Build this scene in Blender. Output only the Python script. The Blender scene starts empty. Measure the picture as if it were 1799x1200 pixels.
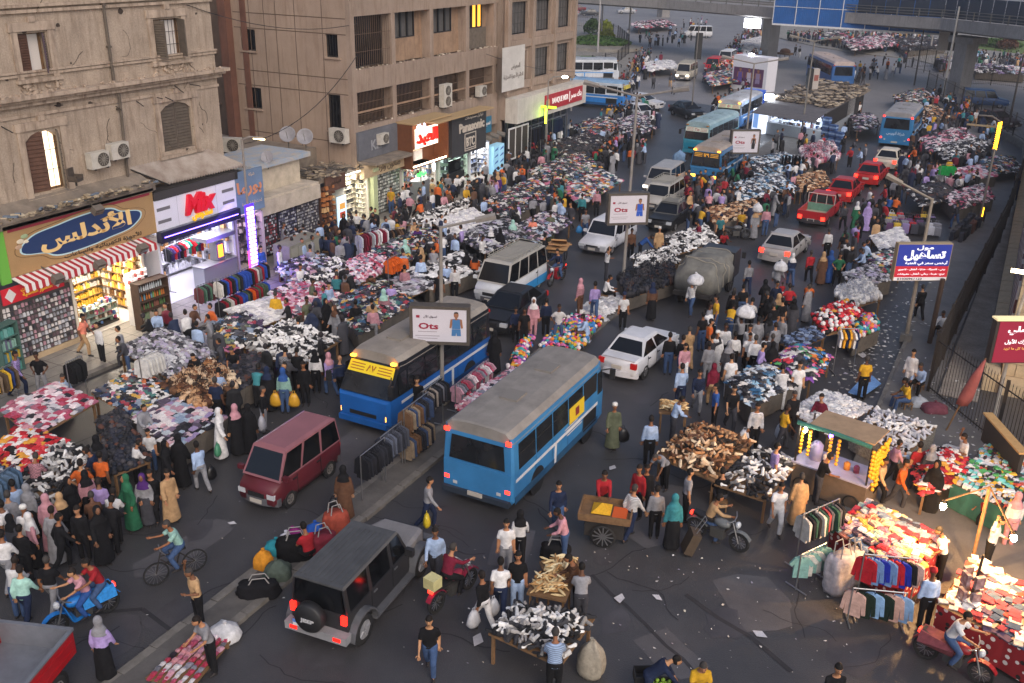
import bpy, bmesh, math, random
import numpy as np
from mathutils import Vector, Matrix
random.seed(7)
R=math.radians
scene=bpy.context.scene
C=scene.collection
# camera (world: +Y runs along the street, +X to its right, metres)
CAM_F, CAM_PITCH, CAM_ROLL, CAM_H=1707.0, R(22.6), R(1.16), 15.8
SD=Vector((0.46,0.888)).normalized()
fwd=Vector((-SD[0]*math.cos(CAM_PITCH),SD[1]*math.cos(CAM_PITCH),-math.sin(CAM_PITCH)))
rt0=Vector((SD[1],SD[0],0));up0=rt0.cross(fwd)
rt=math.cos(CAM_ROLL)*rt0+math.sin(CAM_ROLL)*up0
up=-math.sin(CAM_ROLL)*rt0+math.cos(CAM_ROLL)*up0
cam_data=bpy.data.cameras.new('camera')
cam_data.sensor_width=36.0;cam_data.lens=CAM_F/1799*36
cam_data.clip_start=0.2;cam_data.clip_end=2000
cam=bpy.data.objects.new('camera',cam_data);C.objects.link(cam)
cam.matrix_world=Matrix(((rt.x,up.x,-fwd.x,0),(rt.y,up.y,-fwd.y,0),(rt.z,up.z,-fwd.z,CAM_H),(0,0,0,1)))
scene.camera=cam
# dusk light: soft sky and a weak, very soft sun
SUN_EL, SUN_AZ=R(38), R(-42)
world=bpy.data.worlds.new('World');scene.world=world;world.use_nodes=True
nt=world.node_tree
bg=nt.nodes['Background'];sky=nt.nodes.new('ShaderNodeTexSky')
sky.sky_type='NISHITA';sky.sun_disc=False
sky.sun_elevation=SUN_EL;sky.sun_rotation=math.pi/2-SUN_AZ
sky.air_density=0.8;sky.dust_density=3.5;sky.ozone_density=0.6
nt.links.new(sky.outputs[0],bg.inputs[0]);bg.inputs[1].default_value=0.14
sun_d=bpy.data.lights.new('sun','SUN');sun_d.energy=0.5;sun_d.angle=R(45);sun_d.color=(1.0,0.97,0.95)
sun=bpy.data.objects.new('sun',sun_d);C.objects.link(sun)
sdir=Vector((math.cos(SUN_EL)*math.cos(SUN_AZ),math.cos(SUN_EL)*math.sin(SUN_AZ),math.sin(SUN_EL)))
sun.rotation_euler=sdir.to_track_quat('Z','Y').to_euler();sun.location=(0,0,60)
scene.view_settings.view_transform='Standard';scene.view_settings.look='None'
scene.view_settings.gamma=1.0;scene.view_settings.use_curve_mapping=False
scene.view_settings.exposure=0.4
scene.render.engine='CYCLES'
cy=scene.cycles
cy.use_denoising=True
try:cy.denoiser='OPENIMAGEDENOISE'
except Exception:pass
cy.max_bounces=5;cy.diffuse_bounces=3;cy.glossy_bounces=2;cy.transmission_bounces=2;cy.transparent_max_bounces=4
cy.caustics_reflective=False;cy.caustics_refractive=False;cy.sample_clamp_indirect=4
# where things stand (measured on the photograph, turned into ground positions)
def ray(px,py):
 return fwd+rt*((px-899.5)/CAM_F)-up*((py-600)/CAM_F)
def at(px,py,z=0.0):
 r=ray(px,py);t=(z-CAM_H)/r.z
 return Vector((r.x*t,r.y*t,z))
def onx(px,py,X):
 r=ray(px,py);t=X/r.x
 return Vector((X,r.y*t,CAM_H+r.z*t))
def ony(px,py,Y):
 r=ray(px,py);t=Y/r.y
 return Vector((r.x*t,Y,CAM_H+r.z*t))
HEAD={'R':27.4,'BR':72,'B':117.4,'BL':162,'L':207.4,'FL':252,'F':297.4,'FR':342}
# colours and materials
def lin(c):
 return c/12.92 if c<=0.04045 else((c+0.055)/1.055)**2.4
def hx(h,k=1.0):
 h=h.lstrip('#')
 return tuple(lin(int(h[i:i+2],16)/255)*k for i in(0,2,4))+(1.0, )
MATS={}
def mat(name,col=None,rough=0.8,nscale=0.0,namt=0.0,col2=None,bump=0.0,bscale=None,metal=0.0,spec=0.5,emit=0.0,src='rgb',alpha=None,detail=4,stain=None,speck=0.0):
 if name in MATS:return MATS[name]
 m=bpy.data.materials.new(name);m.use_nodes=True;MATS[name]=m
 t=m.node_tree;b=t.nodes['Principled BSDF']
 N=t.nodes.new;Lk=t.links.new
 if src=='obj':
  s=N('ShaderNodeObjectInfo');base=s.outputs['Color']
 elif src=='attr':
  s=N('ShaderNodeAttribute');s.attribute_name='Col';base=s.outputs['Color']
 else:
  s=N('ShaderNodeRGB');s.outputs[0].default_value=col;base=s.outputs[0]
 tc=N('ShaderNodeTexCoord')
 if nscale:
  n=N('ShaderNodeTexNoise');n.inputs['Scale'].default_value=nscale;n.inputs['Detail'].default_value=detail;n.inputs['Roughness'].default_value=0.65
  Lk(tc.outputs['Object'],n.inputs['Vector'])
  rmp=N('ShaderNodeMapRange');rmp.inputs['From Min'].default_value=0.3;rmp.inputs['From Max'].default_value=0.7
  Lk(n.outputs['Fac'],rmp.inputs['Value'])
  mx=N('ShaderNodeMix');mx.data_type='RGBA'
  if col2 is not None:
   Lk(rmp.outputs[0],mx.inputs['Factor']);Lk(base,mx.inputs['A']);mx.inputs['B'].default_value=col2
  else:
   mx.blend_type='MULTIPLY';mx.inputs['Factor'].default_value=1.0;Lk(base,mx.inputs['A'])
   r2=N('ShaderNodeMapRange');r2.inputs['From Min'].default_value=0.25;r2.inputs['From Max'].default_value=0.75
   r2.inputs['To Min'].default_value=1-namt;r2.inputs['To Max'].default_value=1+namt*0.6
   Lk(n.outputs['Fac'],r2.inputs['Value']);Lk(r2.outputs[0],mx.inputs['B'])
  base=mx.outputs['Result']
 if speck:
  n4=N('ShaderNodeTexNoise');n4.inputs['Scale'].default_value=speck;n4.inputs['Detail'].default_value=3
  Lk(tc.outputs['Object'],n4.inputs['Vector'])
  r4=N('ShaderNodeMapRange');r4.inputs['From Min'].default_value=0.3;r4.inputs['From Max'].default_value=0.7;r4.inputs['To Min'].default_value=.85;r4.inputs['To Max'].default_value=1.14
  Lk(n4.outputs['Fac'],r4.inputs['Value']);m4=N('ShaderNodeMix');m4.data_type='RGBA';m4.blend_type='MULTIPLY';m4.inputs['Factor'].default_value=1
  Lk(base,m4.inputs['A']);Lk(r4.outputs[0],m4.inputs['B']);base=m4.outputs['Result']
 if stain is not None:
  mp=N('ShaderNodeMapping');mp.inputs['Scale'].default_value=(3.4,3.4,0.42)
  Lk(tc.outputs['Object'],mp.inputs['Vector'])
  n3=N('ShaderNodeTexNoise');n3.inputs['Scale'].default_value=1.3;n3.inputs['Detail'].default_value=7;n3.inputs['Roughness'].default_value=0.7
  Lk(mp.outputs[0],n3.inputs['Vector'])
  r3=N('ShaderNodeMapRange');r3.inputs['From Min'].default_value=0.48;r3.inputs['From Max'].default_value=0.72;r3.inputs['To Max'].default_value=stain[1]
  Lk(n3.outputs['Fac'],r3.inputs['Value'])
  m3=N('ShaderNodeMix');m3.data_type='RGBA'
  Lk(r3.outputs[0],m3.inputs['Factor']);Lk(base,m3.inputs['A']);m3.inputs['B'].default_value=stain[0]
  base=m3.outputs['Result']
 Lk(base,b.inputs['Base Color'])
 b.inputs['Roughness'].default_value=rough;b.inputs['Metallic'].default_value=metal
 b.inputs['Specular IOR Level'].default_value=spec
 if emit:
  Lk(base,b.inputs['Emission Color']);b.inputs['Emission Strength'].default_value=emit
 if bump:
  n2=N('ShaderNodeTexNoise');n2.inputs['Scale'].default_value=bscale or nscale*3;n2.inputs['Detail'].default_value=6
  Lk(tc.outputs['Object'],n2.inputs['Vector'])
  bp=N('ShaderNodeBump');bp.inputs['Strength'].default_value=bump;bp.inputs['Distance'].default_value=0.03
  Lk(n2.outputs['Fac'],bp.inputs['Height']);Lk(bp.outputs[0],b.inputs['Normal'])
 if alpha is not None:
  b.inputs['Alpha'].default_value=alpha
 return m
def paint(h,rough=0.35,**k):
 return mat('paint_'+h,hx(h),rough,**k)
def glow(h,e):
 return mat('glow_%s_%g'%(h,e),hx(h),0.5,emit=e)
CLOTH=mat('cloth',src='obj',rough=0.9,nscale=6,namt=0.35,bump=0.7,bscale=9,spec=0.2)
FLATC=mat('dyed',src='obj',rough=0.8,nscale=5,namt=0.2,spec=0.3)
GOODS=mat('goods',src='attr',rough=0.75,nscale=9,namt=0.2,spec=0.35)
PLASTIC=mat('wrapped',src='obj',rough=0.35,nscale=9,namt=0.2,spec=0.5)
CARP=mat('car_paint',src='obj',rough=0.4,nscale=1.1,namt=0.22,spec=0.45,detail=8)
GLASS=mat('dark_glass',hx('0e1013'),0.12,spec=0.6,nscale=2,namt=0.3)
RUBBER=mat('rubber',hx('1b1b1c'),0.85)
CHROME=mat('alloy',hx('9a9a9c'),0.35,metal=0.8)
BLACK=mat('black_trim',hx('1c1c1e'),0.6)
STEEL=mat('steel',hx('6b6862'),0.55,nscale=6,namt=0.3,metal=0.3)
DARKM=mat('dark_iron',hx('2a2522'),0.7,nscale=8,namt=0.3)
WOOD=mat('wood',hx('7a5c3e'),0.8,nscale=6,namt=0.4)
WHITE=mat('white_paint',hx('d8d6d4'),0.6,nscale=4,namt=0.12)
SKINM=mat('skin',src='obj',rough=0.6,spec=0.3)
# mesh helpers
class MB:
 def __init__(s):s.v=[];s.f=[];s.mi=[];s.c=[]
 def add(s,vs,fs,mi=0,col=None):
  o=len(s.v);s.v.extend([tuple(p)for p in vs])
  for q in fs:s.f.append(tuple(i+o for i in q));s.mi.append(mi);s.c.append(col)
  return s
 def box(s,c,d,rz=0.0,mi=0,col=None,top=1.0,M=None):
  x, y, z=d[0]/2, d[1]/2, d[2]/2
  vs=[Vector((sx*x*(top if sz>0 else 1),sy*y*(top if sz>0 else 1),sz*z))for sz in(-1,1)for sx,sy in((-1,-1),(1,-1),(1,1),(-1,1))]
  T=Matrix.Translation(c)@(M if M is not None else Matrix.Rotation(rz,4,'Z'))
  return s.add([T@p for p in vs],[(3,2,1,0),(4,5,6,7),(0,1,5,4),(1,2,6,5),(2,3,7,6),(3,0,4,7)],mi,col)
 def span(s,a,b,mi=0,col=None):
  return s.box([(a[i]+b[i])/2 for i in range(3)],[abs(b[i]-a[i])for i in range(3)],0,mi,col)
 def tube(s,pts,r,n=8,mi=0,col=None,cap=True):
  pts=[Vector(p)for p in pts];rs=r if isinstance(r,(list,tuple))else[r]*len(pts)
  vs=[];fs=[];pa=None
  for i, p in enumerate(pts):
   t=(pts[min(i+1,len(pts)-1)]-pts[max(i-1,0)]).normalized()
   if pa is None:
    a=t.orthogonal().normalized()
   else:
    a=(pa-t*pa.dot(t)).normalized()
   pa=a;b=t.cross(a)
   for k in range(n):
    an=2*math.pi*k/n
    vs.append(p+(a*math.cos(an)+b*math.sin(an))*rs[i])
  for i in range(len(pts)-1):
   for k in range(n):
    fs.append((i*n+k,i*n+(k+1)%n,(i+1)*n+(k+1)%n,(i+1)*n+k))
  if cap:
   fs.append(tuple(reversed(range(n))));fs.append(tuple((len(pts)-1)*n+k for k in range(n)))
  return s.add(vs,fs,mi,col)
 def lathe(s,prof,c=(0,0,0),n=16,axis='Z',mi=0,col=None):
  ring=len(prof)>2 and prof[0][0]==prof[-1][0]>.15
  if ring:prof=list(prof)+[prof[0]]
  vs=[];fs=[]
  for(r,z)in prof:
   for k in range(n):
    a=2*math.pi*k/n;x, y=r*math.cos(a), r*math.sin(a)
    p=(x,y,z)if axis=='Z' else((x,z,y)if axis=='Y' else(z,x,y))
    vs.append((p[0]+c[0],p[1]+c[1],p[2]+c[2]))
  for i in range(len(prof)-1):
   for k in range(n):
    fs.append((i*n+k,i*n+(k+1)%n,(i+1)*n+(k+1)%n,(i+1)*n+k))
  if not ring:fs.append(tuple(reversed(range(n))));fs.append(tuple((len(prof)-1)*n+k for k in range(n)))
  return s.add(vs,fs,mi,col)
 def loft(s,rings,mi=0,col=None,cap=True):
  n=len(rings[0]);vs=[p for r in rings for p in r];fs=[]
  for i in range(len(rings)-1):
   for k in range(n):
    fs.append((i*n+k,i*n+(k+1)%n,(i+1)*n+(k+1)%n,(i+1)*n+k))
  if cap:
   fs.append(tuple(reversed(range(n))));fs.append(tuple((len(rings)-1)*n+k for k in range(n)))
  return s.add(vs,fs,mi,col)
 def prism(s,poly,z0,z1,mi=0,col=None):
  n=len(poly)
  vs=[(p[0],p[1],z0)for p in poly]+[(p[0],p[1],z1)for p in poly]
  fs=[tuple(reversed(range(n))),tuple(range(n,2*n))]+[(k,(k+1)%n,n+(k+1)%n,n+k)for k in range(n)]
  return s.add(vs,fs,mi,col)
 def slab(s,poly,d,th,mi=0,col=None):
  d=Vector(d).normalized()*th;n=len(poly)
  vs=[Vector(p)for p in poly]+[Vector(p)+d for p in poly]
  fs=[tuple(reversed(range(n))),tuple(range(n,2*n))]+[(k,(k+1)%n,n+(k+1)%n,n+k)for k in range(n)]
  return s.add(vs,fs,mi,col)
 def ell(s,c,r,n=10,m=6,mi=0,col=None):
  pr=[]
  vs=[];fs=[]
  for i in range(m+1):
   th=math.pi*(0.04+0.92*i/m)
   for k in range(n):
    a=2*math.pi*k/n
    vs.append((c[0]+r[0]*math.sin(th)*math.cos(a),c[1]+r[1]*math.sin(th)*math.sin(a),c[2]-r[2]*math.cos(th)))
  for i in range(m):
   for k in range(n):
    fs.append((i*n+k,i*n+(k+1)%n,(i+1)*n+(k+1)%n,(i+1)*n+k))
  fs.append(tuple(reversed(range(n))));fs.append(tuple(m*n+k for k in range(n)))
  return s.add(vs,fs,mi,col)
 def xf(s,M):
  s.v=[tuple(M@Vector(p))for p in s.v];return s
 def join(s,o,M=None,mi=None,col=None):
  vs=o.v if M is None else[M@Vector(p)for p in o.v]
  k=len(s.v);s.v.extend([tuple(p)for p in vs])
  for q, m_, c_ in zip(o.f,o.mi,o.c):
   s.f.append(tuple(i+k for i in q));s.mi.append(m_ if mi is None else mi);s.c.append(c_ if col is None else col)
  return s
 def mesh(s,name,mats,smooth=False,fix=True):
  me=bpy.data.meshes.new(name);me.from_pydata(s.v,[],s.f)
  for m in(mats if isinstance(mats,(list,tuple))else[mats]):me.materials.append(m)
  n=len(me.polygons)
  me.polygons.foreach_set('material_index',s.mi)
  if any(c is not None for c in s.c):
   at_=me.attributes.new('Col','FLOAT_COLOR','FACE')
   at_.data.foreach_set('color',[x for c in s.c for x in(c or(0.5,0.5,0.5,1))])
  if smooth:me.polygons.foreach_set('use_smooth',[True]*n)
  if fix:
   bm=bmesh.new();bm.from_mesh(me);bmesh.ops.recalc_face_normals(bm,faces=bm.faces);bm.to_mesh(me);bm.free()
  return me
 def build(s,name,mats,parent=None,smooth=False,loc=None,rz=0.0,color=None,fix=True):
  return inst(name,s.mesh(name,mats,smooth,fix),parent,loc,rz,color)
def inst(name,me,parent=None,loc=None,rz=0.0,color=None,sc=None):
 o=bpy.data.objects.new(name,me);C.objects.link(o)
 if parent is not None:o.parent=parent
 if loc is not None:o.location=loc
 if rz:o.rotation_euler=(0,0,rz)
 if color is not None:o.color=color
 if sc is not None:o.scale=(sc,sc,sc)if not isinstance(sc,(tuple,list))else sc
 return o
def tag(o,label=None,cat=None,group=None,kind=None):
 if label:o['label']=label
 if cat:o['category']=cat
 if group:o['group']=group
 if kind:o['kind']=kind
 return o
def thing(name,label,cat,loc=(0,0,0),rz=0.0,group=None,sc=None):
 o=bpy.data.objects.new(name,None);C.objects.link(o);o.empty_display_size=0.2
 o.location=loc;o.rotation_euler=(0,0,rz)
 if sc:o.scale=(sc,sc,sc)
 return tag(o,label,cat,group)
def copy_tree(o,parent=None):
 c=o.copy();C.objects.link(c)
 if parent is not None:c.parent=parent
 for ch in list(o.children):copy_tree(ch,c)
 return c
def struct(name,mb,m,label=None,smooth=False):
 o=mb.build(name,m,smooth=smooth);o['kind']='structure'
 if label:o['label']=label
 return o
 # lettering (Arabic is joined up by hand, the font draws the shapes)
AF={'ا':(0xFE8D,0xFE8E,0,0),'أ':(0xFE83,0xFE84,0,0),'إ':(0xFE87,0xFE88,0,0),'آ':(0xFE81,0xFE82,0,0),'ء':(0xFE80,0,0,0),'ؤ':(0xFE85,0xFE86,0,0),'ة':(0xFE93,0xFE94,0,0),'د':(0xFEA9,0xFEAA,0,0),'ذ':(0xFEAB,0xFEAC,0,0),'ر':(0xFEAD,0xFEAE,0,0),'ز':(0xFEAF,0xFEB0,0,0),'و':(0xFEED,0xFEEE,0,0),'ى':(0xFEEF,0xFEF0,0,0)}
for ch, b_ in zip('ئبتثجحخسشصضطظعغفقكلمنهي',[0xFE89,0xFE8F,0xFE95,0xFE99,0xFE9D,0xFEA1,0xFEA5,0xFEB1,0xFEB5,0xFEB9,0xFEBD,0xFEC1,0xFEC5,0xFEC9,0xFECD,0xFED1,0xFED5,0xFED9,0xFEDD,0xFEE1,0xFEE5,0xFEE9,0xFEF1]):
 AF[ch]=(b_,b_+1,b_+2,b_+3)
ALA={'ا':(0xFEFB,0xFEFC),'أ':(0xFEF7,0xFEF8),'إ':(0xFEF9,0xFEFA),'آ':(0xFEF5,0xFEF6)}
def ar(s):
 out=[];i=0;prev=False
 while i<len(s):
  ch=s[i]
  if ch not in AF:out.append(ch);prev=False;i+=1;continue
  if ch=='ل' and i+1<len(s)and s[i+1]in ALA:
   out.append(chr(ALA[s[i+1]][1 if prev else 0]));prev=False;i+=2;continue
  f=AF[ch];nx=i+1<len(s)and s[i+1]in AF and AF[s[i+1]][1]!=0
  j=nx and f[2]!=0
  out.append(chr(f[3]if(prev and j)else f[1]if prev and f[1]else f[2]if j else f[0]));prev=f[2]!=0;i+=1
 s2=''.join(reversed(out))
 return s2
TXT={}
def letters(s,m,parent,loc,rot,height=None,width=None,depth=0.02,bold=0.015,align='CENTER',shear=0.0):
 """Raised lettering as a mesh part; rot is the Euler turn of the text plane."""
 arab=any(ch in AF for ch in s)
 key=(s,bold)
 c=bpy.data.curves.new('lettering','FONT');c.body=ar(s)if arab else s
 c.resolution_u=2;c.size=1;c.extrude=0.02;c.offset=bold;c.shear=shear
 o=bpy.data.objects.new('lettering',c);C.objects.link(o)
 dg=bpy.context.evaluated_depsgraph_get()
 me=bpy.data.meshes.new_from_object(o.evaluated_get(dg))
 bpy.data.objects.remove(o);bpy.data.curves.remove(c)
 n=len(me.vertices);co=np.empty(n*3);me.vertices.foreach_get('co',co);co=co.reshape(-1,3)
 lo, hi=co.min(0), co.max(0)
 sx=sy=1.0
 if height:sy=sx=height/(hi[1]-lo[1])
 if width:
  sx=width/(hi[0]-lo[0])
  if not height:sy=sx
 co=(co-(lo+hi)/2)*np.array([sx,sy,depth/0.04])
 me.vertices.foreach_set('co',co.ravel());me.update()
 me.materials.clear();me.materials.append(m)
 ob=bpy.data.objects.new('lettering',me);C.objects.link(ob);ob.parent=parent
 ob.location=loc;ob.rotation_euler=rot
 return ob
FACE_PX=(R(90),0,R(90))
FACE_NY=(R(90),0,0)
# the setting
ASPH=mat('asphalt',hx('424143'),0.46,nscale=0.35,namt=0.45,bump=0.5,bscale=30,spec=0.55,detail=12,speck=34)
PAVE=mat('pavement_slabs',hx('87827a'),0.75,nscale=1.2,namt=0.35,bump=0.3,bscale=12,detail=8)
PAVD=mat('small_grey_paving',hx('6a6765'),0.75,nscale=0.8,namt=0.35,bump=0.5,bscale=18,detail=8)
KERB=mat('kerb_concrete',hx('6d6964'),0.85,nscale=3,namt=0.4,bump=0.3)
CONC=mat('flyover_concrete',hx('8b8785'),0.85,nscale=0.6,namt=0.25,bump=0.3,bscale=8,stain=(hx('5c5853'),0.5))
PLAS=mat('old_plaster',hx('a99989'),0.92,nscale=0.9,namt=0.3,bump=0.6,bscale=6,speck=16,stain=(hx('6b5848'),0.6),detail=10,spec=0.2)
PLAT=mat('old_plaster_trim',hx('b2a08f'),0.92,nscale=1.6,namt=0.35,bump=0.5,bscale=9,stain=(hx('5c4a3c'),0.8),detail=10,spec=0.2)
OFFI=mat('ochre_render',hx('9b897b'),0.9,nscale=0.7,namt=0.22,bump=0.25,bscale=10,stain=(hx('77614f'),0.7),detail=10,spec=0.2)
OFFS=mat('brown_render_panels',hx('a08c7c'),0.9,nscale=0.5,namt=0.2,bump=0.2,bscale=12,stain=(hx('7d6653'),0.55),detail=10,spec=0.2)
DUST=mat('dusty_roof',hx('84786b'),0.95,nscale=1.5,namt=0.5,bump=0.8,bscale=6,detail=10)
DARKW=mat('dark_shopfront',hx('2b2725'),0.7,nscale=2,namt=0.4)
BRN=mat('brown_wood_shutter',hx('5f4336'),0.8,nscale=4,namt=0.35)
GRS=mat('grey_louvre_shutter',hx('5f554b'),0.85,nscale=4,namt=0.3)
LAWN=mat('lawn_grass',hx('5c7036'),0.95,nscale=0.35,namt=0.4,bump=0.6,bscale=9)
STONE=mat('tan_stone',hx('c2aa88'),0.85,nscale=1.5,namt=0.25,bump=0.4,bscale=8)
mb=MB();mb.add([(-420,-120,0),(420,-120,0),(420,620,0),(-420,620,0)],[(0,1,2,3)])
struct('road',mb,ASPH)
SQ=mat('asphalt_sky_sheen',hx('7b7776'),0.6,nscale=0.15,namt=0.3,bump=0.3,bscale=6,spec=0.5,detail=10)  # paler asphalt: sky sheen and distance haze painted into the colour
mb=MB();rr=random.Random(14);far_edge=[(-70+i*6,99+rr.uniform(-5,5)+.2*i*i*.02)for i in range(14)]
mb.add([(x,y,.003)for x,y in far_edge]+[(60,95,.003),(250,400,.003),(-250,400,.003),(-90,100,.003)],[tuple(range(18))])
struct('far_square_sheen_sheet',mb,SQ)
PATCH=mat('asphalt_patch',hx('545254'),0.55,nscale=.5,namt=.45,speck=34);mb=MB()
for px, py, w, l, a in[(1160,900,1.2,3.5,8),(330,960,1.0,3.0,-5),(1330,1060,1.6,2.4,40),(1000,740,.9,4.0,3),(620,780,1.2,3.2,4),(1180,1150,1.0,1.8,60),(1250,470,1.0,5,2),(900,960,1.1,2.0,15)]:
 c=at(px,py);q=[(u*w/2*rr.uniform(.8,1.1),v*l/2*rr.uniform(.8,1.1))for u,v in((-1,-1),(0,-1.1),(1,-1),(1.1,0),(1,1),(0,1.05),(-1,1),(-1.05,0))];ca, sa=math.cos(R(a)), math.sin(R(a))
 mb.add([(c.x+u*ca-v*sa,c.y+u*sa+v*ca,.005)for u,v in q],[tuple(range(8))])
struct('road_patch',mb,PATCH)
TAR=mat('tar_seam',hx('2e2d30'),0.7,nscale=2,namt=0.4)
mb=MB()
def strip(mb,pts,w,z):
 z+=.004
 for a, b in zip(pts[:-1],pts[1:]):
  a=Vector(a);b=Vector(b);t=(b-a).normalized();n=Vector((-t.y,t.x,0))*w/2
  mb.add([a+n+Vector((0,0,z)),a-n+Vector((0,0,z)),b-n+Vector((0,0,z)),b+n+Vector((0,0,z))],[(0,1,2,3)])
strip(mb,[at(1040,1010),at(1075,1045),at(1098,1062),at(1135,1098),at(1170,1135),at(1200,1158),at(1245,1210)],0.10,0.004)
strip(mb,[at(1205,1045),at(1260,1085),at(1320,1120),at(1390,1180)],0.13,0.004)
strip(mb,[at(130,1080),at(250,1070),at(330,1130)],0.12,0.004)
rr=random.Random(40)
for i in range(46):
 p=at(rr.uniform(150,1500),rr.uniform(560,1190));a=rr.uniform(0,6.3);q=[p]
 for k in range(rr.randrange(5,12)):a+=rr.uniform(-.6,.6);q.append(q[-1]+Vector((math.cos(a),math.sin(a),0))*rr.uniform(.15,.4))
 strip(mb,q,rr.uniform(.015,.04),.0045)
struct('road_seam',mb,TAR)
mb=MB()
for px, py, r in[(1080,1090,.5),(1270,1095,.6),(300,1080,.7),(1420,1090,.7),(1060,980,.4),(560,1150,.7),(640,830,.5),(1220,560,.6),(350,930,.5),(950,830,.5),(1500,1150,.8),(1130,700,.5),(200,1120,.8)]:
 c=at(px,py,0.006);k=11
 mb.add([(c.x+r*random.uniform(.55,1.1)*math.cos(2*math.pi*i/k),c.y+1.3*r*random.uniform(.55,1.1)*math.sin(2*math.pi*i/k),.006)for i in range(k)],[tuple(range(k))])
struct('road_stain',mb,mat('oil_stain',hx('454346'),0.45,nscale=.8,namt=0.4,speck=34))
mb=MB();mb.span((-45,-20,0),(-29.95,64,0.13));struct('pavement',mb,PAVE)
mb=MB()
for i in range(34):
 mb.span((-33,14+i*1.2,.13),(-29.96,14.025+i*1.2,.1335))
for X in(-32.2,-31.4,-30.7):mb.span((X,14,.13),(X+.02,54,.1325))
struct('pavement_joint',mb,mat('joint_dirt',hx('4c4742'),0.9))
kerb=thing('kerb','grey kerb stones along the left pavement','kerb',(-29.8,20,0));kerb['kind']='structure';del kerb['category']
kb=MB().box((0,0,.07),(.3,.98,.15)).mesh('kerb_stone',KERB)
for i in range(44):inst('kerb_stone',kb,kerb,(random.uniform(-.015,.015),-8+i*1.0,random.uniform(-.012,.008)))
med=MB();med.prism([(-15.8,3),(-15.0,3),(-15.0,50),(-15.2,60),(-16.2,92),(-19.4,92),(-18.6,66),(-17.0,50),(-15.8,46)],0,.11)
struct('median_strip',med,mat('median_concrete',hx('5a5755'),0.85,nscale=1.4,namt=0.4,bump=0.4,detail=8))
k2=thing('median_kerb','worn kerb stones edging the median','kerb',(-14.88,4,0));k2['kind']='structure';del k2['category']
for i in range(46):inst('kerb_stone',kb,k2,(random.uniform(-.02,.02),i*1.0,random.uniform(-.03,.0)),0,sc=(.8,1,.95))
for i in range(46):inst('kerb_stone',kb,k2,(-1.0+random.uniform(-.02,.02),i*1.0,random.uniform(-.03,.0)),0,sc=(.8,1,.95))
mb=MB();mb.prism([(-2.75,24),(5,24),(5,33),(1.3,33.5),(-1.1,37),(.25,74),(.5,84),(-7.6,118),(-10,121),(-4.2,96),(-2.6,70)],0,.10)
struct('right_pavement',mb,PAVD)
mb=MB();mb.prism([(-.98,37.3),(.4,37.3),(.6,84),(.33,84),(.2,74)],0,.03);struct('side_lane',mb,mat('dusty_lane',hx('8d857d'),.9,nscale=1,namt=.35,speck=12))
mb=MB();mb.prism([(-2.9,24),(-2.75,24),(-2.6,70),(-4.2,96),(-10,121),(-10.2,121),(-4.4,96),(-2.76,70)],0,.125);struct('right_kerb',mb,KERB)
far=[at(x,y)for x,y in[(1362,66),(1440,84),(1530,97),(1600,104),(1640,114),(1799,142),(1860,120),(1860,60),(1365,40)]]
mb=MB();mb.prism([(p.x,p.y)for p in far],0,.12);struct('far_pavement',mb,PAVE)
isl=[at(x,y)for x,y in[(1140,118),(1100,135),(1080,150),(960,165),(850,150),(860,60),(990,30),(1095,66),(1108,84),(1110,100)]]
mb=MB();mb.prism([(p.x,p.y)for p in isl],0,.12);struct('traffic_island',mb,PAVE)
lw=[at(x,y)for x,y in[(960,100),(1040,100),(1085,108),(1060,116),(985,120),(930,118)]]
mb=MB();mb.prism([(p.x,p.y)for p in lw],.1,.16)
lw=[at(x,y)for x,y in[(1640,70),(1700,66),(1870,76),(1870,104),(1760,92),(1690,84)]]
mb.prism([(p.x,p.y)for p in lw],.1,.18)
struct('lawn',mb,LAWN)
def local(mb,name,m,root,smooth=False,color=None):
 o=mb.build(name,m,root,smooth,color=color);o.location=-root.location;return o
def hedge(label,px,py,w,d,h,col,n,seed):
 rr=random.Random(seed);c=at(px,py)
 t=thing('hedge',label,'hedge',c)
 m=mat('leaf_'+col,hx(col),0.85,nscale=2,namt=0.5)
 body=MB()
 for i in range(n):
  u, v, q=rr.uniform(-1,1), rr.uniform(-1,1), rr.random()
  if u*u+v*v>1:continue
  top=h*(1-.5*(u*u+v*v));z=top*(q**.4);s=rr.uniform(.12,.3)
  a=Vector((rr.uniform(-1,1),rr.uniform(-1,1),rr.uniform(-.2,1))).normalized();b=a.orthogonal().normalized();e=a.cross(b)
  p=Vector((u*w/2,v*d/2,z+.15))
  body.add([p+b*s,p+e*s*.7,p-b*s,p-e*s*.7],[(0,1,2,3)])
 f=body.build('leaves',m,t,fix=False);f['kind']='stuff'
 MB().tube([(0,0,0),(0,0,h*.6)],[.12,.05]).build('stem',WOOD,t)
hedge('low trimmed green hedge filling the round flower bed',1050,82,11,9,1.5,'3c5c22',3800,1)
hedge('upright dark green bush behind the round flower bed',1040,61,3,3,2.6,'35521f',900,2)
hedge('yellow green bush in the middle of the flower bed',1066,76,2.4,2.4,2.2,'87902a',800,3)
hedge('yellow green bush at the back of the flower bed',1064,62,2.4,2.4,2.5,'7f8a2c',800,4)
hedge('green bushes on the lawn beyond the flyover pier',1745,84,9,4,1.4,'3f5c24',1600,5)
hedge('red brown shrub on the lawn beyond the flyover pier',1768,88,3.4,3,1.8,'5a3b2a',900,6)
mb=MB();c=at(1052,86)
k=40;ri=[(c.x+6.6*math.cos(2*math.pi*i/k),c.y+5.6*math.sin(2*math.pi*i/k))for i in range(k)]
mb.prism(ri,.1,.55);b=mb.build('flower_bed_wall',PAVE);tag(b,'low round kerb wall around the planted traffic island','flower bed')
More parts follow.
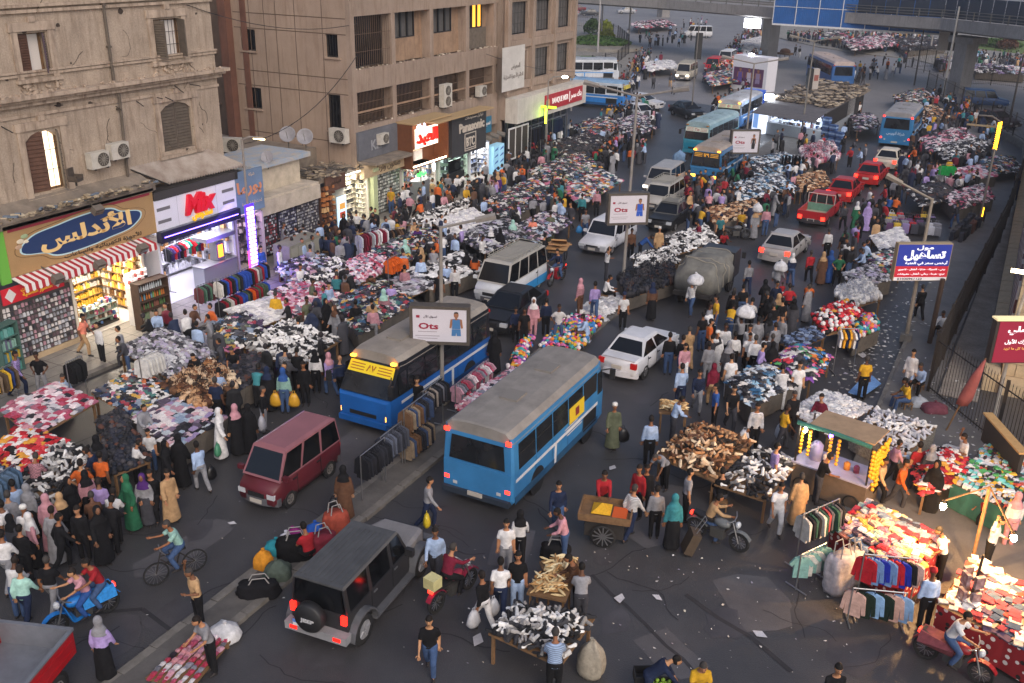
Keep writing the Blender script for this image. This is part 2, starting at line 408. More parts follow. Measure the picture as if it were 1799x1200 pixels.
# buildings
def wallx(mb,X,y0,y1,z0,z1,th,ops,mi=0):
 zs=sorted({z0,z1,*[v for o in ops for v in(o[2],o[3])]});zs=[z for z in zs if z0<=z<=z1]
 for a, b in zip(zs[:-1],zs[1:]):
  zc=(a+b)/2
  cut=sorted([(max(o[0],y0),min(o[1],y1))for o in ops if o[2]<zc<o[3]]);p=y0
  for u, w in cut:
   if u>p:mb.span((X-th,p,a),(X,u,b),mi)
   p=max(p,w)
  if p<y1:mb.span((X-th,p,a),(X,y1,b),mi)
def wally(mb,Y,x0,x1,z0,z1,th,ops,mi=0):
 m2=MB();wallx(m2,0,x0,x1,z0,z1,th,ops,mi)
 mb.join(m2,Matrix(((0,1,0,0),(-1,0,0,Y),(0,0,1,0),(0,0,0,1))))
def opx(x0,y0,x1,y1,X):
 a, b=onx(x0,y0,X), onx(x1,y1,X)
 return(min(a.y,b.y),max(a.y,b.y),min(a.z,b.z),max(a.z,b.z))
OX=-33.5
ob=thing('old_apartment_building','old stained plaster block with broken cornice above the perfume shop','building',(-36,22,0))
OE=onx(378,110,OX).y
o1, o2, o3, o4=opx(30,60,90,127,OX), opx(268,35,322,98,OX), opx(42,235,118,328,OX), opx(280,184,342,256,OX)
more=[(9.5,11.2,o3[2],o3[3]),(15.5,17.1,o4[2],o4[3]),(9.5,11.0,o1[2],o1[3]),(16,17.4,o1[2],o1[3])]+[(y,y+1.3,14.6,16.6)for y in(9,16,24.6,31.4)]
mb=MB();wallx(mb,OX,4,OE,5.4,17.4,.45,[o1,o2,o3,o4]+more)
mb.span((-46,OE-.4,3.0),(OX-.452,OE,17.4));mb.span((-46,4,5.4),(OX-.452,4.4,17.4));mb.span((-46,4.4,17),(OX-.46,OE-.41,17.3))
for zf in(5.5,10.1,13.6):mb.span((-46,4.4,zf),(OX-.46,OE-.41,zf+.2))
local(mb,'wall',PLAS,ob)
mb=MB()
zc=onx(200,158,OX).z-.1
for dz, dx, h in((0,.20,.16),(.16,.34,.12),(.28,.50,.14)):
 mb.span((OX+.003,4,zc+dz),(OX+dx,OE+dx*.8,zc+dz+h))
zs2=onx(180,118,OX).z
mb.span((OX+.003,4,zs2),(OX+.083,OE+.05,zs2+.10));mb.span((OX+.003,4,zs2+.13),(OX+.123,OE+.08,zs2+.2))
zt=onx(180,14,OX).z
mb.span((OX+.003,4,zt),(OX+.113,OE+.06,zt+.12));mb.span((OX+.003,4,zt+.2),(OX+.18,OE+.1,zt+.3))
mb.span((OX+.003,4,zc-.42),(OX+.06,OE+.03,zc-.30))
for o in(o1,o2,o3,o4,*more[:4]):
 w=.28
 for yy in(o[0]-w-.05,o[1]+.05):
  mb.span((OX+.003,yy,o[2]-.15),(OX+.07,yy+w,o[3]+.08))
 mb.span((OX+.003,o[0]-w-.12,o[3]+.084),(OX+.10,o[1]+w+.12,o[3]+.4))
 mb.span((OX+.002,(o[0]+o[1])/2-.14,o[3]+.402),(OX+.14,(o[0]+o[1])/2+.14,o[3]+.6))
 mb.span((OX+.003,o[0]-w-.1,o[2]-.28),(OX+.16,o[1]+w+.1,o[2]-.154))
local(mb,'cornice',PLAT,ob)
rb=MB();rr=random.Random(3)
for i in range(240):
 s=rr.uniform(.04,.13)
 if rr.random()<.5:
  o=rr.choice((o1,o2,o3));p=(OX+.03,rr.uniform(o[0]-.3,o[1]+.4),o[2]-rr.uniform(.25,.75))
 else:
  p=(OX+rr.uniform(.05,.45),rr.uniform(14,OE),zc+.45)
 rb.box(p,(s,s*1.6,s*.8),rr.uniform(0,3),M=Matrix.Rotation(rr.uniform(0,3),4,'X'))
x_=local(rb,'broken_plaster',PLAT,ob);x_['kind']='stuff'
ck_=MB();fx=MB()
for i in range(26):
 y, z, a=rr.uniform(20,OE-.3), rr.choice((rr.uniform(6.2,9.4),rr.uniform(10.4,13.2))), rr.uniform(0,6.3);q=[Vector((OX+.006,y,z))]
 for k in range(rr.randrange(4,10)):a+=rr.uniform(-.7,.7);q.append(q[-1]+Vector((0,math.cos(a),math.sin(a)))*rr.uniform(.08,.3))
 ck_.tube(q,rr.uniform(.006,.016),3)
for i in range(14):
 y, z=rr.uniform(20,OE-.4), rr.choice((rr.uniform(9.0,9.5),rr.uniform(6.3,9.2),rr.uniform(10.5,12.8)));r_=rr.uniform(.04,.16)
 ck_.slab([(OX+.002,y+r_*rr.uniform(.6,1.2)*math.cos(k*.7),z+r_*rr.uniform(.5,1.1)*math.sin(k*.7))for k in range(9)],(1,0,0),.004)
for i in range(9):
 y, z=rr.uniform(21,OE-.5), rr.uniform(8.9,9.5);fx.tube([(OX,y,z),(OX+.5,y+rr.uniform(-.3,.3),z-rr.uniform(-.1,.3))],.022,5)
x_=local(ck_,'crack',mat('plaster_crack',hx('3f342c'),.95),ob);x_['kind']='stuff';x_=local(fx,'rusty_bracket',DARKM,ob);x_['kind']='stuff'
def win(root,X,o,shutters=(),panes=None,inset=.28,bars=0,inner=None,barm=None,barx=None):
 fr=MB();t=.07
 fr.span((X-inset,o[0]+.002,o[2]+.002),(X-inset+.08,o[0]+t,o[3]-.002));fr.span((X-inset,o[1]-t,o[2]+.002),(X-inset+.08,o[1]-.002,o[3]-.002))
 fr.span((X-inset,o[0]+t,o[2]+.002),(X-inset+.08,o[1]-t,o[2]+t));fr.span((X-inset,o[0]+t,o[3]-t),(X-inset+.08,o[1]-t,o[3]-.002))
 f=local(fr,'window',WOOD if panes is None else BLACK,root)
 g=MB().span((X-inset-.03,o[0]+t,o[2]+t),(X-inset-.015,o[1]-t,o[3]-t))
 p=g.build('pane',inner or GLASS,f)
 if bars:
  b=MB();bx=X-inset+.12 if barx is None else barx
  for i in range(bars):
   y=o[0]+(i+.5)*(o[1]-o[0])/bars
   b.tube([(bx,y,o[2]+.01),(bx,y,o[3]-.01)],.012,4)
  for q in(.33,.66):b.tube([(bx,o[0],o[2]+q*(o[3]-o[2])),(bx,o[1],o[2]+q*(o[3]-o[2]))],.014,4)
  b.build('window_bars',barm or DARKM,f)
 for(hy,ang,wd,m)in shutters:
  s=MB();h=o[3]-o[2]-.06
  sg=1 if wd>0 else-1;wd=abs(wd)
  s.box((0,sg*wd/2,h/2),(.045,wd,h))
  for i in range(14):s.box((.03,sg*wd/2,.12+i*(h-.2)/13.5),(.03,wd-.12,.05),M=Matrix.Rotation(.5,4,'Y'))
  so=s.build('shutter',m,f);so.location=(X-.12,hy,o[2]+.03);so.rotation_euler=(0,0,R(ang))
 return f
for o in(o3,o4):
 for s in(0,1):
  w=(o[1]-o[0])/2;y0=o[s];d=w if s==0 else-w
  local(MB().slab([(OX-.3,y0,o[3]-.34),(OX-.3,y0+d*.35,o[3]-.12),(OX-.3,y0+d*.7,o[3]-.03),(OX-.3,y0+d,o[3]+.001),(OX-.3,y0,o[3]+.001)],(1,0,0),.298),'arch_corner',PLAS,ob)
ROOMW=glow('ffe9c8',1.6);ROOMD=mat('dim_room',hx('cfc8c4'),.9,emit=.12)
win(ob,OX,o1,[(o1[0]+.05,4,(o1[1]-o1[0])*.36,BRN),(o1[1]-.05,55,-.45,mat('mauve_shutter',hx('4b3c46'),.8,nscale=4,namt=.3))],inset=.4,inner=ROOMD)
win(ob,OX,o2,[(o2[0]+.03,-75,.6,GRS),(o2[1]-.03,75,-.6,GRS)],bars=7,inner=ROOMD)
win(ob,OX,o3,[(o3[0]+.05,-12,(o3[1]-o3[0])*.46,BRN),(o3[1]-.04,60,-.5,GRS)],bars=6,inner=ROOMW)
win(ob,OX,o4,[(o4[0]+.03,0,(o4[1]-o4[0])/2-.04,GRS),(o4[1]-.03,0,-((o4[1]-o4[0])/2-.04),GRS)])
for o in more:win(ob,OX,o,[(o[0]+.03,0,(o[1]-o[0])/2-.04,GRS),(o[1]-.03,0,-((o[1]-o[0])/2-.04),GRS)])
pp=MB();a, b=onx(179,0,OX+.12), onx(223,300,OX+.12)
pp.tube([(OX+.12,a.y,17),(OX+.12,(a.y+b.y)/2,zc+.5)],.06,8);pp.tube([(OX+.2,(a.y+b.y)/2+.1,zc-.05),(OX+.12,b.y,5.9)],.06,8)
for z in(15.5,13,11.4,8.9,7.2):pp.box((OX+.1,(a.y+b.y)/2+(.08 if z<zc else 0),z),(.16,.17,.08))
local(pp,'drain_pipe',GRS,ob)
SX=-32.6
lg=MB()
lg.add([(SX+.12,12,5.62),(SX+.12,29.2,5.72),(OX,29.2,6.15),(OX,12,6.15),(SX+.12,12,5.42),(SX+.12,29.2,5.5),(OX,29.2,5.5),(OX,12,5.5)],[(0,1,2,3),(4,7,6,5),(0,4,5,1),(1,5,6,2),(3,7,4,0)])
local(lg,'ledge_roof',DUST,ob)
lt=MB();rr=random.Random(11)
for i in range(170):
 y=rr.gauss(25,1.2)if i<90 else rr.uniform(21,29);q=rr.random();s=rr.uniform(.04,.16)
 lt.box((SX+.2+q*.6,y,5.8+q*.38),(s,s*rr.uniform(1,4),s*.5),rr.uniform(0,3),col=hx(rr.choice(['8a7d6c','b5a68e','5d5650','c9bda6','6a7684','9a8a72'])))
x_=lt.build('rubbish',GOODS);tag(x_,kind='stuff',label='dusty rubbish and boards lying on the ledge over the perfume shop')
ch=thing('broken_chair','broken brown armchair dumped on the ledge above the perfume shop','chair',onx(134,322,SX+.45)+Vector((0,0,-.1)),R(20),sc=.8)
cm=mat('worn_leather',hx('51463d'),.7,nscale=5,namt=.4)
MB().box((0,0,.3),(.5,.5,.14)).build('seat',cm,ch);MB().box((-.24,0,.6),(.1,.5,.5)).build('backrest',cm,ch)
for s in(-1,1):MB().box((0,s*.28,.42),(.45,.08,.2)).build('armrest',cm,ch)
MB().tube([(0,0,0),(0,0,.25)],.05).build('leg',DARKM,ch)
def ac(label,loc,rz,s=1.0,twin=False,group=None):
 t=thing('air_conditioner',label,'air conditioner',loc,rz,group,sc=s);h=1.25 if twin else .62
 MB().box((0,0,h/2+.04),(.34,.86,h)).build('casing',mat('ac_casing',hx('bdb7ad'),.6,nscale=4,namt=.25),t)
 for k in range(2 if twin else 1):
  g=MB().lathe([(.26,.171),(.26,.20),(.22,.20),(.22,.185)],(0,.12 if not twin else 0,.36+k*.58),18,'X')
  gr=g.build('fan_grille',mat('ac_grille',hx('4d4741'),.7),t)
  f=MB()
  for q in range(6):
   a=q*math.pi/6;f.box((.205,(.12 if not twin else 0),.36+k*.58),(.012,.46,.02),M=Matrix.Rotation(a,4,'X'))
  f.build('fan_guard',mat('ac_guard',hx('8a847a'),.6),gr)
 b=MB()
 for y in(-.3,.3):b.box((-.05,y,.02),(.5,.05,.05))
 b.build('bracket',DARKM,t)
 return t
for(px,py,lab)in[(172,282,'weathered air conditioner on the plaster wall, lower of the pair beside the drain pipe'),(207,266,'weathered air conditioner on the plaster wall, upper of the pair beside the drain pipe')]:
 p=onx(px,py,OX+.3);ac(lab,(OX+.3,p.y,p.z-.33),0,1.05)
lo=thing('low_shop_building','low flat roofed shops with cluttered roofs between the plaster block and the office block','building',(-38,39,0))
mb=MB();mb.span((-50,OE+.01,0),(-36.6,45.15,4.2));mb.span((-36.59,OE+.01,3.1),(-33.6,43.6,3.32));mb.span((-50,OE+.02,4.2),(-36.9,42.0,4.42))
local(mb,'wall',DUST,lo)
mb=MB();mb.span((-36.6,37.0,3.32),(-34.1,40.6,4.7));local(mb,'roof_room',mat('cream_wall',hx('bdb09c'),.9,nscale=2,namt=.3,bump=.3),lo)
mb=MB();mb.span((-37.2,36.6,4.7),(-33.8,41.2,4.95));local(mb,'roof_slab',mat('pale_blue_slab',hx('8ba0b6'),.85,nscale=2.5,col2=hx('b8a994'),bump=.3),lo)
mb=MB()
for k,(z0,z1,h)in enumerate([(3.0,3.62,0),(3.63,4.2,.06),(4.21,4.7,.12)]):mb.prism([(-34.4,36.0),(-33.7+h,36.0),(-33.4+h,36.5),(-33.7+h,37.0),(-34.4,37.0)],z0,z1)
local(mb,'blue_oriel',mat('blue_oriel',hx('5f8fc4'),.8,nscale=3,namt=.25),lo)
mb=MB();mb.span((-33.6,36.1,2.55),(-33.1,41.0,3.3));mb.span((-36,36.1,3.3),(-33.2,41.0,3.42));local(mb,'balcony_parapet',mat('parapet',hx('b7ab9b'),.9,nscale=2,namt=.3,bump=.3),lo)
rb=MB();rr=random.Random(5)
for i in range(300):
 if i<170:p=(rr.uniform(-35.6,-33.2),rr.uniform(41.2,45),3.4+rr.random()*.18)
 else:p=(rr.uniform(-48,-37),rr.uniform(35,42),4.45+rr.random()*.1)
 s=rr.uniform(.05,.2);rb.box(p,(s,s*rr.uniform(1,5),s*.35),rr.uniform(0,3),col=hx(rr.choice(['8a7d6c','a4957f','5d5650','766a5c','4b4641'])))
x_=rb.build('roof_rubble',GOODS);tag(x_,'broken boards and rubble on the low shop roofs',kind='stuff')
for px, py, lab in[(506,240,'grey satellite dish at the corner of the blue slab roof'),(536,234,'grey satellite dish nearest the office block wall'),(468,252,'small satellite dish half hidden behind the lit lamp arm')]:
 p=ony(px,py,42.5 if px>480 else 38);t=thing('satellite_dish',lab,'satellite dish',(p.x,p.y,4.7),R(-60),sc=1 if px>480 else .7)
 MB().tube([(0,0,-.2),(0,0,.5)],.03).build('mast',STEEL,t)
 d=MB().lathe([(.02,-.12),(.2,-.09),(.38,.0),(.46,.08),(.45,.09),(.37,.02),(.19,-.07),(.02,-.10)],(0,0,0),18,'X').build('dish',mat('dish_grey',hx('8d8b90'),.6,nscale=3,namt=.2),t,True);d.location=(.1,0,.7);d.rotation_euler=(0,R(-28),0)
 MB().tube([(.08,0,.4),(.55,0,.95)],.015,5).build('feed_arm',STEEL,t)
p=ony(405,232,40.5);ac('grey air conditioner on the low roof beside the plaster block',(p.x,40.5,4.45),R(-70),1.25)
MX, MY=-33.8, 45.2;MYE=62.2
of=thing('office_building','brown concrete office block with grilled windows above the electronics shops','building',(-40,50,0))
cols=[onx(x,y,MX).y for x,y in((622,150),(694,170),(760,150),(822,130),(874,120))]
zl=[onx(615,z,MX).z for z in(228,166,126,30)]
mb=MB()
for(a,b)in((3.4,zl[0]),(zl[1],zl[2]),(zl[3],zl[3]+1.25),(zl[3]+3.6,zl[3]+4.8)):mb.span((MX-.3,MY,a),(MX,MYE,b))
local(mb,'spandrel',OFFI,of)
for i, y in enumerate([MY+.001,*cols[1:4],MYE-.42]):
 for(a,b)in((zl[0],zl[1]),(zl[2],zl[3]),(zl[3]+1.25,zl[3]+3.6)):local(MB().span((MX-.9,y if i==0 else y-.2,a),(MX-.012,(y if i==0 else y-.2)+.4,b)),'column',OFFI,of)
sd=[tuple(sorted((ony(a,100,MY).x,ony(b,100,MY).x)))for a,b in((572,597),)]
sops=[]
for(x0,y0,x1,y1)in((571,58,597,102),(575,165,606,232),(422,50,450,90),(430,152,461,192)):
 a, b=ony(x0,y0,MY), ony(x1,y1,MY);sops.append((min(a.x,b.x),max(a.x,b.x),min(a.z,b.z),max(a.z,b.z)))
sops+=[(s[0],s[1],s[2]+3.4,s[3]+3.4)for s in(sops[0],sops[2])]
mb=MB()
m2=MB();wallx(m2,0,-42.3,MX-.302,2.6,zl[3]+4.8,.3,sops)
mb.join(m2,Matrix(((0,1,0,0),(-1,0,0,MY),(0,0,1,0),(0,0,0,1))))
mb.span((MX-.301,MY+.003,2.6),(MX-.03,MY+.3,zl[0]));
local(mb,'side_wall',OFFS,of)
j=MB()
for x in[ony(q,100,MY).x for q in(488,521,568)]+[-39.9,-41]:j.span((x,MY-.004,2.7),(x+.045,MY+.02,zl[3]+4.7))
for z in[ony(480,q,MY).z for q in(26,53,128,154,235)]+[zl[3]+2,zl[3]+3.3]:j.span((-42.2,MY-.006,z),(MX-.32,MY+.02,z+.05))
local(j,'panel_joint',mat('panel_joint_brown',hx('5b4a3e'),.9),of)  # dark brown strips marking the joints between the wall panels
mb=MB();mb.span((-42.9,MY-.5,0),(-42.31,MY+.4,zl[3]+4.8));mb.span((-41.6,MY-.06,2.6),(-41.2,MY+.01,zl[3]+4.8));local(mb,'pier',mat('red_brown_pier',hx('6e4a3c'),.9,nscale=1,namt=.3,stain=(hx('4c372e'),.5)),of)
mb=MB();mb.span((-60,47.6,0),(-42.91,48,18));mb.span((-60,48.01,17.6),(MX-.3,62,17.9));mb.span((-60,62,3),(MX-.95,62.2,17.9))
mb.span((-42.3,MY+.31,3.4),(-36.5,MYE,3.6));mb.span((-42.3,MY+.31,zl[2]-.1),(MX-.92,MYE,zl[2]+.1));mb.span((-42.3,MY+.31,zl[3]+.3),(MX-.92,MYE,zl[3]+.5));mb.span((-37.6,MY+.31,3.6),(-37.4,MYE,17))
local(mb,'rear_wall',mat('dim_render',hx('6f5b4c'),.9,nscale=1,namt=.3),of)
def winy(root,Y,o,bars=0,inner=None):
 f=MB();t=.06
 f.span((o[0]+.002,Y+.12,o[2]+.002),(o[1]-.002,Y+.18,o[2]+t));f.span((o[0]+.002,Y+.12,o[3]-t),(o[1]-.002,Y+.18,o[3]-.002))
 f.span((o[0]+.002,Y+.12,o[2]+t),(o[0]+t,Y+.18,o[3]-t));f.span((o[1]-t,Y+.12,o[2]+t),(o[1]-.002,Y+.18,o[3]-t))
 f=local(f,'window',DARKM,root)
 MB().span((o[0]+t,Y+.2,o[2]+t),(o[1]-t,Y+.215,o[3]-t)).build('pane',inner or GLASS,f)
 if bars:
  b=MB()
  for i in range(bars):
   x=o[0]+(i+.5)*(o[1]-o[0])/bars;b.tube([(x,Y+.05,o[2]),(x,Y+.05,o[3])],.012,4)
  b.build('window_bars',DARKM,f)
 MB().span((o[0]-.08,Y-.09,o[2]-.1),(o[1]+.08,Y+.1,o[2]-.003)).build('sill',OFFS,f)
for s in sops:winy(of,MY,s,5)
for x in(-44.5,-47.5,-50.5):
 for z in(5.6,8.8,12,14.8):winy(of,47.5,(x,x+1.4,z,z+1.6),4)
rows=((zl[0],zl[1]),(zl[2],zl[3]),(zl[3]+1.25,zl[3]+3.6))
cs=[MY+.4,*cols[1:4],MYE-.42]
INF=mat('infill_panel',hx('9c8068'),.9,nscale=1.5,namt=.3,stain=(hx('6f5a48'),.6))
DGREY=mat('grey_pane',hx('5b5855'),.5,nscale=3,namt=.3)
for r_,(a,b)in enumerate(rows):
 for k in range(4):
  y0, y1=cs[k]+(.2 if k else 0), cs[k+1]-(.2 if k<3 else 0)
  if r_==0 or k==0:
   win(of,MX,(y0,y1,a,b),inset=.75,bars=26 if r_==0 else 18,barm=mat('rusty_grille',hx('6a5443'),.8),barx=MX-.12,panes=1)
   if r_==0:local(MB().span((MX-.11,y0,a+.75),(MX-.05,y1,a+.85)),'grille_rail',INF,of)
  else:
   lit=(k==3 and r_==1)
   h=a+(b-a)*.46
   local(MB().span((MX-.75,y0,a),(MX-.62,y1,h)),'infill_panel',INF if not lit else mat('bare_mortar',hx('6b6156'),.95,nscale=5,namt=.4,bump=.6),of)
   n=4;wd=(y1-y0)*.78/n
   for q in range(n):
    win(of,MX,(y0+q*wd,y0+(q+1)*wd,h,b),inset=.7,panes=1,inner=(glow('ffb640',1.5)if lit and q!=1 else DGREY))
   local(MB().span((MX-.75,y0+n*wd,h),(MX-.66,y1,b)),'infill_panel',INF,of)
rr=random.Random(9);rb=MB()
for i in range(150):
 k=rr.randrange(4);s=rr.uniform(.04,.12);lv=rr.choice((zl[0],zl[2]))
 rb.box((MX-rr.uniform(.05,.5),rr.uniform(MY+.4,MYE),lv+.03),(s,s*2,s*.6),rr.uniform(0,3),col=hx(rr.choice(['b9ab9a','8a7a68','6a5c4e','d0c4b4'])))
x_=rb.build('sill_rubble',GOODS);tag(x_,'plaster bits lying on the window ledges of the office block',kind='stuff')
p=onx(783,172,MX+.25);ac('tall twin fan air conditioner on the ledge over the dark electronics sign',(MX+.25,p.y,p.z-.6),0,1.15,True)
p=onx(845,162,MX+.2);ac('grey box air conditioner on the ledge beside the white banner',(MX+.2,p.y,p.z-.3),0,1.1)
p=ony(596,242,MY-.3);ac('white air conditioner hung on the corner of the office block',(p.x,MY-.3,p.z-.33),R(-90),1.3)
p=onx(672,245,MX+.3);ac('small air conditioner on the grey band left of the lit sign box',(MX+.3,p.y,p.z-.3),0,1.0)
BX, BY=-33.3, 73.6
bk=thing('bank_building','brown block with a white fascia and red bank sign at street level','building',(-40,68,0))
bc=[62.4,66.2,70.0,BY]
ops=[]
for z0, z1 in((6.1,8.2),(9.4,11.6),(13,15)):
 for k in range(3):ops.append((bc[k]+.9,bc[k+1]-.5,z0,z1))
mb=MB();wallx(mb,BX,62.4,BY,3.6,18,.35,ops);mb.span((-48,BY-.35,0),(BX-.351,BY,18));mb.span((-48,62.4,17.7),(BX-.36,BY-.36,18));mb.span((-48,62.41,0),(BX-.36,62.7,17.7))
local(mb,'wall',OFFI,bk)
mb=MB()
for y in bc:mb.span((BX+.002,y-.2,5.4),(BX+.3,y+.2,18))
for z in(5.6,8.5,11.9):mb.span((BX+.003,62.4,z),(BX+.22,BY,z+.55))
local(mb,'facade_frame',OFFI,bk)
for o in ops:win(bk,BX,o,bars=5,panes=1,inner=DGREY)
mb=MB();mb.span((BX+.01,62.5,3.4),(-32.3,BY+1,5.15));local(mb,'fascia',mat('fascia_white',hx('c9c3ba'),.6,nscale=1,namt=.2,stain=(hx('8d857b'),.4)),bk)
mb=MB();mb.span((BX-.2,62.8,.1),(BX-.12,BY-.4,3.4));local(mb,'shop_glazing',mat('bank_glass',hx('28323c'),.15,nscale=.8,namt=.4),bk)
mb=MB()
for i in range(9):mb.span((BX-.11,62.9+i*1.3,.1),(BX-.02,63.0+i*1.3,3.4))
mb.span((BX-.109,62.9,2.5),(BX-.021,BY-.4,2.6));local(mb,'mullion',CHROME,bk)
sg=thing('bank_sign','long red bank sign with white lettering in two scripts','sign',(-32.27,70.3,4.3))
MB().box((0,0,0),(.05,6.9,1.15)).build('panel',mat('sign_red',hx('9c2029'),.5,nscale=2,namt=.15,emit=.15),sg)
WLET=mat('white_letters',hx('e8e4e0'),.5,emit=.25)
letters('BANQUE MISR',WLET,sg,(.035,-.75,0),FACE_PX,width=2.9,height=.5)
letters('|',WLET,sg,(.035,.95,0),FACE_PX,height=.8);letters('بنك مصر',WLET,sg,(.035,2.2,0),FACE_PX,width=2.1,height=.62)
e=MB().lathe([(.0,0),(.3,0),(.3,.02),(.0,.02)],(.03,-2.95,.0),14,'X');e.build('emblem',mat('sign_gold',hx('c9a56a'),.5),sg)
bn=thing('banner','white banner with grey lettering hung on the bank block','banner',(BX+.34,64.1,7.0))
a, b=onx(882,160,BX+.3), onx(920,80,BX+.3)
MB().box((0,0,0),(.03,3.4,3.0)).build('cloth',mat('banner_cloth',hx('c4bfb9'),.9,nscale=1.2,namt=.15),bn)
GLET=mat('grey_letters',hx('77706a'),.8)
letters('المعرض',GLET,bn,(.02,.3,.1),FACE_PX,height=.42);letters('الدائم للأجهزة المنزلية',GLET,bn,(.02,0,-.55),FACE_PX,width=3.0)
bn.location=(BX+.34,(a.y+b.y)/2,(a.z+b.z)/2)
# shops along the left pavement
def shop(label,y0,y1,zt,lamp='fff1dc',es=6.0,X0=-32.75,depth=3.2,wall='c9c0b2',shelf='8a7a66',goods=('e8e2d8','c8a23c','8a3b34','3c4a63','d8d2c8'),rows=7,side=True,power=60,floor='b8b0a4',seed=1):
 rr=random.Random(seed)
 t=thing('shop',label,'shop',(X0-depth/2,(y0+y1)/2,.13))
 W_=mat('shop_wall_'+wall,hx(wall),.7);S_=mat('shop_shelf_'+shelf,hx(shelf),.6)
 xb=X0-depth
 local(MB().span((xb-.1,y0,.13),(xb,y1,zt)),'back_wall',W_,t)
 for y in(y0,y1-.12):local(MB().span((xb+.002,y,.13),(X0,y+.12,zt)),'side_wall',W_,t)
 local(MB().span((xb+.002,y0+.122,zt),(X0,y1-.122,zt+.08)),'ceiling',W_,t)
 local(MB().span((xb+.002,y0+.122,.13),(X0,y1-.122,.15)),'floor',mat('shop_floor_'+floor,hx(floor),.3),t)
 n=max(1,int((y1-y0)/1.2))
 for k in range(n):
  y=y0+(k+.5)*(y1-y0)/n
  local(MB().span((xb+.5,y-.28,zt-.07),(X0-.25,y+.28,zt-.02)),'ceiling_light',glow(lamp,es),t)
 if power:
  l=bpy.data.lights.new('shop_light','AREA');l.shape='RECTANGLE';l.size=depth*.6;l.size_y=(y1-y0)*.7;l.energy=power;l.color=hx(lamp)[:3]
  lo_=bpy.data.objects.new('shop_light',l);C.objects.link(lo_);lo_.location=(X0-depth*.35,(y0+y1)/2,zt-.1);lo_.rotation_euler=(0,R(-38),0)
 gb=MB()
 for k in range(rows):
  z=.3+k*(zt-.5)/rows
  local(MB().span((xb+.01,y0+.13,z),(xb+.42,y1-.13,z+.03)),'shelf',S_,t)
  y=y0+.2
  cc=rr.choice(goods)
  while y<y1-.25:
   if rr.random()<.3:cc=rr.choice(goods)
   w=rr.uniform(.07,.15);h=rr.uniform(.12,.9*(zt-.5)/rows)
   gb.box((xb+.3,y,z+.032+h/2),(.18,w,h),0,col=hx(cc),top=.8);y+=w+.02
  if side:
   for sy, s_ in((y0+.13,1),(y1-.13,-1)):
    local(MB().span((xb+.5,sy if s_>0 else sy-.25,z),(X0-.1,sy+.25 if s_>0 else sy,z+.03)),'shelf',S_,t)
    x=xb+.6
    while x<X0-.25:
     w=rr.uniform(.08,.16);h=rr.uniform(.12,.9*(zt-.5)/rows)
     gb.box((x,sy+s_*.13,z+.032+h/2),(w,.16,h),0,col=hx(rr.choice(goods)),top=.85);x+=w+.02
 o=local(gb,'goods',GOODS,t);o['kind']='stuff'
 return t
def gridwall(label,X,y0,y1,z0,z1,back,cols,dy,dz,seed=1,cat='display wall',lit=0,dep=.06):
 rr=random.Random(seed);t=thing('display_wall',label,cat,(X,(y0+y1)/2,z0))
 local(MB().span((X-.1,y0,z0),(X,y1,z1)),'panel',mat('panel_'+back,hx(back),.6,emit=lit),t)
 g=MB();z=z0+dz*.5
 while z<z1-.05:
  y=y0+dy*.6
  while y<y1-.05:
   c=rr.choice(cols)
   g.box((X+dep/2+.003,y,z),(dep,dy*rr.uniform(.5,.85),dz*rr.uniform(.45,.8)),0,col=hx(c),top=.8);y+=dy
  z+=dz
 o=local(g,'goods',GOODS,t);o['kind']='stuff'
 return t
YE=29.05
shop('brightly lit perfume shop under the gold and blue sign',24.5,28.3,3.5,es=11,depth=3.0,power=330,wall='e6dcc8',shelf='7d5d3a',goods=('e8c860','f0e8d0','d8a838','c8c4c0','b89040','6a4a2c'),rows=8,seed=2,floor='d8d2c8')
gridwall('glass window packed with small gifts left of the perfume shop door',SX-.05,21.3,24.4,.35,2.7,'4b4744',('b98f9a','8a8a90','d8d0cc','3d3c42','a4a8b0','6d5a60','c8c8cc'),.16,.2,3,lit=.05)
gridwall('brightly lit red and white shelf bay at the right of the perfume shop',SX-.12,27.2,28.35,.5,2.2,'f0e6e0',('b03a3a','f2eeea','e8d8d0','2d2826','c86a60'),.18,.24,4,lit=1.2,dep=.12)
mb=MB();mb.span((SX-.4,21.3,.13),(SX+.02,24.4,.34));b_=mb.build('shop_step',STONE);tag(b_,'tan stone step under the gift window','step')
sg=thing('shop_sign','tan sign with blue cloud shape and gold curly lettering','sign',(SX,25.4,4.55))
a=onx(12,490,SX);b=onx(268,335,SX);zc_=(a.z+b.z)/2;hh=(b.z-a.z);sg.location=(SX,(21.9+YE)/2,zc_);wd=YE-21.95
MB().box((0,0,0),(.12,wd,hh)).build('panel',mat('sign_tan',hx('a8875c'),.6,nscale=1,namt=.12),sg)
MB().box((.02,0,hh/2+.07),(.2,wd+.1,.14)).build('top_trim',mat('sign_trim',hx('7d6b58'),.8,nscale=3,namt=.3),sg)
MB().box((.064,0,hh/2-.07),(.006,wd-.3,.12)).build('red_band',mat('sign_crimson',hx('8e2b3a'),.6),sg)
MB().box((-.02,-wd/2-.2,-.1),(.1,.4,hh+.2)).build('green_end_panel',mat('sign_green',hx('5f9a3c'),.5,emit=.2),sg)
def cloud(w,h,n=64):
 pts=[]
 for i in range(n):
  t_=2*math.pi*i/n;c, s=math.cos(t_), math.sin(t_)
  r_=1+.08*math.cos(4*t_+.5)+.05*math.sin(6*t_)
  pts.append((w/2*r_*(abs(c)**.75)*(1 if c>0 else-1),h/2*r_*(abs(s)**.8)*(1 if s>0 else-1)))
 return pts
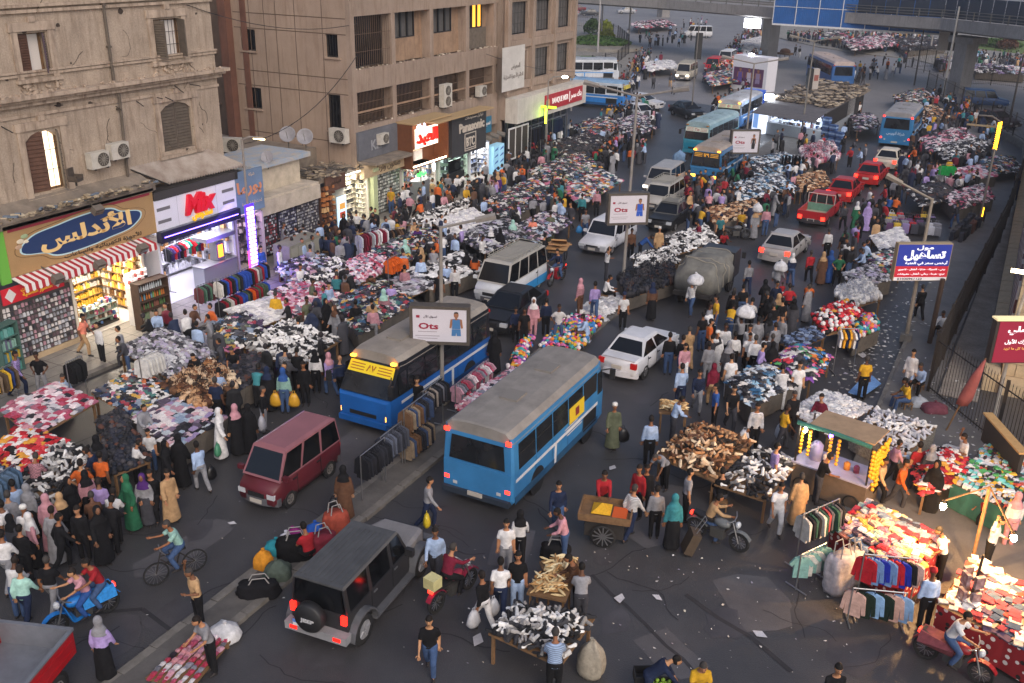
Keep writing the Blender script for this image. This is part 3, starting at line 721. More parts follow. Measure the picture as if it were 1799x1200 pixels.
for k,(w,h,m,x)in enumerate([(5.9,1.5,mat('sign_line',hx('6f5636'),.6),.062),(5.84,1.44,mat('sign_tan',hx('a8875c')),.066),(5.5,1.28,mat('sign_pale',hx('a9c4c8'),.5,emit=.15),.07),(5.35,1.18,mat('sign_navy',hx('243a66'),.5),.074)]):
 MB().slab([(x,p[0]-.1,p[1]+.05)for p in cloud(w,h)],(1,0,0),.008).build('cloud_shape',m,sg)
GOLD=mat('sign_gold_letters',hx('d8b67c'),.5,emit=.15)
letters('الأندلس',GOLD,sg,(.095,.05,.08),FACE_PX,width=4.4,height=.95,bold=.035)
letters('للأجهزة الكهربائية والساعات',mat('sign_brown_letters',hx('4b3a2a')),sg,(.075,.75,-.72),FACE_PX,width=3.9,height=.24)
for k,(y,z,c)in enumerate([(-2.95,.35,'d8ccb4'),(-2.75,.5,'9fb08a'),(-3.05,.15,'b89a80'),(-2.7,.28,'e0d4bc')]):
 MB().ell((.07,y,z),(.015,.17,.09)).build('petal',mat('petal_'+c,hx(c)),sg,True)
aw=thing('awning','red and white striped awning under the gold sign','awning',(SX,25,3.4))
n=44
for i in range(n):
 y=-3.2+i*6.4/n;st=MB()
 st.add([(.06,y,.0),(.06,y+6.4/n,.0),(.75,y+6.4/n,-.16),(.75,y,-.16),(.06,y,-.03),(.06,y+6.4/n,-.03),(.74,y+6.4/n,-.19),(.74,y,-.19)],[(0,1,2,3),(7,6,5,4),(0,3,7,4),(1,5,6,2)])
 st.add([(.75,y,-.16),(.75,y+6.4/n,-.16),(.77,y+6.4/n,-.42),(.77,y+3.2/n,-.47),(.77,y,-.42)],[(0,1,2,3,4)])
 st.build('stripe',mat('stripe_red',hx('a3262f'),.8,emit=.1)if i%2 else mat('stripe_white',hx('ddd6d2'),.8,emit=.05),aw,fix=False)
aw.location=(SX,25.1,3.62)
rs=thing('shop_sign','small red banner with yellow writing and white diamonds','sign',(SX+.08,22.7,3.0))
MB().box((0,0,0),(.04,2.7,.62)).build('panel',mat('banner_red',hx('b3202c'),.5,emit=.25),rs)
letters('موزعون لدينا أدوات',mat('letters_yellow',hx('e0b53c'),.5,emit=.2),rs,(.03,.15,.1),FACE_PX,width=1.4);letters('العطور العالمية',mat('letters_yellow'),rs,(.03,.15,-.12),FACE_PX,width=1.3)
for y in(-1.0,1.05):MB().slab([(.021,y-.24,0),(.021,y,-.28),(.021,y+.24,0),(.021,y,.28)],(1,0,0),.006).build('diamond',WHITE,rs)
for(px,py,lab)in[(405,760,'dark floodlight over the left end of the striped awning'),(700,660,'dark floodlight over the middle of the striped awning'),(1000,545,'dark floodlight over the right end of the striped awning'),(685,275,'grey floodlight in front of the gold lettering')]:
 p=onx(px/4,300+py/4,SX+.9);t=thing('floodlight',lab,'floodlight',p)
 MB().box((0,0,0),(.28,.42,.3),M=Matrix.Rotation(.6,4,'Y')).build('housing',mat('flood_grey',hx('6b6259'),.6,nscale=5,namt=.3),t)
 MB().tube([(-.1,0,.1),(-.85,0,.35)],.025,6).build('arm',STEEL,t)
 MB().box((.07,0,-.13),(.02,.36,.24),M=Matrix.Rotation(.9,4,'Y')).build('lens',mat('flood_lens',hx('55504c'),.2),t)
gc=thing('glass_counter','glass display counter full of small boxes at the perfume shop door','counter',at(175,572,.13),R(2))
MB().box((0,0,.06),(.55,1.7,.12)).build('plinth',DARKW,gc)
for z in(.35,.62,.92):MB().box((0,0,z),(.55,1.7,.02)).build('glass_shelf',mat('shelf_glass',hx('8fa39a'),.1),gc)
fm=MB()
for x in(-.27,.27):
 for y in(-.85,.85):fm.tube([(x,y,.1),(x,y,.96)],.015,5)
fm.build('frame',CHROME,gc)
g=MB();rr=random.Random(8)
for z in(.13,.37,.64,.94):
 for i in range(26):g.box((rr.uniform(-.22,.22),rr.uniform(-.8,.8),z+.07),(.1,.09,rr.uniform(.06,.2)),rr.uniform(0,1),col=hx(rr.choice(['c8b8a8','8a6a58','6b7a6a','b04a70','4a6a9a','d8d0c0','5a4a3c'])))
x_=g.build('goods',GOODS,gc);x_['kind']='stuff'
def shelf_unit(label,loc,rz,w,h,d,rows,cols,frame=WOOD,seed=1,name='shelf_unit',bottles=False,gm=GOODS):
 rr=random.Random(seed);t=thing(name,label,'shelf',loc,rz)
 for y in(-w/2,w/2):MB().box((0,y,h/2),(d,.05,h)).build('side_panel',frame,t)
 MB().box((-d/2+.01,0,h/2),(.02,w-.05,h)).build('back_panel',frame,t)
 g=MB()
 for k in range(rows+1):
  z=.04+k*(h-.08)/rows;MB().box((0,0,z),(d-.03,w-.05,.03)).build('shelf',frame,t)
  if k==rows:break
  cc=cols[k%len(cols)];y=-w/2+.1
  while y<w/2-.08:
   q=rr.uniform(.07,.11);hh_=(h/rows)*rr.uniform(.5,.8);c=hx(rr.choice(cc))
   if bottles and k>=rows//2:
    g.lathe([(.035,0),(.035,hh_*.6),(.014,hh_*.78),(.014,hh_)],(0,y,z+.016),7,col=c)
   else:g.box((0,y,z+.016+hh_/2),(d*.6,q,hh_),0,col=c)
   y+=q+.015
 x_=g.build('goods',gm,t);x_['kind']='stuff'
 return t
shelf_unit('dark wooden rack of clear bottles standing on the pavement',at(272,572,.13),R(-4),1.5,2.1,.5,5,[('8a6a4c','6a5a4c'),('7a8a6a','b0a090'),('5a7a4a','8a5a4a'),('6f9ab0','c87a3c','7aa060'),('b8c0c4','c8ccd0')],mat('dark_wood',hx('4a3528'),.7,nscale=5,namt=.3),5,bottles=True)
shelf_unit('white wire stand of small boxes at the perfume shop corner',at(245,568,.13),0,.6,1.7,.4,6,[('e8e4e0','d88aa0','c8d0d8')],WHITE,6)
shelf_unit('teal and yellow shelf stand at the left edge of the pavement',at(22,655,.13),R(10),.9,2.0,.4,4,[('5a9a90','7ab0a8'),('c8a83c','5a8a90'),('6a6a80','8ab0a0')],mat('green_stand',hx('47645c'),.7),7)
shop('white lit sandwich shop under the white and red sign',YE+.1,33.9,3.3,lamp='f2efff',es=10,depth=3.2,power=260,wall='d9dae2',shelf='a8a8b0',goods=('c8c8d0','8a8a92','d8d8e0','6a6a72','b88a5a'),rows=5,seed=12,floor='c8c8cc')
sg=thing('shop_sign','white panel sign with red and yellow raised lettering','sign',(SX+.05,31.5,4.35))
MB().box((0,0,0),(.1,4.95,1.35)).build('panel',mat('sign_white',hx('cfccda'),.5,nscale=.8,namt=.08,emit=.12),sg)
for y in(-2.0,1.95):
 for z in(-.3,.25):MB().box((.055,y,z),(.02,.75,.14)).build('slot',mat('slot_grey',hx('6d6a70')),sg)
for y in(-1.2,0,1.2):MB().box((.051,y,0),(.004,.015,1.34)).build('panel_joint',mat('joint_grey',hx('a5a2ae')),sg)
letters('Mix',mat('letters_red',hx('c3162a'),.35,emit=.35),sg,(.12,.12,.12),FACE_PX,width=1.9,height=.92,depth=.14,bold=.05,shear=.25)
letters('سندوتش',mat('letters_yellow2',hx('e8b51e'),.4,emit=.35),sg,(.1,.2,-.48),FACE_PX,width=1.25,height=.42,depth=.06,bold=.035)
MB().box((.1,0,-.95),(.3,4.95,.5)).build('valance',mat('valance_navy',hx('1d1b33'),.5),sg)
MB().box((.26,0,-.95),(.02,4.6,.03)).build('light_strip',glow('6a4cff',14),sg)
MB().box((.0,0,.85),(.2,4.95,.34)).build('top_trim',mat('sign_dark_trim',hx('3c3838')),sg)
vi=bpy.data.lights.new('violet_strip','AREA');vi.shape='RECTANGLE';vi.size=4.4;vi.size_y=.1;vi.energy=45;vi.color=(.32,.2,1)
vo=bpy.data.objects.new('violet_strip',vi);C.objects.link(vo);vo.location=(SX+.45,31.5,3.15);vo.rotation_euler=(0,R(-25),R(90))
ct=thing('shop_counter','steel food counter with an orange lit grill in the sandwich shop','counter',(-32.9,32.6,.15))
MB().box((0,0,.55),(.7,2.2,1.1)).build('body',mat('brushed_steel',hx('a8acb2'),.3,metal=.6),ct);MB().box((0,0,1.12),(.8,2.3,.04)).build('worktop',CHROME,ct)
MB().box((-.1,.3,1.6),(.45,.5,.9)).build('grill_box',CHROME,ct);MB().box((.13,.3,1.6),(.02,.3,.6)).build('heat_glow',glow('ff7a1a',5),ct)
MB().prism([(-.4,-.9),(.5,-.9),(.5,1.0),(-.4,1.0)],2.3,2.5).build('hood',CHROME,ct)
ca=thing('corrugated_canopy','rusty corrugated metal canopy over the white sandwich sign','canopy',(SX,31.4,5.6))
A_, B_, C_, D_=at(225,295,6.4), at(365,262,6.4), at(430,290,5.55), at(295,322,5.55)
cr=MB();n=30
for i in range(n):
 vs=[]
 for k in range(5):
  f=(i+k/4)/n;w_=.085*math.sin(k/4*math.pi*2)
  vs+=[A_.lerp(B_,f)+Vector((0,0,w_)),D_.lerp(C_,f)+Vector((0,0,w_))]
 cr.add(vs,[(2*k,2*k+2,2*k+3,2*k+1)for k in range(4)])
RUST=mat('rusty_zinc',hx('a39a92'),.55,nscale=1.3,col2=hx('7a6a60'),metal=.2)
o=cr.build('corrugated_sheet',RUST,ca,fix=False);o.location=-ca.location
mb=MB()
for f in(.02,.5,.98):mb.tube([A_.lerp(B_,f)-Vector((0,0,.09)),D_.lerp(C_,f)-Vector((0,0,.09))],.035,6)
mb.span((SX-.4,29.2,5.0),(SX+.1,34.2,5.42));o=mb.build('beam',DARKM,ca);o.location=-ca.location
sg=thing('shop_sign','faded blue sign with orange lettering right of the white sign','sign',(SX+.02,34.95,4.25))
MB().box((0,0,0),(.1,1.95,2.05)).build('panel',mat('sign_faded_blue',hx('6b8099'),.7,nscale=1,namt=.2),sg)
letters('بورما',mat('letters_orange',hx('cf8a62'),.6),sg,(.06,0,.15),FACE_PX,width=1.7,height=.75,bold=.03)
letters('شركة',mat('letters_faded',hx('b7a8a0'),.6),sg,(.06,.2,.78),FACE_PX,height=.2);letters('تحت إدارة جديدة',mat('letters_faded'),sg,(.06,.1,-.6),FACE_PX,width=1.4)
shop('shop of dark jewellery racks under the faded blue sign',34.0,36.0,3.0,lamp='ffe0f0',es=5,depth=1.6,power=25,wall='b8a8b8',shelf='4a4048',goods=('3a3440','c8c0c8','8a7a80','d8d0d0'),rows=7,seed=13)
for(y0,y1,c1,lab)in[(36.1,37.9,('8a8a90','6a2a34','c8c8d0','3a3a42','9a4a50'),'dark wall panel hung with silver and red necklaces'),(37.95,39.4,('3a3a52','6a6a80','b8b8c0'),'dark wall panel with round clocks and blue pendants'),(39.45,41.3,('8a8a90','b8b4b0','55525a'),'wide dark wall panel of silver necklaces under the parapet')]:
 gridwall(lab,-33.55,y0,y1,.3,2.5,'26232b',c1,.13,.17,int(y0),dep=.03)
gridwall('brown shelves of leather goods left of the bright white shop',-33.5,41.4,42.5,.3,2.9,'4a3328',('7a4a2c','a86a3c','5a3a28','c8a070'),.28,.3,22,dep=.2)
pb=thing('poster_board','lit upright poster of meals beside the bright white shop','poster',(-33.2,42.9,.2))
MB().box((0,0,1.0),(.1,.75,2.0)).build('panel',mat('poster_lit',hx('bcd8ee'),.4,emit=.8),pb)
for k, c in enumerate(('c87a3c','b04a30','d8a050')):MB().box((.055,.0,.45+k*.5),(.01,.5,.34)).build('picture',mat('pic_'+c,hx(c),.5,emit=.4),pb)
sg=thing('shop_sign','brown wooden sign board left of the bright white shop','sign',(-33.4,42.7,3.0))
MB().box((0,0,0),(.08,1.8,.85)).build('panel',BRN,sg);letters('الفيشاوي',mat('letters_dim',hx('3a2a22')),sg,(.05,0,0),FACE_PX,width=.9)
shop('dazzling white shop of earring racks',43.5,45.9,3.05,lamp='fffbe6',es=16,depth=1.2,X0=-33.5,power=110,wall='efead8',shelf='d8d0b8',goods=('b8b0a0','d8d0c0','5a5a5a','e8e4d8'),rows=9,seed=14)
pl=thing('pillar','pale green lit pillar right of the dazzling white shop','pillar',(-33.4,46.2,.13));MB().box((0,0,1.45),(.45,.4,2.9)).build('shaft',mat('pale_green',hx('a9b088'),.7,nscale=2,namt=.2,emit=.12),pl);MB().box((0,0,2.95),(.6,.5,.2)).build('cap',mat('pale_green'),pl)
gridwall('grey shutter hung with rows of cards',-33.6,46.5,49.3,.2,2.7,'4a4a44',('b8b8b0','d8d8d0','7a7a74','9aa0a0'),.17,.2,24,dep=.03)
sg=thing('shop_sign','old carved beige sign under the grey band','sign',(-33.3,47.2,3.1));MB().box((0,0,0),(.25,4.2,.75)).build('panel',STONE,sg);letters('صالون وارث',mat('letters_stone',hx('6f5f4b')),sg,(.14,.3,0),FACE_PX,width=2.6)
mb=MB();mb.prism([(-33.7,45.3),(-32.6,45.5),(-32.4,49),(-33.7,49.4)],3.5,3.66);b_=mb.build('concrete_ledge',DUST);tag(b_,'rounded dusty ledge over the carved beige sign','ledge')
mb=MB();mb.span((-33.78,45.3,3.68),(-33.62,49.6,5.3));b_=mb.build('grey_band_sign',mat('grey_band',hx('63646a'),.8,nscale=1.4,namt=.3));tag(b_,'grey painted band with a worn word at the office block corner','sign')
t_=letters('Kai',mat('letters_worn',hx('8d8e92')),b_,(-33.6,47.0,4.4),FACE_PX,height=.6)
sb=thing('lit_sign_box','glowing wooden box sign with red lettering over the phone shop','sign',(-32.9,51.4,3.9))
MB().span((-.9,-2.1,-1.35),(-.8,2.1,1.35)).build('back_panel',mat('orange_wood',hx('6a4128'),.5,nscale=5,namt=.2),sb)
MB().span((.0,-1.35,-.25),(.04,1.25,.95)).build('lit_plate',glow('ffe6d0',1.6),sb)
for y in(-2.1,2.1):MB().span((-.79,y-.06,-1.35),(.3,y+.06,1.35)).build('side_panel',mat('orange_wood'),sb)
MB().span((-.79,-2.03,-1.35),(.3,2.03,-1.27)).build('base',mat('orange_wood'),sb);MB().span((-.79,-2.2,1.36),(.5,2.2,1.46)).build('roof',mat('tan_canopy',hx('a88e68'),.8),sb)
MB().span((-.6,-1.9,1.26),(.0,1.9,1.32)).build('lamp_panel',glow('ffd9a0',5),sb);MB().span((.2,-1.95,-1.26),(.24,1.95,-1.2)).build('light_strip',glow('ffe9c8',12),sb)
letters('العبد',glow('e01c10',1.2),sb,(.1,-.1,.35),FACE_PX,width=2.4,height=1.0,depth=.12,bold=.04)
letters('شركة',glow('dfe8ff',3),sb,(.12,-.8,1.05),FACE_PX,width=1.0,depth=.05,bold=.03);letters('كشرى',glow('dfe8ff',3),sb,(.12,1.5,1.15),FACE_PX,width=.8,depth=.05,bold=.03)
a2=MB().box((-.4,-.6,-.75),(.3,.9,.6));a2.build('cooler_unit',WHITE,sb)
letters('شاشات',glow('38ff4a',4),sb,(.32,-1.2,-1.75),FACE_PX,width=1.0,depth=.05,bold=.04);MB().ell((.3,.3,-1.6),(.05,.18,.3)).build('neon_drop',glow('dff0ff',5),sb)
shop('lit phone shop behind the steel snack cart',49.5,53.4,2.35,lamp='fff6ea',es=8,depth=2.6,X0=-33.5,power=60,wall='d8d4cc',goods=('e8e4e0','b8c0c8','5a6a8a','c86a5a'),rows=5,seed=15)
es=thing('shop_sign','dark grey electronics sign with pale lettering and a boxed monogram','sign',(-32.85,56.1,3.75))
MB().box((0,0,0),(.6,4.5,2.6)).build('panel',mat('sign_charcoal',hx('3c3b3d'),.6,nscale=2,namt=.25),es)
PALE=mat('letters_pale',hx('b9ada0'),.5,emit=.12)
letters('Panasonic',PALE,es,(.32,.3,.45),FACE_PX,width=3.3,height=.62,depth=.05,bold=.03)
letters('توكيل مستودعات',PALE,es,(.31,.6,1.0),FACE_PX,width=2.4,height=.24)
letters('BTC',PALE,es,(.32,.1,-.55),FACE_PX,width=1.1,height=.62,depth=.05,bold=.02)
fr=MB()
for y in(-.62,.82):fr.span((.3,y-.03,-1.1),(.33,y+.03,0.03))
for z in(-1.1,-.97,.0):fr.span((.3,-.65,z-.025),(.33,.85,z+.025))
fr.build('monogram_frame',PALE,es)
MB().prism([(-.2,-5.0),(.9,-5.0),(.9,2.3),(-.2,2.3)],1.36,1.45).build('canopy',mat('tan_canopy'),es)
shop('glass fronted television shop under the dark grey sign',53.5,57.2,2.45,lamp='e9fff2',es=7,depth=3,X0=-33.3,power=60,wall='b9c8bc',shelf='5a6a62',goods=('2a2c30','3a3c42','c8ccd0'),rows=4,seed=16)
tv=thing('display_stand','black television box stand with white lettering in the green glass shop','stand',(-33.0,54.8,.15));MB().box((0,0,.6),(.5,1.9,1.2)).build('body',BLACK,tv);letters('VIERA',WHITE,tv,(.26,0,.4),FACE_PX,width=1.2,height=.24)
MB().box((.0,.1,1.6),(.08,1.5,.8)).build('screen',GLASS,tv)
shop('bright shop of white boxes right of the television shop',57.3,60.0,2.5,lamp='f6faff',es=10,depth=1.3,X0=-33.2,power=60,wall='d8dce2',shelf='a8acb2',goods=('f0f0f4','d8dce4','8a9ac0','e8e0d8','3a3c44'),rows=6,seed=17)
for k,(y,c1)in enumerate([(60.5,'8fc0d8'),(61.3,'9ac8e0')]):
 f=thing('drinks_fridge',('left' if k==0 else 'right')+' one of the two pale blue poster fridges by the office block end','fridge',(-33.2,y,.13))
 MB().box((0,0,1.0),(.6,.74,2.0)).build('body',mat('fridge_'+c1,hx(c1),.4,emit=.35),f)
 for q in range(4):MB().slab([(.305,-.3+.05*(q%2),.25+q*.45),(.305,.25,.35+q*.45),(.305,.28,.5+q*.45),(.305,-.1,.38+q*.45)],(1,0,0),.005).build('picture',mat('fridge_print',hx('2f5fae'),.4,emit=.1),f)
sg=thing('shop_sign','small blue sign with white script beside the dark grey sign','sign',(-33.5,59.6,3.6));MB().box((0,0,0),(.1,2.3,1.1)).build('panel',mat('sign_teal',hx('2f6d88'),.6),sg);letters('سبوتس',WHITE,sg,(.06,.1,.1),FACE_PX,width=1.7)
ru=thing('rolled_shutter','bunched grey awning rolls over the bright box shop','awning',(-33.0,59.5,2.9))
for k in range(5):MB().tube([(-.3,-2+k*.95,0),(.25,-1.8+k*.95,-.15)],.17,8).build('roll',mat('grey_canvas',hx('6a655f'),.9),ru)
ks=thing('window_frame','white framed glass stall front right of the poster fridges','glass front',(-32.6,63.3,.9))
for k in range(4):MB().box((0,-1.5+k*1.0,1.1),(.08,.08,2.2)).build('post',WHITE,ks)
for z in(0,2.2):MB().box((0,0,z),(.09,3.1,.1)).build('rail',WHITE,ks)
for k in range(3):MB().box((-.01,-1.0+k,1.1),(.02,.92,2.1)).build('pane',mat('smoky_pane',hx('4b4742'),.2),ks)
sc_=thing('snack_cart','tall grey steel snack cart on the pavement by the phone shop','cart',at(738,352,.13),R(8))
MB().box((0,0,.75),(.8,1.3,1.2)).build('body',mat('brushed_steel'),sc_);MB().box((0,0,2.45),(.95,1.45,.1)).build('roof',DARKW,sc_)
for x in(-.38,.38):
 for y in(-.62,.62):MB().box((x,y,1.87),(.05,.05,1.08)).build('post',CHROME,sc_)
MB().box((-.2,0,1.75),(.3,1.2,.03)).build('shelf',CHROME,sc_)
g=MB();rr=random.Random(4)
for i in range(22):g.box((-.2+rr.uniform(-.1,.1),rr.uniform(-.55,.55),1.85),(.1,.1,.16),col=hx(rr.choice(['d8d4cc','c8bca8','7a5a48'])))
x_=g.build('goods',GOODS,sc_);x_['kind']='stuff'
for x in(-.3,.3):MB().lathe([(.12,-.02),(.14,0),(.12,.02)],(x,-.6,.14),12,'Y').build('wheel',RUBBER,sc_)
# flyover, fences, right hand wall, posts, billboards, kiosk
fo=thing('flyover','grey concrete flyover crossing the far end of the street','flyover',(-30,150,0))
E0=[at(900,-7,6.6),at(993,3,6.6),at(1170,15,6.6),at(1360,31,6.6),at(1500,41,6.7),at(1650,52,6.9),at(1799,70,7.1),at(1960,91,7.3)]
def offs(pts,d):
 out=[]
 for i, p in enumerate(pts):
  t=(pts[min(i+1,len(pts)-1)]-pts[max(i-1,0)]);n=Vector((-t.y,t.x,0)).normalized();out.append(p+n*d)
 return out
deck=MB();rings=[]
for p, q, a_, b_ in zip(E0,offs(E0,11),offs(E0,2.2),offs(E0,8.8)):
 rings.append([p,p+Vector((0,0,1.25)),p+Vector((0,0,1.25))+(q-p)*.025,p+Vector((0,0,.75))+(q-p)*.03,q+Vector((0,0,.75))-(q-p)*.03,q+Vector((0,0,1.25))-(q-p)*.025,q+Vector((0,0,1.25)),q,b_-Vector((0,0,.35)),a_-Vector((0,0,.35))])
deck.loft(rings);local(deck,'deck',CONC,fo)
rl=MB()
for z in(1.55,1.85,2.15):
 for e in(E0,offs(E0,10.8)):rl.tube([p+Vector((0,0,z))for p in e],.05,5)
local(rl,'railing',STEEL,fo)
n_=0
for e in(E0,offs(E0,10.8)):
 for a, b in zip(e[:-1],e[1:]):
  k=max(2,int((b-a).length/2.6))
  for i in range(k):
   p=a.lerp(b,i/k);local(MB().box(p+Vector((0,0,1.72)),(.12,.12,.95)),'railing_post',STEEL,fo)
BF=mat('blue_screen',hx('2b3342'),.6,nscale=1,namt=.15)
sc0=offs(E0,.35)[4:]
for a, b in zip(sc0[:-1],sc0[1:]):
 k=int((b-a).length/2.2)+1
 for i in range(k):
  p, q=a.lerp(b,i/k), a.lerp(b,(i+.96)/k)
  local(MB().slab([p+Vector((0,0,1.3)),q+Vector((0,0,1.3)),q+Vector((0,0,3.6)),p+Vector((0,0,3.6))],(0,1,0),.05),'screen_panel',BF,fo)
def pier(x,y,w,d):
 c=at(x,y);m_=MB();ang=R(-36)
 m_.box((c.x,c.y,3.1),(w,d,6.2),ang)
 m_.box((c.x,c.y,5.9),(w*2.0,d*1.3,.7),ang);local(m_,'pier',CONC,fo)
pier(1349,104,1.7,1.8);pier(1683,162,1.7,1.9);pier(1165,30,2,2);pier(1000,24,2,2)
BBm=mat('billboard_blue',hx('1f5a9c'),.7,nscale=.5,namt=.2)
p0, p1=at(1362,37,6.3), at(1655,52,6.5);t_=(p1-p0).normalized();nrm=Vector((t_.y,-t_.x,0))*1.0
bb=thing('billboard','huge empty blue billboard with white frame on the flyover','billboard',p0+nrm)
L=(p1-p0).length;ang=math.atan2(t_.y,t_.x);bb.rotation_euler=(0,0,ang)
n=7;H0, H1=-.3, 4.6
for i in range(n):
 pm=MB()
 for q in range(6):
  x0, x1=L*(i+q/6)/n, L*(i+(q+.5)/6)/n
  pm.span((x0+.02,-.03,H0),(x1,.05,H1));pm.span((x1,.0,H0),(L*(i+(q+1)/6)/n-.0,.05,H1))
 pm.build('panel',BBm,bb)
for i in range(n+1):MB().box((L*i/n,-.08,(H0+H1)/2),(.08,.06,H1-H0)).build('upright',WHITE,bb)
for z in(H0,H1):MB().box((L/2,-.1,z),(L,.14,.2)).build('rail',WHITE,bb)
MB().box((L/2,-.06,1.9),(L,.04,.06)).build('cross_wire',WHITE,bb)
def fence(label,pts,h,pick=.16,name='iron_fence',wall=0.0,r_=.014,panel=None,limit=300,cat='fence',z0=.1,spear=True,xpost=3.0):
 t=thing(name,label,cat,Vector(pts[0]))
 pmesh=None;cnt=0;rest=MB()
 pm_=MB().tube([(0,0,wall+.05),(0,0,h)],r_,4);
 if spear:pm_.tube([(0,0,h),(0,0,h+.12)],[r_*1.6,.002],4)
 pmesh=pm_.mesh('picket',DARKM);post=MB().box((0,0,h/2+.1),(.11,.11,h+.2)).mesh('post',DARKM)
 for a, b in zip(pts[:-1],pts[1:]):
  a=Vector(a);b=Vector(b);L_=(b-a).length
  rl_=MB()
  for z in(wall+.18,h-.22):rl_.tube([a+Vector((0,0,z0+z)),b+Vector((0,0,z0+z))],.026,4)
  o=rl_.build('rail',DARKM,t);o.location=-t.location
  if wall:
   d=(b-a).normalized();n=Vector((-d.y,d.x,0))*.13
   o=MB().slab([a+n,a-n,b-n,b+n],(0,0,1),wall+z0).build('base_wall',KERB,t);o.location=-t.location
  if panel:
   d=(b-a).normalized()
   o=MB().slab([a+Vector((0,0,z0+.3)),b+Vector((0,0,z0+.3)),b+Vector((0,0,h*.52)),a+Vector((0,0,h*.52))],Vector((-d.y,d.x,0)),.03).build('sheet',panel,t);o.location=-t.location
  k=int(L_/pick)
  for i in range(k):
   p=a.lerp(b,(i+.5)/k)+Vector((0,0,z0))-t.location
   if cnt<limit:inst('picket',pmesh,t,p);cnt+=1
   else:rest.box((p.x,p.y,p.z+h/2+wall/2),(r_*2,r_*2,h-wall))
  k=max(1,int(L_/xpost))
  for i in range(k+1):inst('post',post,t,a.lerp(b,i/k)+Vector((0,0,z0-.1))-t.location)
 if rest.v:o=rest.build('picket_row',DARKM,t);o['kind']='stuff'
 return t
FC=Vector((-1.35,37.2,0))
fence('dark iron fence with spear tops in front of the stone corner',[FC,(1.15,33.75,0),(5.2,28.2,0)],2.3,.17,limit=60)
fence('long dark covered fence running along the right pavement',[FC+Vector((0,.2,0)),(-.05,61,0),(.3,74.5,0),(.45,84,0)],2.35,.2,limit=230,panel=mat('dark_netting',hx('2e2824'),.95,nscale=2,namt=.35))
gp=thing('gate_post','tall leaning brown post at the fence bend','post',at(1632,606),0);MB().tube([(0,0,0),(.05,-.4,3.1)],.1,8).build('shaft',mat('rusty_post',hx('4a3a30'),.9,nscale=4,namt=.3),gp)
fence('dark railing on a low wall in front of the parked cars',[(.45,84,0),(.2,93,0),(-7.4,114,0),(-11,124,0)],2.4,.3,wall=.5,limit=130)
fence('dark iron enclosure beside the flyover pier',[(-10.8,141.7,0),(-16.4,148.6,0),(-13.0,151.5,0)],3.0,.3,limit=50)
fence('grey railing at the far side of the car park',[at(1690,152),at(1740,150),at(1799,158),at(1860,166)],2.2,.25,limit=90)
fence('dark railing round the traffic island near the white buses',[at(985,128),at(1040,122),at(1085,112),at(1104,96)],1.6,.45,limit=90)
fence('dark railing along the island kerb at the far left',[at(1104,86),at(1085,68),at(1040,50),at(985,44)],2.0,.5,limit=90)
sb=thing('stone_building','tan stone building edge with chequered maroon and white band','building',(1.5,40,0))
mb=MB();rr=random.Random(1)
mb.span((.42,38.6,0),(12,110,.5));mb.span((1.0,39.4,.5),(12,110,4.6))
local(mb,'wall',STONE,sb)
bk_=MB().box((0,0,0),(.56,.86,.30));bme=MB().box((0,0,0),(1,1,1)).mesh('stone_block',STONE)
for i in range(46):
 for k in range(1):
  y=38.6+i*.9;inst('stone_block',bme,sb,Vector((.69,y+.45,.62+rr.uniform(-.01,.012)))-sb.location,sc=(.56,.87,.25))
for r_ in range(9):
 for k in range(5):
  inst('stone_block',bme,sb,Vector(((1.46 if r_%2==0 else 1.24 if k==0 else 1.0)+k*.92+(0 if r_%2==0 or k==0 else 0),38.53+rr.uniform(-.008,.008)if r_<1 else 39.33+rr.uniform(-.01,.01),.25+r_*.52))-sb.location,sc=(.88 if r_%2==0 or k else .44,.14,.5))
ck=MB().box((0,0,0),(.08,.78,.52)).mesh('chequer_tile',mat('chequer_white',hx('b9aea6'),.6,nscale=3,namt=.2));ck2=MB().box((0,0,0),(.08,.78,.52)).mesh('chequer_tile',mat('chequer_maroon',hx('5d3030'),.6,nscale=3,namt=.2))
for r_ in range(6):
 for i in range(24):inst('chequer_tile',ck if(i+r_)%2 else ck2,sb,Vector((.96,39.8+i*.8,1.1+r_*.54))-sb.location)
def post(label,px,py,h,r=.075,arm=None,name='street_lamp',col='8a8580',base=True,lean=(0,0),on=None,cat='street lamp',x=None,z=0.1):
 p=at(px,py,z)if x is None else Vector(x)
 t=thing(name,label,cat,p);m=mat('pole_'+col,hx(col),.6,nscale=3,namt=.25,metal=.2)
 MB().tube([(0,0,0),(lean[0],lean[1],h)],[r,r*.7],8).build('pole',m,t)
 if base:MB().box((0,0,.12),(.45,.45,.34)).build('base',KERB,t)
 if arm:
  for k,(dx,dy,dz)in enumerate(arm):
   e=Vector((lean[0]+dx,lean[1]+dy,h+dz))
   MB().tube([(lean[0],lean[1],h-.05),e],r*.6,6).build('arm',m,t)
   d=(e-Vector((lean[0],lean[1],h-.05))).normalized()
   MB().tube([e-d*.05,e+d*.65],[r*1.3,r*1.6],6).build('lamp_head',on if(on and k==0)else m,t)
 return t, p
def advert(label,px,py,w,h,face,frame='4a433d',poly=None,dist=None,X=None,name='billboard',cat='billboard',base=None,z=None,depth=.35):
 t=thing(name,label,cat,base if base is not None else at(px,py));return t
FIG={}
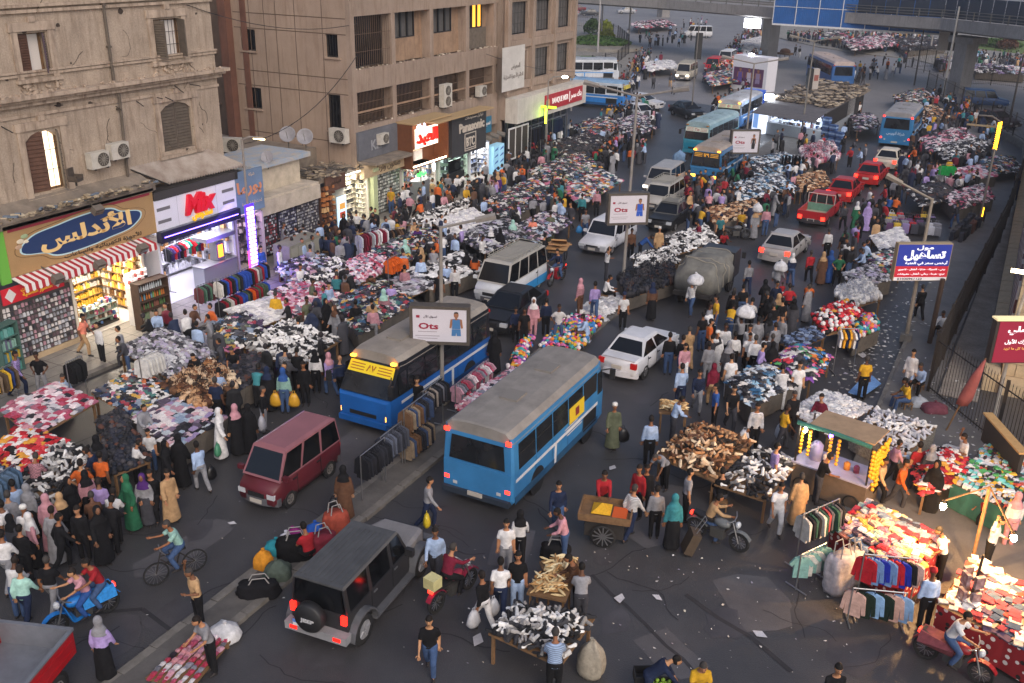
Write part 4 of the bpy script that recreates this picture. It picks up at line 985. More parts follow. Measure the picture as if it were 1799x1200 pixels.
def figure(root,x,s,top,skin='8f6248',kind='boy',y=-.2):
 d=mat('print_'+top,hx(top),.5);sk=mat('print_skin_'+skin,hx(skin),.5);hr=mat('print_hair',hx('1d1714'),.5)
 def fl(poly,m,nm,k):MB().slab([(x+q[0]*s,y,q[1]*s)for q in poly],(0,-1,0),.006+.002*k).build(nm,m,root)
 circ=lambda cx, cz, rx, rz, n=14:[(cx+rx*math.cos(2*math.pi*i/n),cz+rz*math.sin(2*math.pi*i/n))for i in range(n)]
 fl(circ(0,.62,.13,.16),sk,'printed_face',1);fl([(-.13,.66),(-.1,.78),(0,.81),(.1,.78),(.13,.66),(.08,.72),(-.08,.72)],hr,'printed_hair',2)
 fl([(-.05,.5),(.05,.5),(.05,.4),(-.05,.4)],sk,'printed_neck',1)
 if kind=='boy':
  fl([(-.3,.38),(-.12,.42),(.12,.42),(.3,.38),(.36,-.1),(.26,-.12),(.2,.15),(-.2,.15),(-.26,-.12),(-.36,-.1)],sk,'printed_arms',0)
  fl([(-.2,.38),(-.1,.4),(0,.33),(.1,.4),(.2,.38),(.22,-.15),(-.22,-.15)],d,'printed_top',2);fl([(-.23,-.17),(.23,-.17),(.25,-.55),(.03,-.55),(0,-.35),(-.03,-.55),(-.25,-.55)],d,'printed_shorts',2)
 else:
  fl([(-.24,.36),(-.1,.42),(.1,.42),(.24,.36),(.3,-.2),(.22,-.2),(.14,.2),(-.14,.2),(-.22,-.2),(-.3,-.2)],sk,'printed_arms',0)
  fl([(-.15,.3),(.15,.3),(.12,0),(.2,-.3),(.16,-.75),(-.16,-.75),(-.2,-.3),(-.12,0)],d,'printed_dress',2)
AD=mat('advert_white',hx('b9b5bd'),.5,nscale=.8,namt=.06,emit=.1)
def ots_board(label,base,z,w,h,rz,kind,top,dx=0,dy=0):
 t=thing('billboard',label,'billboard',(base.x+dx,base.y+dy,z),rz)
 fm=mat('board_frame',hx('4d463f'),.6,nscale=3,namt=.25)
 MB().box((0,0,0),(w-.02,.34,h-.02)).build('case',fm,t)
 for s in(-1,1):
  MB().box((s*(w/2-.05),0,0),(.1,.42,h)).build('frame_side',fm,t);MB().box((0,0,s*(h/2-.05)),(w-.2,.42,.1)).build('frame_rail',fm,t)
 MB().box((0,-.18,0),(w-.22,.02,h-.22)).build('poster',AD,t)
 FR=(R(90),0,0);k=w/2.7
 letters('Ots',mat('print_crimson',hx('8e1f3a'),.5),t,(-.5*k,-.195,-.03*k),FR,width=.9*k,height=.3*k,bold=.03,depth=.01)
 letters('تسوق الآن',mat('print_grey',hx('5a5058'),.5),t,(-.42*k,-.195,.42*k),FR,width=.62*k,depth=.01)
 MB().box((-.97*k,-.192,.42*k),(.16*k,.006,.12*k)).build('cart_mark',mat('print_crimson'),t)
 for q,(ww,zz)in enumerate([(.85,-.3),(1.1,-.5),(.9,-.62)]):MB().box((-.55*k,-.192,zz*k),(ww*k,.004,.03*k)).build('printed_line',mat('print_pale',hx('8f8890'),.5),t)
 figure(t,.75*k,.85*k,top,kind=kind,y=-.195)
 return t
CAMF=R(27.4)
t, p=post('tall grey lamp post behind the front white billboard',777,705,6.6,.085,[(1.1,.55,.25)],z=.1)
ots_board('front white billboard with a boy in blue sportswear over the median',p,3.25,2.1,1.42,CAMF+R(-2),'boy','3f6fa0',dx=.1,dy=-.25)
t, p=post('tall grey lamp post behind the middle white billboard',1093,512,9.3,.085,[(1.6,.3,.3),(-1.8,-.3,.3)],z=.1,lean=(.1,.0))
ots_board('middle white billboard with a boy in bright blue kit',p,4.3,1.95,1.5,CAMF+R(10),'boy','1f4fae',dx=.1,dy=-.3)
t, p=post('grey lamp post behind the far white billboard by the buses',1303,312,8.0,.08,[(1.5,.7,.25),(-1.5,-.6,.25)],z=.1)
ots_board('far white billboard with a woman in a black dress',p,2.75,2.1,1.7,CAMF+R(6),'woman','1b1a20',dx=.0,dy=-.3)
t, p=post('leaning concrete lamp post beside the blue mall sign',1591,597,6.2,.09,[(-1.3,.1,.45)],z=.1,lean=(.0,.1),col='8d8478')
ms=thing('mall_sign','blue and red sign with white script on the right hand lamp post','sign',(p.x+.05,p.y-.35,3.75),CAMF+R(4))
MB().box((0,0,0),(2.3,.3,1.6)).build('case',mat('tan_case',hx('a08c6c'),.6),ms)
MB().box((0,-.155,.3),(2.24,.02,.92)).build('blue_panel',mat('mall_blue',hx('1f2f86'),.5,emit=.35),ms);MB().box((0,-.155,-.4),(2.24,.02,.47)).build('red_panel',mat('mall_red',hx('b01f30'),.5,emit=.35),ms);MB().box((0,-.155,-.71),(2.24,.02,.14)).build('white_panel',mat('mall_white',hx('d8d2d4'),.5,emit=.2),ms)
FR=(R(90),0,0);WL=mat('mall_letters',hx('f0f0f4'),.5,emit=.5)
letters('مول',WL,ms,(0,-.17,.62),FR,width=.7,height=.2,bold=.02,depth=.01);letters('تساهيل',WL,ms,(.03,-.17,.3),FR,width=1.75,height=.45,bold=.05,depth=.01);letters('أرخص سعر في العتبة',WL,ms,(.15,-.17,-.03),FR,width=1.8,height=.2,bold=.02,depth=.01)
letters('بيتي - للتجزئة - هدايا - أطفال - لانجري',WL,ms,(0,-.17,-.3),FR,width=2.0,height=.13,depth=.01);letters('ترنج - طرحة - رجالي - أطفال - مفروشات',WL,ms,(0,-.17,-.5),FR,width=2.0,height=.13,depth=.01)
letters('01030961123',mat('mall_dark',hx('2a2030')),ms,(-.45,-.17,-.71),FR,width=1.05,height=.09,depth=.01)
YL=glow('ffae1e',9)
t, p=post('lamp post wrapped in glowing yellow lights on the right pavement',1719,398,6.3,.07,None,z=.1,col='7a746c')
sp=MB()
pts=[(.1*math.cos(i*.9),.1*math.sin(i*.9),4.7+i*.016)for i in range(100)];sp.tube(pts,.022,4);sp.build('light_string',YL,t)
MB().tube([(0,0,6.3),(-.5,.2,6.55),(-1.2,.4,6.5)],.05,6).build('arm',mat('pole_7a746c'),t)
MB().tube([(.08,-.05,.2),(.09,-.05,1.2)],.02,5).build('light_string',YL,t)
post('grey lamp post in front of the white lit kiosk',1405,253,8.4,.08,[(1.2,.5,.2),(-1.3,-.5,.2)],col='7d7872',lean=(.1,0))
pb=at(1412,240);s_=thing('post_sign','double sided black and white sign on the kiosk lamp post','sign',(pb.x+.1,pb.y,5.0),CAMF);MB().box((-.25,0,0),(.35,.7,1.7)).build('black_side',BLACK,s_);MB().box((.2,0,0),(.5,.7,1.7)).build('white_side',mat('sign_dirty_white',hx('a8a09a'),.6),s_);MB().box((.2,-.36,.1),(.36,.02,.5)).build('printed_patch',mat('print_dull_red',hx('8a5048')),s_)
post('thin dark lamp post by the crossing with a black signal box',1214,205,8.5,.07,None,col='6f6a66',cat='lamp post');pb=at(1214,205);s_=thing('signal_box','black box on the thin lamp post by the red car','sign',(pb.x+.1,pb.y+.1,6.6),CAMF);MB().box((0,0,0),(.6,.4,2.4)).build('case',BLACK,s_)
post('tall pale mast left of the white buses',1003,195,7.6,.11,None,col='8f8b88',base=False,cat='mast')
for k,(x,y,h,lb)in enumerate([(1050,92,13,'left'),(1056,70,13,'right'),(1104,78,12,'far right')]):post('pale pole on the traffic island, %s one of three'%lb,x,y,h,.16,None,col='a5a1a0',base=False,cat='pole')
post('pale pole left of the dark signal on the right square',1633,95,9,.14,None,col='96918c',base=False,cat='pole');post('white mast by the flyover pier',1657,165,9.5,.14,None,col='b0aca6',base=False,cat='pole');post('dark pole in front of the iron enclosure',1606,150,7.5,.1,None,col='3a3532',base=False,cat='pole')
post('dark pole in the car park fence with a forked top',1768,238,7,.1,None,col='3a3532',base=False,cat='pole');post('pale flyover lamp standing over the blue screens',1705,72,15,.12,None,col='85807c',base=False,cat='lamp post',z=0)
pb=at(1660,150);s_=thing('post_sign','white and black double sign on the white mast by the pier','sign',(pb.x-.5,pb.y-.3,5.2),CAMF);MB().box((-.6,0,0),(1.2,.3,2.2)).build('white_side',mat('sign_dirty_white'),s_);MB().box((.5,0,0),(.8,.3,2.2)).build('black_side',BLACK,s_)
t, p=post('lit lamp post with a violet glow string by the faded blue sign',447,497,6.9,.07,None,z=.13,col='8d8680');MB().tube([(0,0,6.9),(.35,.1,7.05),(1.0,.3,7.05)],.05,6).build('arm',mat('pole_8d8680'),t);MB().box((.8,.25,6.98),(.6,.12,.05)).build('lamp_strip',glow('ffe2a0',6),t)
vs=MB()
for k in range(15):vs.box((.13,0,.9+k*.2),(.06,.42,.14));
vs.build('violet_bars',glow('7a5cff',12),t);MB().box((.08,0,2.35),(.04,.6,3.1)).build('violet_panel',glow('3a1cd8',2.5),t);MB().box((.14,-.34,1.2),(.05,.07,1.0)).build('pink_bar',glow('ff2a9a',6),t)
vl=bpy.data.lights.new('violet_glow','POINT');vl.energy=50;vl.color=(.3,.2,1);vl.shadow_soft_size=.4;vo=bpy.data.objects.new('violet_glow',vl);C.objects.link(vo);vo.location=p+Vector((.7,0,1.8))
t, p=post('green lit lamp post hung with black trousers by the bank',957,285,4.6,.06,None,z=.0,col='8a8680',base=False);MB().box((0,-.03,3.5),(.16,.1,1.1)).build('green_tube',glow('c8ff2a',9),t);MB().box((0,-.0,4.15),(1.5,.35,.12)).build('green_canopy',glow('9ad82a',2.5),t)
t, p=post('white street lamp lit at the bank corner',960,300,6.0,.06,None,x=onx(962,190,-31.6).xy.to_3d()+Vector((0,0,.1)),base=False);MB().tube([(0,0,6),(.3,.2,6.3),(.9,.6,6.35)],.045,6).build('arm',mat('pole_8a8580'),t);MB().ell((1.0,.65,6.3),(.28,.18,.1)).build('lamp_head',glow('fff2cf',25),t)
t, p=post('white lit lamp by the right stone building',1758,740,4.2,.075,None,z=.1,col='a8a29a',x=(1.0,35.3,.1),base=False);MB().tube([(0,0,4.2),(.1,.1,5.6)],.05,6).build('arm',mat('pole_a8a29a'),t);MB().box((-.2,.15,5.66),(.6,.22,.08)).build('lamp_head',glow('ffe6b0',14),t)
rs=thing('shop_sign','dark red double sided sign with white script at the right edge','sign',(1.0,34.9,3.5),CAMF+R(3))
MB().box((.2,0,0),(1.9,.3,1.55)).build('case',mat('case_dark',hx('2f2a28'),.5),rs);MB().box((.25,-.155,0),(1.8,.02,1.48)).build('red_panel',mat('sign_wine',hx('7d1730'),.5,emit=.4),rs);MB().box((.2,0,.8),(1.95,.36,.06)).build('top_lamp',mat('warm_trim',hx('d8c89a'),.5,emit=.5),rs)
letters('الأصلي',WL,rs,(.25,-.17,.45),FR,width=1.15,height=.36,bold=.04,depth=.01);letters('اختيارك الأول',WL,rs,(.2,-.17,.02),FR,width=1.1,height=.2,bold=.02,depth=.01);letters('لأن لدينا كل ما تريد',mat('letters_gold2',hx('d8a85a'),.5,emit=.3),rs,(.2,-.17,-.22),FR,width=1.1,height=.13,depth=.01)
MB().lathe([(.0,0),(.3,0),(.3,.02),(0,.02)],(.95,-.18,-.05),18,'Y').build('round_emblem',WL,rs);MB().lathe([(.0,0),(.25,0),(.25,.02),(0,.02)],(.95,-.19,-.05),18,'Y').build('emblem_disc',mat('emblem_navy',hx('25325f')),rs)
ko=thing('kiosk','white lit kiosk with boards heaped on its roof between the lanes','kiosk',(-18,93,0))
Q=[at(1345,235),at(1442,252),at(1497,217),at(1400,195)]
d1, d2=(Q[1]-Q[0]),(Q[2]-Q[1]);
def kq(u,v,z):return Q[0]+d1*u+d2*v+Vector((0,0,z))
def kbox(u0,u1,v0,v1,z0,z1):return MB().slab([kq(u0,v0,z0),kq(u1,v0,z0),kq(u1,v1,z0),kq(u0,v1,z0)],(0,0,1),z1-z0)
local(kbox(0,1,.0,1,0,1.05),'counter',mat('kiosk_grey',hx('9aa0a8'),.6,nscale=1,namt=.15),ko);local(kbox(0,1,.75,1,1.06,2.6),'back_wall',WHITE,ko)
for u in(.0,.97):local(kbox(u,u+.03,.02,1.0,1.06,2.6),'side_wall',WHITE if u==0 else DARKW,ko)
local(kbox(-.05,1.05,-.05,1.1,2.62,2.75),'roof',mat('kiosk_tarp',hx('5d5a5c'),.9,nscale=2,namt=.3),ko)
local(MB().slab([kq(-.05,-.05,2.76),kq(1.05,-.05,2.76),kq(1.05,-.35,2.35),kq(-.05,-.35,2.35)],(0,0,1),.04),'tarpaulin',mat('kiosk_tarp'),ko)
local(kbox(.1,.95,.05,.5,2.5,2.56),'ceiling_light',glow('eaf2ff',4),ko);local(kbox(.05,.95,.7,.745,2.1,2.3),'light_strip',glow('5a4cff',6),ko);local(kbox(.2,.8,.73,.748,1.75,1.9),'light_strip',glow('f0f4ff',6),ko)
g=MB();rr=random.Random(31)
for i in range(260):
 u, z=rr.random(), rr.choice((1.07,1.4,1.75));q=kq(u*.95+.02,rr.choice((.05,.3,.6,.68)),z);h=rr.uniform(.12,.3)
 g.box(q+Vector((0,0,h/2)),(.2,.2,h),rr.random(),col=hx(rr.choice(['e8ecf2','c8d4e8','5a7ab8','3a3f4a','d8d8d8','8a5a4a','b8c8e0'])))
x_=local(g,'goods',GOODS,ko);x_['kind']='stuff'
g=MB()
for i in range(760):
 v_=rr.uniform(.12,1.42);q=kq(rr.uniform(-.02,1.06),v_,(2.8 if v_<1.08 else 2.74)+rr.random()*.4);s=rr.uniform(.1,.5)
 g.box(q,(s*rr.uniform(.8,2),s,.08),rr.uniform(0,3),col=hx(rr.choice(['7d7062','9a8b78','5a5048','a89a86','4a433d'])),M=Matrix.Rotation(rr.uniform(0,3),4,'Z')@Matrix.Rotation(rr.uniform(-.4,.4),4,'X'))
x_=local(g,'roof_boards',GOODS,ko);x_['kind']='stuff'
local(kbox(-.02,1.06,1.0,1.42,2.5,2.7),'rear_roof',DUST,ko);local(kbox(0,.97,1.02,1.38,0,2.48),'rear_room',DARKW,ko)
kl=bpy.data.lights.new('kiosk_light','AREA');kl.shape='RECTANGLE';kl.size=4;kl.size_y=1;kl.energy=55;kl.color=(.85,.92,1);o=bpy.data.objects.new('kiosk_light',kl);C.objects.link(o);o.location=kq(.5,-.1,2.4);o.rotation_euler=(R(-35),0,math.atan2(d1.y,d1.x))
fz=thing('drinks_fridge','white lit drinks fridge at the left front of the kiosk','fridge',kq(-.12,.0,0),math.atan2(d1.y,d1.x));MB().box((0,0,1.05),(1.2,.8,2.1)).build('body',mat('fridge_lit',hx('e8f0ff'),.4,emit=.9),fz);MB().box((-.25,-.41,1.1),(.5,.02,1.3)).build('door',mat('fridge_door',hx('7fa6e0'),.3,emit=.6),fz)
fz=thing('drinks_fridge','blue lit shelf fridge left of the white lit kiosk','fridge',at(1322,200),math.atan2(d1.y,d1.x));MB().box((0,0,1.2),(2.0,.8,2.4)).build('body',mat('fridge_blue',hx('3458b8'),.4,emit=.25),fz)
g=MB()
for z in(.4,.9,1.4,1.9):
 for i in range(9):g.box((-.85+i*.21,-.42,z+.15),(.15,.06,.3),col=hx(rr.choice(['f0e8e0','e8b050','d84a40','f0f0f0','6ab0e0'])))
x_=g.build('goods',mat('lit_goods',src='attr',rough=.5,emit=.9),fz);x_['kind']='stuff'
fl=thing('floodlight','dazzling white floodlight at the left corner of the kiosk roof','floodlight',kq(-.08,.1,3.0),math.atan2(d1.y,d1.x));MB().box((0,0,0),(.7,.3,.5)).build('lens',glow('f4f8ff',60),fl);MB().tube([(0,.1,-.2),(0,.3,-1.2)],.04).build('arm',STEEL,fl)
fl=thing('floodlight','white floodlight at the right end of the kiosk front','floodlight',kq(.95,-.12,2.2),math.atan2(d1.y,d1.x));MB().box((0,0,0),(.4,.2,.25)).build('lens',glow('f4f8ff',40),fl);MB().tube([(0,.1,0),(0,.3,.4)],.03).build('arm',STEEL,fl)
cb=MB().box((0,0,.25),(.62,.42,.44),top=.95).box((0,0,.25),(.63,.43,.12),mi=1);ce=cb.mesh('water_crate',[mat('crate_blue',hx('3f5a8c'),.4,nscale=5,namt=.5),mat('crate_label',hx('8fa8cc'),.4,nscale=9,namt=.4)])
k_=0
for c_ in range(3):
 for r_ in range(5-c_):
  q=at(1447,258)+Vector((.66*c_,-.35*c_,r_*.5));o=inst('water_crate',ce,None,q,R(-20)+rr.uniform(-.05,.05));tag(o,'blue shrink wrapped water pack stacked at the right of the kiosk','crate','water packs stacked beside the kiosk')
av=thing('advert_booth','white lit advert booth with three people on a purple poster','booth',at(1322,158),math.atan2(d1.y,d1.x))
MB().box((0,0,1.9),(4.6,2,3.8)).build('body',mat('booth_white',hx('c4c2c8'),.6,emit=.1),av);MB().box((-.1,-1.02,1.5),(4.0,.04,2.0)).build('poster',mat('print_purple',hx('4b2748'),.5,emit=.15),av)
for k in range(3):figure(av,-1.2+k*1.2,1.2,('5a4a90','b8b0c0','8a7a9a')[k],y=-1.05);
for ch_ in av.children:
 if ch_.name.startswith('printed'):ch_.location=(0,0,1.55)
MB().box((0,-.9,4.0),(.5,.3,.2)).build('lamp',glow('f4f8ff',40),av)
fl=thing('floodlight','white floodlight glowing under the flyover edge','floodlight',at(1322,41,5.5));MB().box((0,0,0),(2.2,.4,1.2)).build('lens',glow('f4f8ff',12),fl);MB().tube([(0,.2,0),(0,.5,.9)],.08).build('arm',STEEL,fl)
for a, b, sag, lab in[((-33.4,33,12.8),(-33.9,46,11.2),.6,'thin black cable slung between the two blocks'),((-33.6,45.5,9.6),(-31.6,33.9,6.8),.9,'thin cable from the office block corner to the lamp arm'),((-33.5,60,8.4),(-31.4,78,5.9),.7,'thin cable from the office block to the bank corner lamp')]:
 A1, B1=Vector(a), Vector(b);o=MB().tube([A1.lerp(B1,i/12)-Vector((0,0,4*sag*(i/12)*(1-i/12)))for i in range(13)],.018,4).build('cable',BLACK);tag(o,lab,'cable')
 # vehicles (built facing +X, then turned)
REDL=glow('ff2a1c',5);REDM=mat('tail_red',hx('a01a18'),.3,emit=.25);AMB=glow('ffa02a',7);HEADW=glow('fff4dc',9);HEADM=mat('lamp_clear',hx('b9bcc0'),.15)
PLATE=mat('plate',hx('b9b2a8'),.5)
WH={}
def wheel(root,x,y,r,w=.2,rim='9a9a9c',cover=False):
 k=(round(r,2),w,rim)
 if k not in WH:
  ty=MB().lathe([(r*.6,-w/2),(r*.9,-w/2),(r,-w*.32),(r,w*.32),(r*.9,w/2),(r*.6,w/2)],(0,0,0),20,'Y').mesh('wheel',RUBBER,True)
  rm=MB();rm.lathe([(0.01,-w*.40),(r*.62,-w*.45),(r*.62,w*.45),(.01,w*.40)],(0,0,0),16,'Y')
  for i in range(5):
   a=i*2*math.pi/5
   for s in(-1,1):rm.box((r*.33*math.cos(a),s*w*.47,r*.33*math.sin(a)),(r*.5,.02,r*.16),M=Matrix.Rotation(-a,4,'Y'))
  WH[k]=(ty,rm.mesh('rim',mat('rim_'+rim,hx(rim),.4,metal=.5,nscale=4,namt=.3)))
 o=inst('wheel',WH[k][0],root,(x,y,r));inst('rim',WH[k][1],o);return o
def wheels(root,wb,tr,r,w=.2,rim='9a9a9c',x0=0):
 for x in(-wb/2+x0,wb/2+x0):
  for y in(-tr/2,tr/2):
   wheel(root,x,y,r,w,rim)
   MB().lathe([(r*1.16,-.012),(r*1.16,.012)],(x,y*1.0+math.copysign(w*.5-.025,y),r*1.02),20,'Y').build('wheel_arch',BLACK,root)
def section(w,z0,z1,fl=.93):
 return lambda x:[(x,-w*.90,z0),(x,-w,z0+(z1-z0)*.25),(x,-w,z0+(z1-z0)*.62),(x,-w*.97,z1-.05),(x,-w*fl,z1),(x,w*fl,z1),(x,w*.97,z1-.05),(x,w,z0+(z1-z0)*.62),(x,w,z0+(z1-z0)*.25),(x,w*.90,z0)]
def hull(st):
 return[section(w,z0,z1)(x)for(x,w,z0,z1)in st]
def greenhouse(root,b,t,wb_,wt,zb,zt,color,doors=(.5,),glass=GLASS,front=True,rear=True,roofm=None,rcol=None,mats=CARP):
 """b, t = (rear x, front x) at belt and at roof"""
 m=MB()
 base=[(b[0],-wb_,zb),(b[1],-wb_,zb),(b[1],wb_,zb),(b[0],wb_,zb)]
 top=[(t[0],-wt,zt),(t[1],-wt,zt),(t[1],wt,zt),(t[0],wt,zt)]
 mid=[((t[0]+t[1])/2+sx*(t[1]-t[0])*.46,sy*wt*.8,zt+.05)for sx,sy in((-1,-1),(1,-1),(1,1),(-1,1))]
 m.add(base+top+mid,[(0,1,5,4),(1,2,6,5),(2,3,7,6),(3,0,4,7),(4,5,9,8),(5,6,10,9),(6,7,11,10),(7,4,8,11),(8,9,10,11)])
 rf=m.build('roof',roofm or mats,root,color=rcol or color)
 def pane(q,ins,name,out):
  q=[Vector(p)for p in q];c=sum(q,Vector())/4;n=(q[1]-q[0]).cross(q[3]-q[0]).normalized()
  if n.dot(Vector(out))<0:n=-n
  u=(q[1]-q[0]).normalized();v=(q[3]-q[0]).normalized()
  pp=[q[0]+u*ins+v*ins,q[1]-u*ins+v*ins,q[2]-u*ins-v*ins,q[3]+u*ins-v*ins]
  MB().slab([p+n*.002 for p in pp],n,.008).build(name,glass,root)
 B=[Vector(p)for p in base];T=[Vector(p)for p in top]
 if front:pane([B[1],B[2],T[2],T[1]],.07,'windscreen',(1,0,.5))
 if rear:pane([B[3],B[0],T[0],T[3]],.09,'rear_window',(-1,0,.5))
 fs=[0,*doors,1]
 for(i0,i1,out)in((0,1,(0,-1,0)),(3,2,(0,1,0))):
  for a, c in zip(fs[:-1],fs[1:]):
   ba, bc=B[i0].lerp(B[i1],a), B[i0].lerp(B[i1],c);ta, tc_=T[i0].lerp(T[i1],a), T[i0].lerp(T[i1],c)
   pane([ba,bc,tc_,ta],.055,'side_window',out)
 return rf
def extras(root,xr,xf,w,zr,zf,color,lights=None,brake=False,headl=False,plate=True,bump=True,bcol=None,mirror=None,zlow=.28,amber=False):
 bm_=CARP if bcol is None else mat('bumper_'+bcol,hx(bcol),.5,nscale=3,namt=.2)
 if bump:
  for x, s in((xf,1),(xr,-1)):
   r_=[]
   for k in range(7):
    a=(k/6-.5)*2;r_.append((x+s*(.10-.16*a*a),a*w*1.0))
   MB().prism(r_+[(p[0]-s*.14,p[1])for p in reversed(r_)],zlow,zlow+.24).build('bumper',bm_,root,color=color)
 for s in(-1,1):
  MB().box((xf-.01,s*w*.74,zf),(.16,w*.36,.15)).build('headlight',HEADW if headl else HEADM,root)
  MB().box((xr+.04,s*w*.80,zr),(.14,w*.28,.22)).build('tail_light',REDL if brake else REDM,root)
  if amber:MB().box((xf-.01,s*w*.95,zf-.02),(.16,.07,.12)).build('indicator',AMB,root)
  if mirror:MB().box((mirror[0],s*(w+.12),mirror[1]),(.12,.2,.14)).build('mirror',BLACK if color is None else CARP,root,color=color)
 MB().box((xf+.02,0,zf-.03),(.12,w*.8,.14)).build('grille',BLACK,root)
 if plate:
  MB().box((xr-.07,0,zr-.12),(.04,.42,.14)).build('number_plate',PLATE,root);MB().box((xf+.09,0,zlow+.12),(.04,.42,.13)).build('number_plate',PLATE,root)
def car_root(name,label,cat,pos,hd,group=None):
 return thing(name,label,cat,(pos[0],pos[1],0),R(hd),group)
def seams(root,xs,w,z0,z1,handles=True,m=BLACK):
 for x in xs:
  for s in(-1,1):
   MB().box((x,s*(w+.001),(z0+z1)/2),(.018,.012,z1-z0)).build('door_seam',m,root)
   if handles:MB().box((x+.12,s*(w+.012),z1-.1),(.16,.03,.035)).build('door_handle',m,root)
def sedan(label,pos,hd,color,L=4.35,W=1.7,H=1.42,brake=False,headl=False,rim='9a9a9c',dirt=None,roofcol=None,name='sedan',rack=False):
 t=car_root(name,label,'car',pos,hd);w=W/2;f=L/2;col=hx(color)
 st=[(-f,w*.86,.38,.78),(-f+.1,w*.93,.28,.92),(-f+.55,w*.985,.24,.96),(-.6,w,.22,.93),(.75,w,.22,.92),(f-.9,w*.99,.23,.86),(f-.25,w*.94,.26,.76),(f-.02,w*.84,.34,.62)]
 MB().loft(hull(st)).build('body',CARP,t,True,color=col)
 greenhouse(t,(-f+.62,.98),(-f+1.25,.22),w*.93,w*.70,.92,H,col,(.52,),rcol=hx(roofcol)if roofcol else None)
 MB().box((-f+.34,0,.955),(.5,W*.82,.02)).build('boot_lid',CARP,t,color=col);MB().box((f-.62,0,.855),(.95,W*.8,.02),M=Matrix.Rotation(R(7),4,'Y')).build('bonnet',CARP,t,color=col)
 extras(t,-f+.02,f-.08,w,.78,.64,col,brake=brake,headl=headl,mirror=(.72,.98))
 seams(t,(-.28,.75,-1.12),w,.35,.9);wheels(t,L*.585,W*.88,.30,.19,rim)
 if rack:roof_rack(t,-.9,.3,w*.62,H+.05)
 return t
def roof_rack(t,x0,x1,w,z,m=None):
 m=m or mat('rack_metal',hx('a9a59a'),.5,metal=.4);b=MB()
 for y in(-w,w):
  for q in(.05,.17):b.tube([(x0,y,z+q),(x1,y,z+q)],.016,5)
 n=max(4,int((x1-x0)/.2))
 for i in range(n+1):
  x=x0+(x1-x0)*i/n;b.tube([(x,-w,z+.05),(x,w,z+.05)],.016,5)
  if i%2==0:
   for y in(-w,w):b.tube([(x,y,z-.05),(x,y,z+.18)],.016,5)
 for x in(x0,x1):b.tube([(x,-w,z+.17),(x,w,z+.17)],.016,5)
 b.build('roof_rack',m,t)
def van(label,pos,hd,color,L=3.4,W=1.5,H=1.85,name='minivan',two=None,rack=False,headl=False,nose=.35,wins=3,roofcol=None,cat='van',rim='9a9a9c',brake=False):
 t=car_root(name,label,cat,pos,hd);w=W/2;f=L/2;col=hx(color)
 zb=H*.56
 st=[(-f,w*.94,.36,zb),(-f+.08,w*.99,.26,zb),(0,w,.24,zb),(f-nose-.1,w,.24,zb),(f-.1,w*.95,.26,zb-.16),(f,w*.88,.34,zb-.24)]
 MB().loft(hull(st)).build('body',CARP,t,True,color=col)
 greenhouse(t,(-f+.02,f-nose-.02),(-f+.12,f-nose-.5),w*.975,w*.84,zb-.004,H,col,[i/wins for i in range(1,wins)],rcol=hx(roofcol)if roofcol else None)
 if two:
  for s in(-1,1):MB().prism([(-f+.05,s*w*1.003),(f-.15,s*w*1.003),(f-.15,s*w*.96),(-f+.05,s*w*.96)],.27,zb*.62).build('lower_panel',CARP,t,color=hx(two))
 extras(t,-f+.03,f-.05,w,zb*.8,zb*.62,col,headl=headl,brake=brake,bcol='55555a',mirror=(f-nose-.15,zb+.12))
 seams(t,(-f+L/wins,f-L/wins*.95),w,.34,zb-.05);wheels(t,L*.60,W*.88,.28,.18,rim)
 if rack:roof_rack(t,-f+.35,f-nose-.7,w*.78,H+.05)
 return t
def pickup(label,pos,hd,color,L=4.9,W=1.7,H=1.62,brake=True,dirty=False,bedcol='8a9a8a',rack=True):
 t=car_root('pickup_truck',label,'pickup truck',pos,hd);w=W/2;f=L/2;col=hx(color)
 xb=-.15
 st=[(xb,w*.97,.36,.98),(xb+.1,w,.3,1.0),(1.1,w,.3,.98),(f-.3,w*.95,.32,.9),(f,w*.86,.4,.74)]
 MB().loft(hull(st)).build('body',CARP,t,True,color=col)
 greenhouse(t,(xb+.02,1.35),(xb+.12,.85),w*.94,w*.78,.98,H,col,(.5,))
 for s in(-1,1):MB().box(((-f+xb)/2,s*(w-.03),.78),(f+xb,.06,.52)).build('bed_side',CARP,t,color=col)
 MB().box((-f+.03,0,.78),(.06,W-.13,.52)).build('tailgate',CARP,t,color=col);MB().box((xb-.04,0,.8),(.05,W-.13,.5)).build('bed_front',mat('bed_green',hx('5f8a78'),.8,nscale=3,namt=.3),t)
 MB().box(((-f+xb)/2,0,.56),(f+xb-.1,W-.13,.05)).build('bed_floor',mat('bed_'+bedcol,hx(bedcol),.8,nscale=3,namt=.3),t);MB().box(((-f+xb)/2,0,.42),(f+xb,W*.7,.2)).build('chassis',BLACK,t)
 if rack:
  r_=MB()
  for y in(-w+.05,-.3,.3,w-.05):r_.tube([(xb-.05,y,1.0),(xb-.05,y,H+.02)],.025,6)
  r_.tube([(xb-.05,-w+.05,H+.02),(xb-.05,w-.05,H+.02)],.03,6);r_.build('cab_guard',mat('guard_pale',hx('b9aaa4'),.5),t)
 extras(t,-f+.01,f-.06,w,.66,.74,col,brake=brake,bcol='3a3538',mirror=(1.2,1.1),zlow=.34);wheels(t,2.85,W*.88,.33,.22)
 seams(t,(xb+.1,1.2),w,.42,.95)
 return t
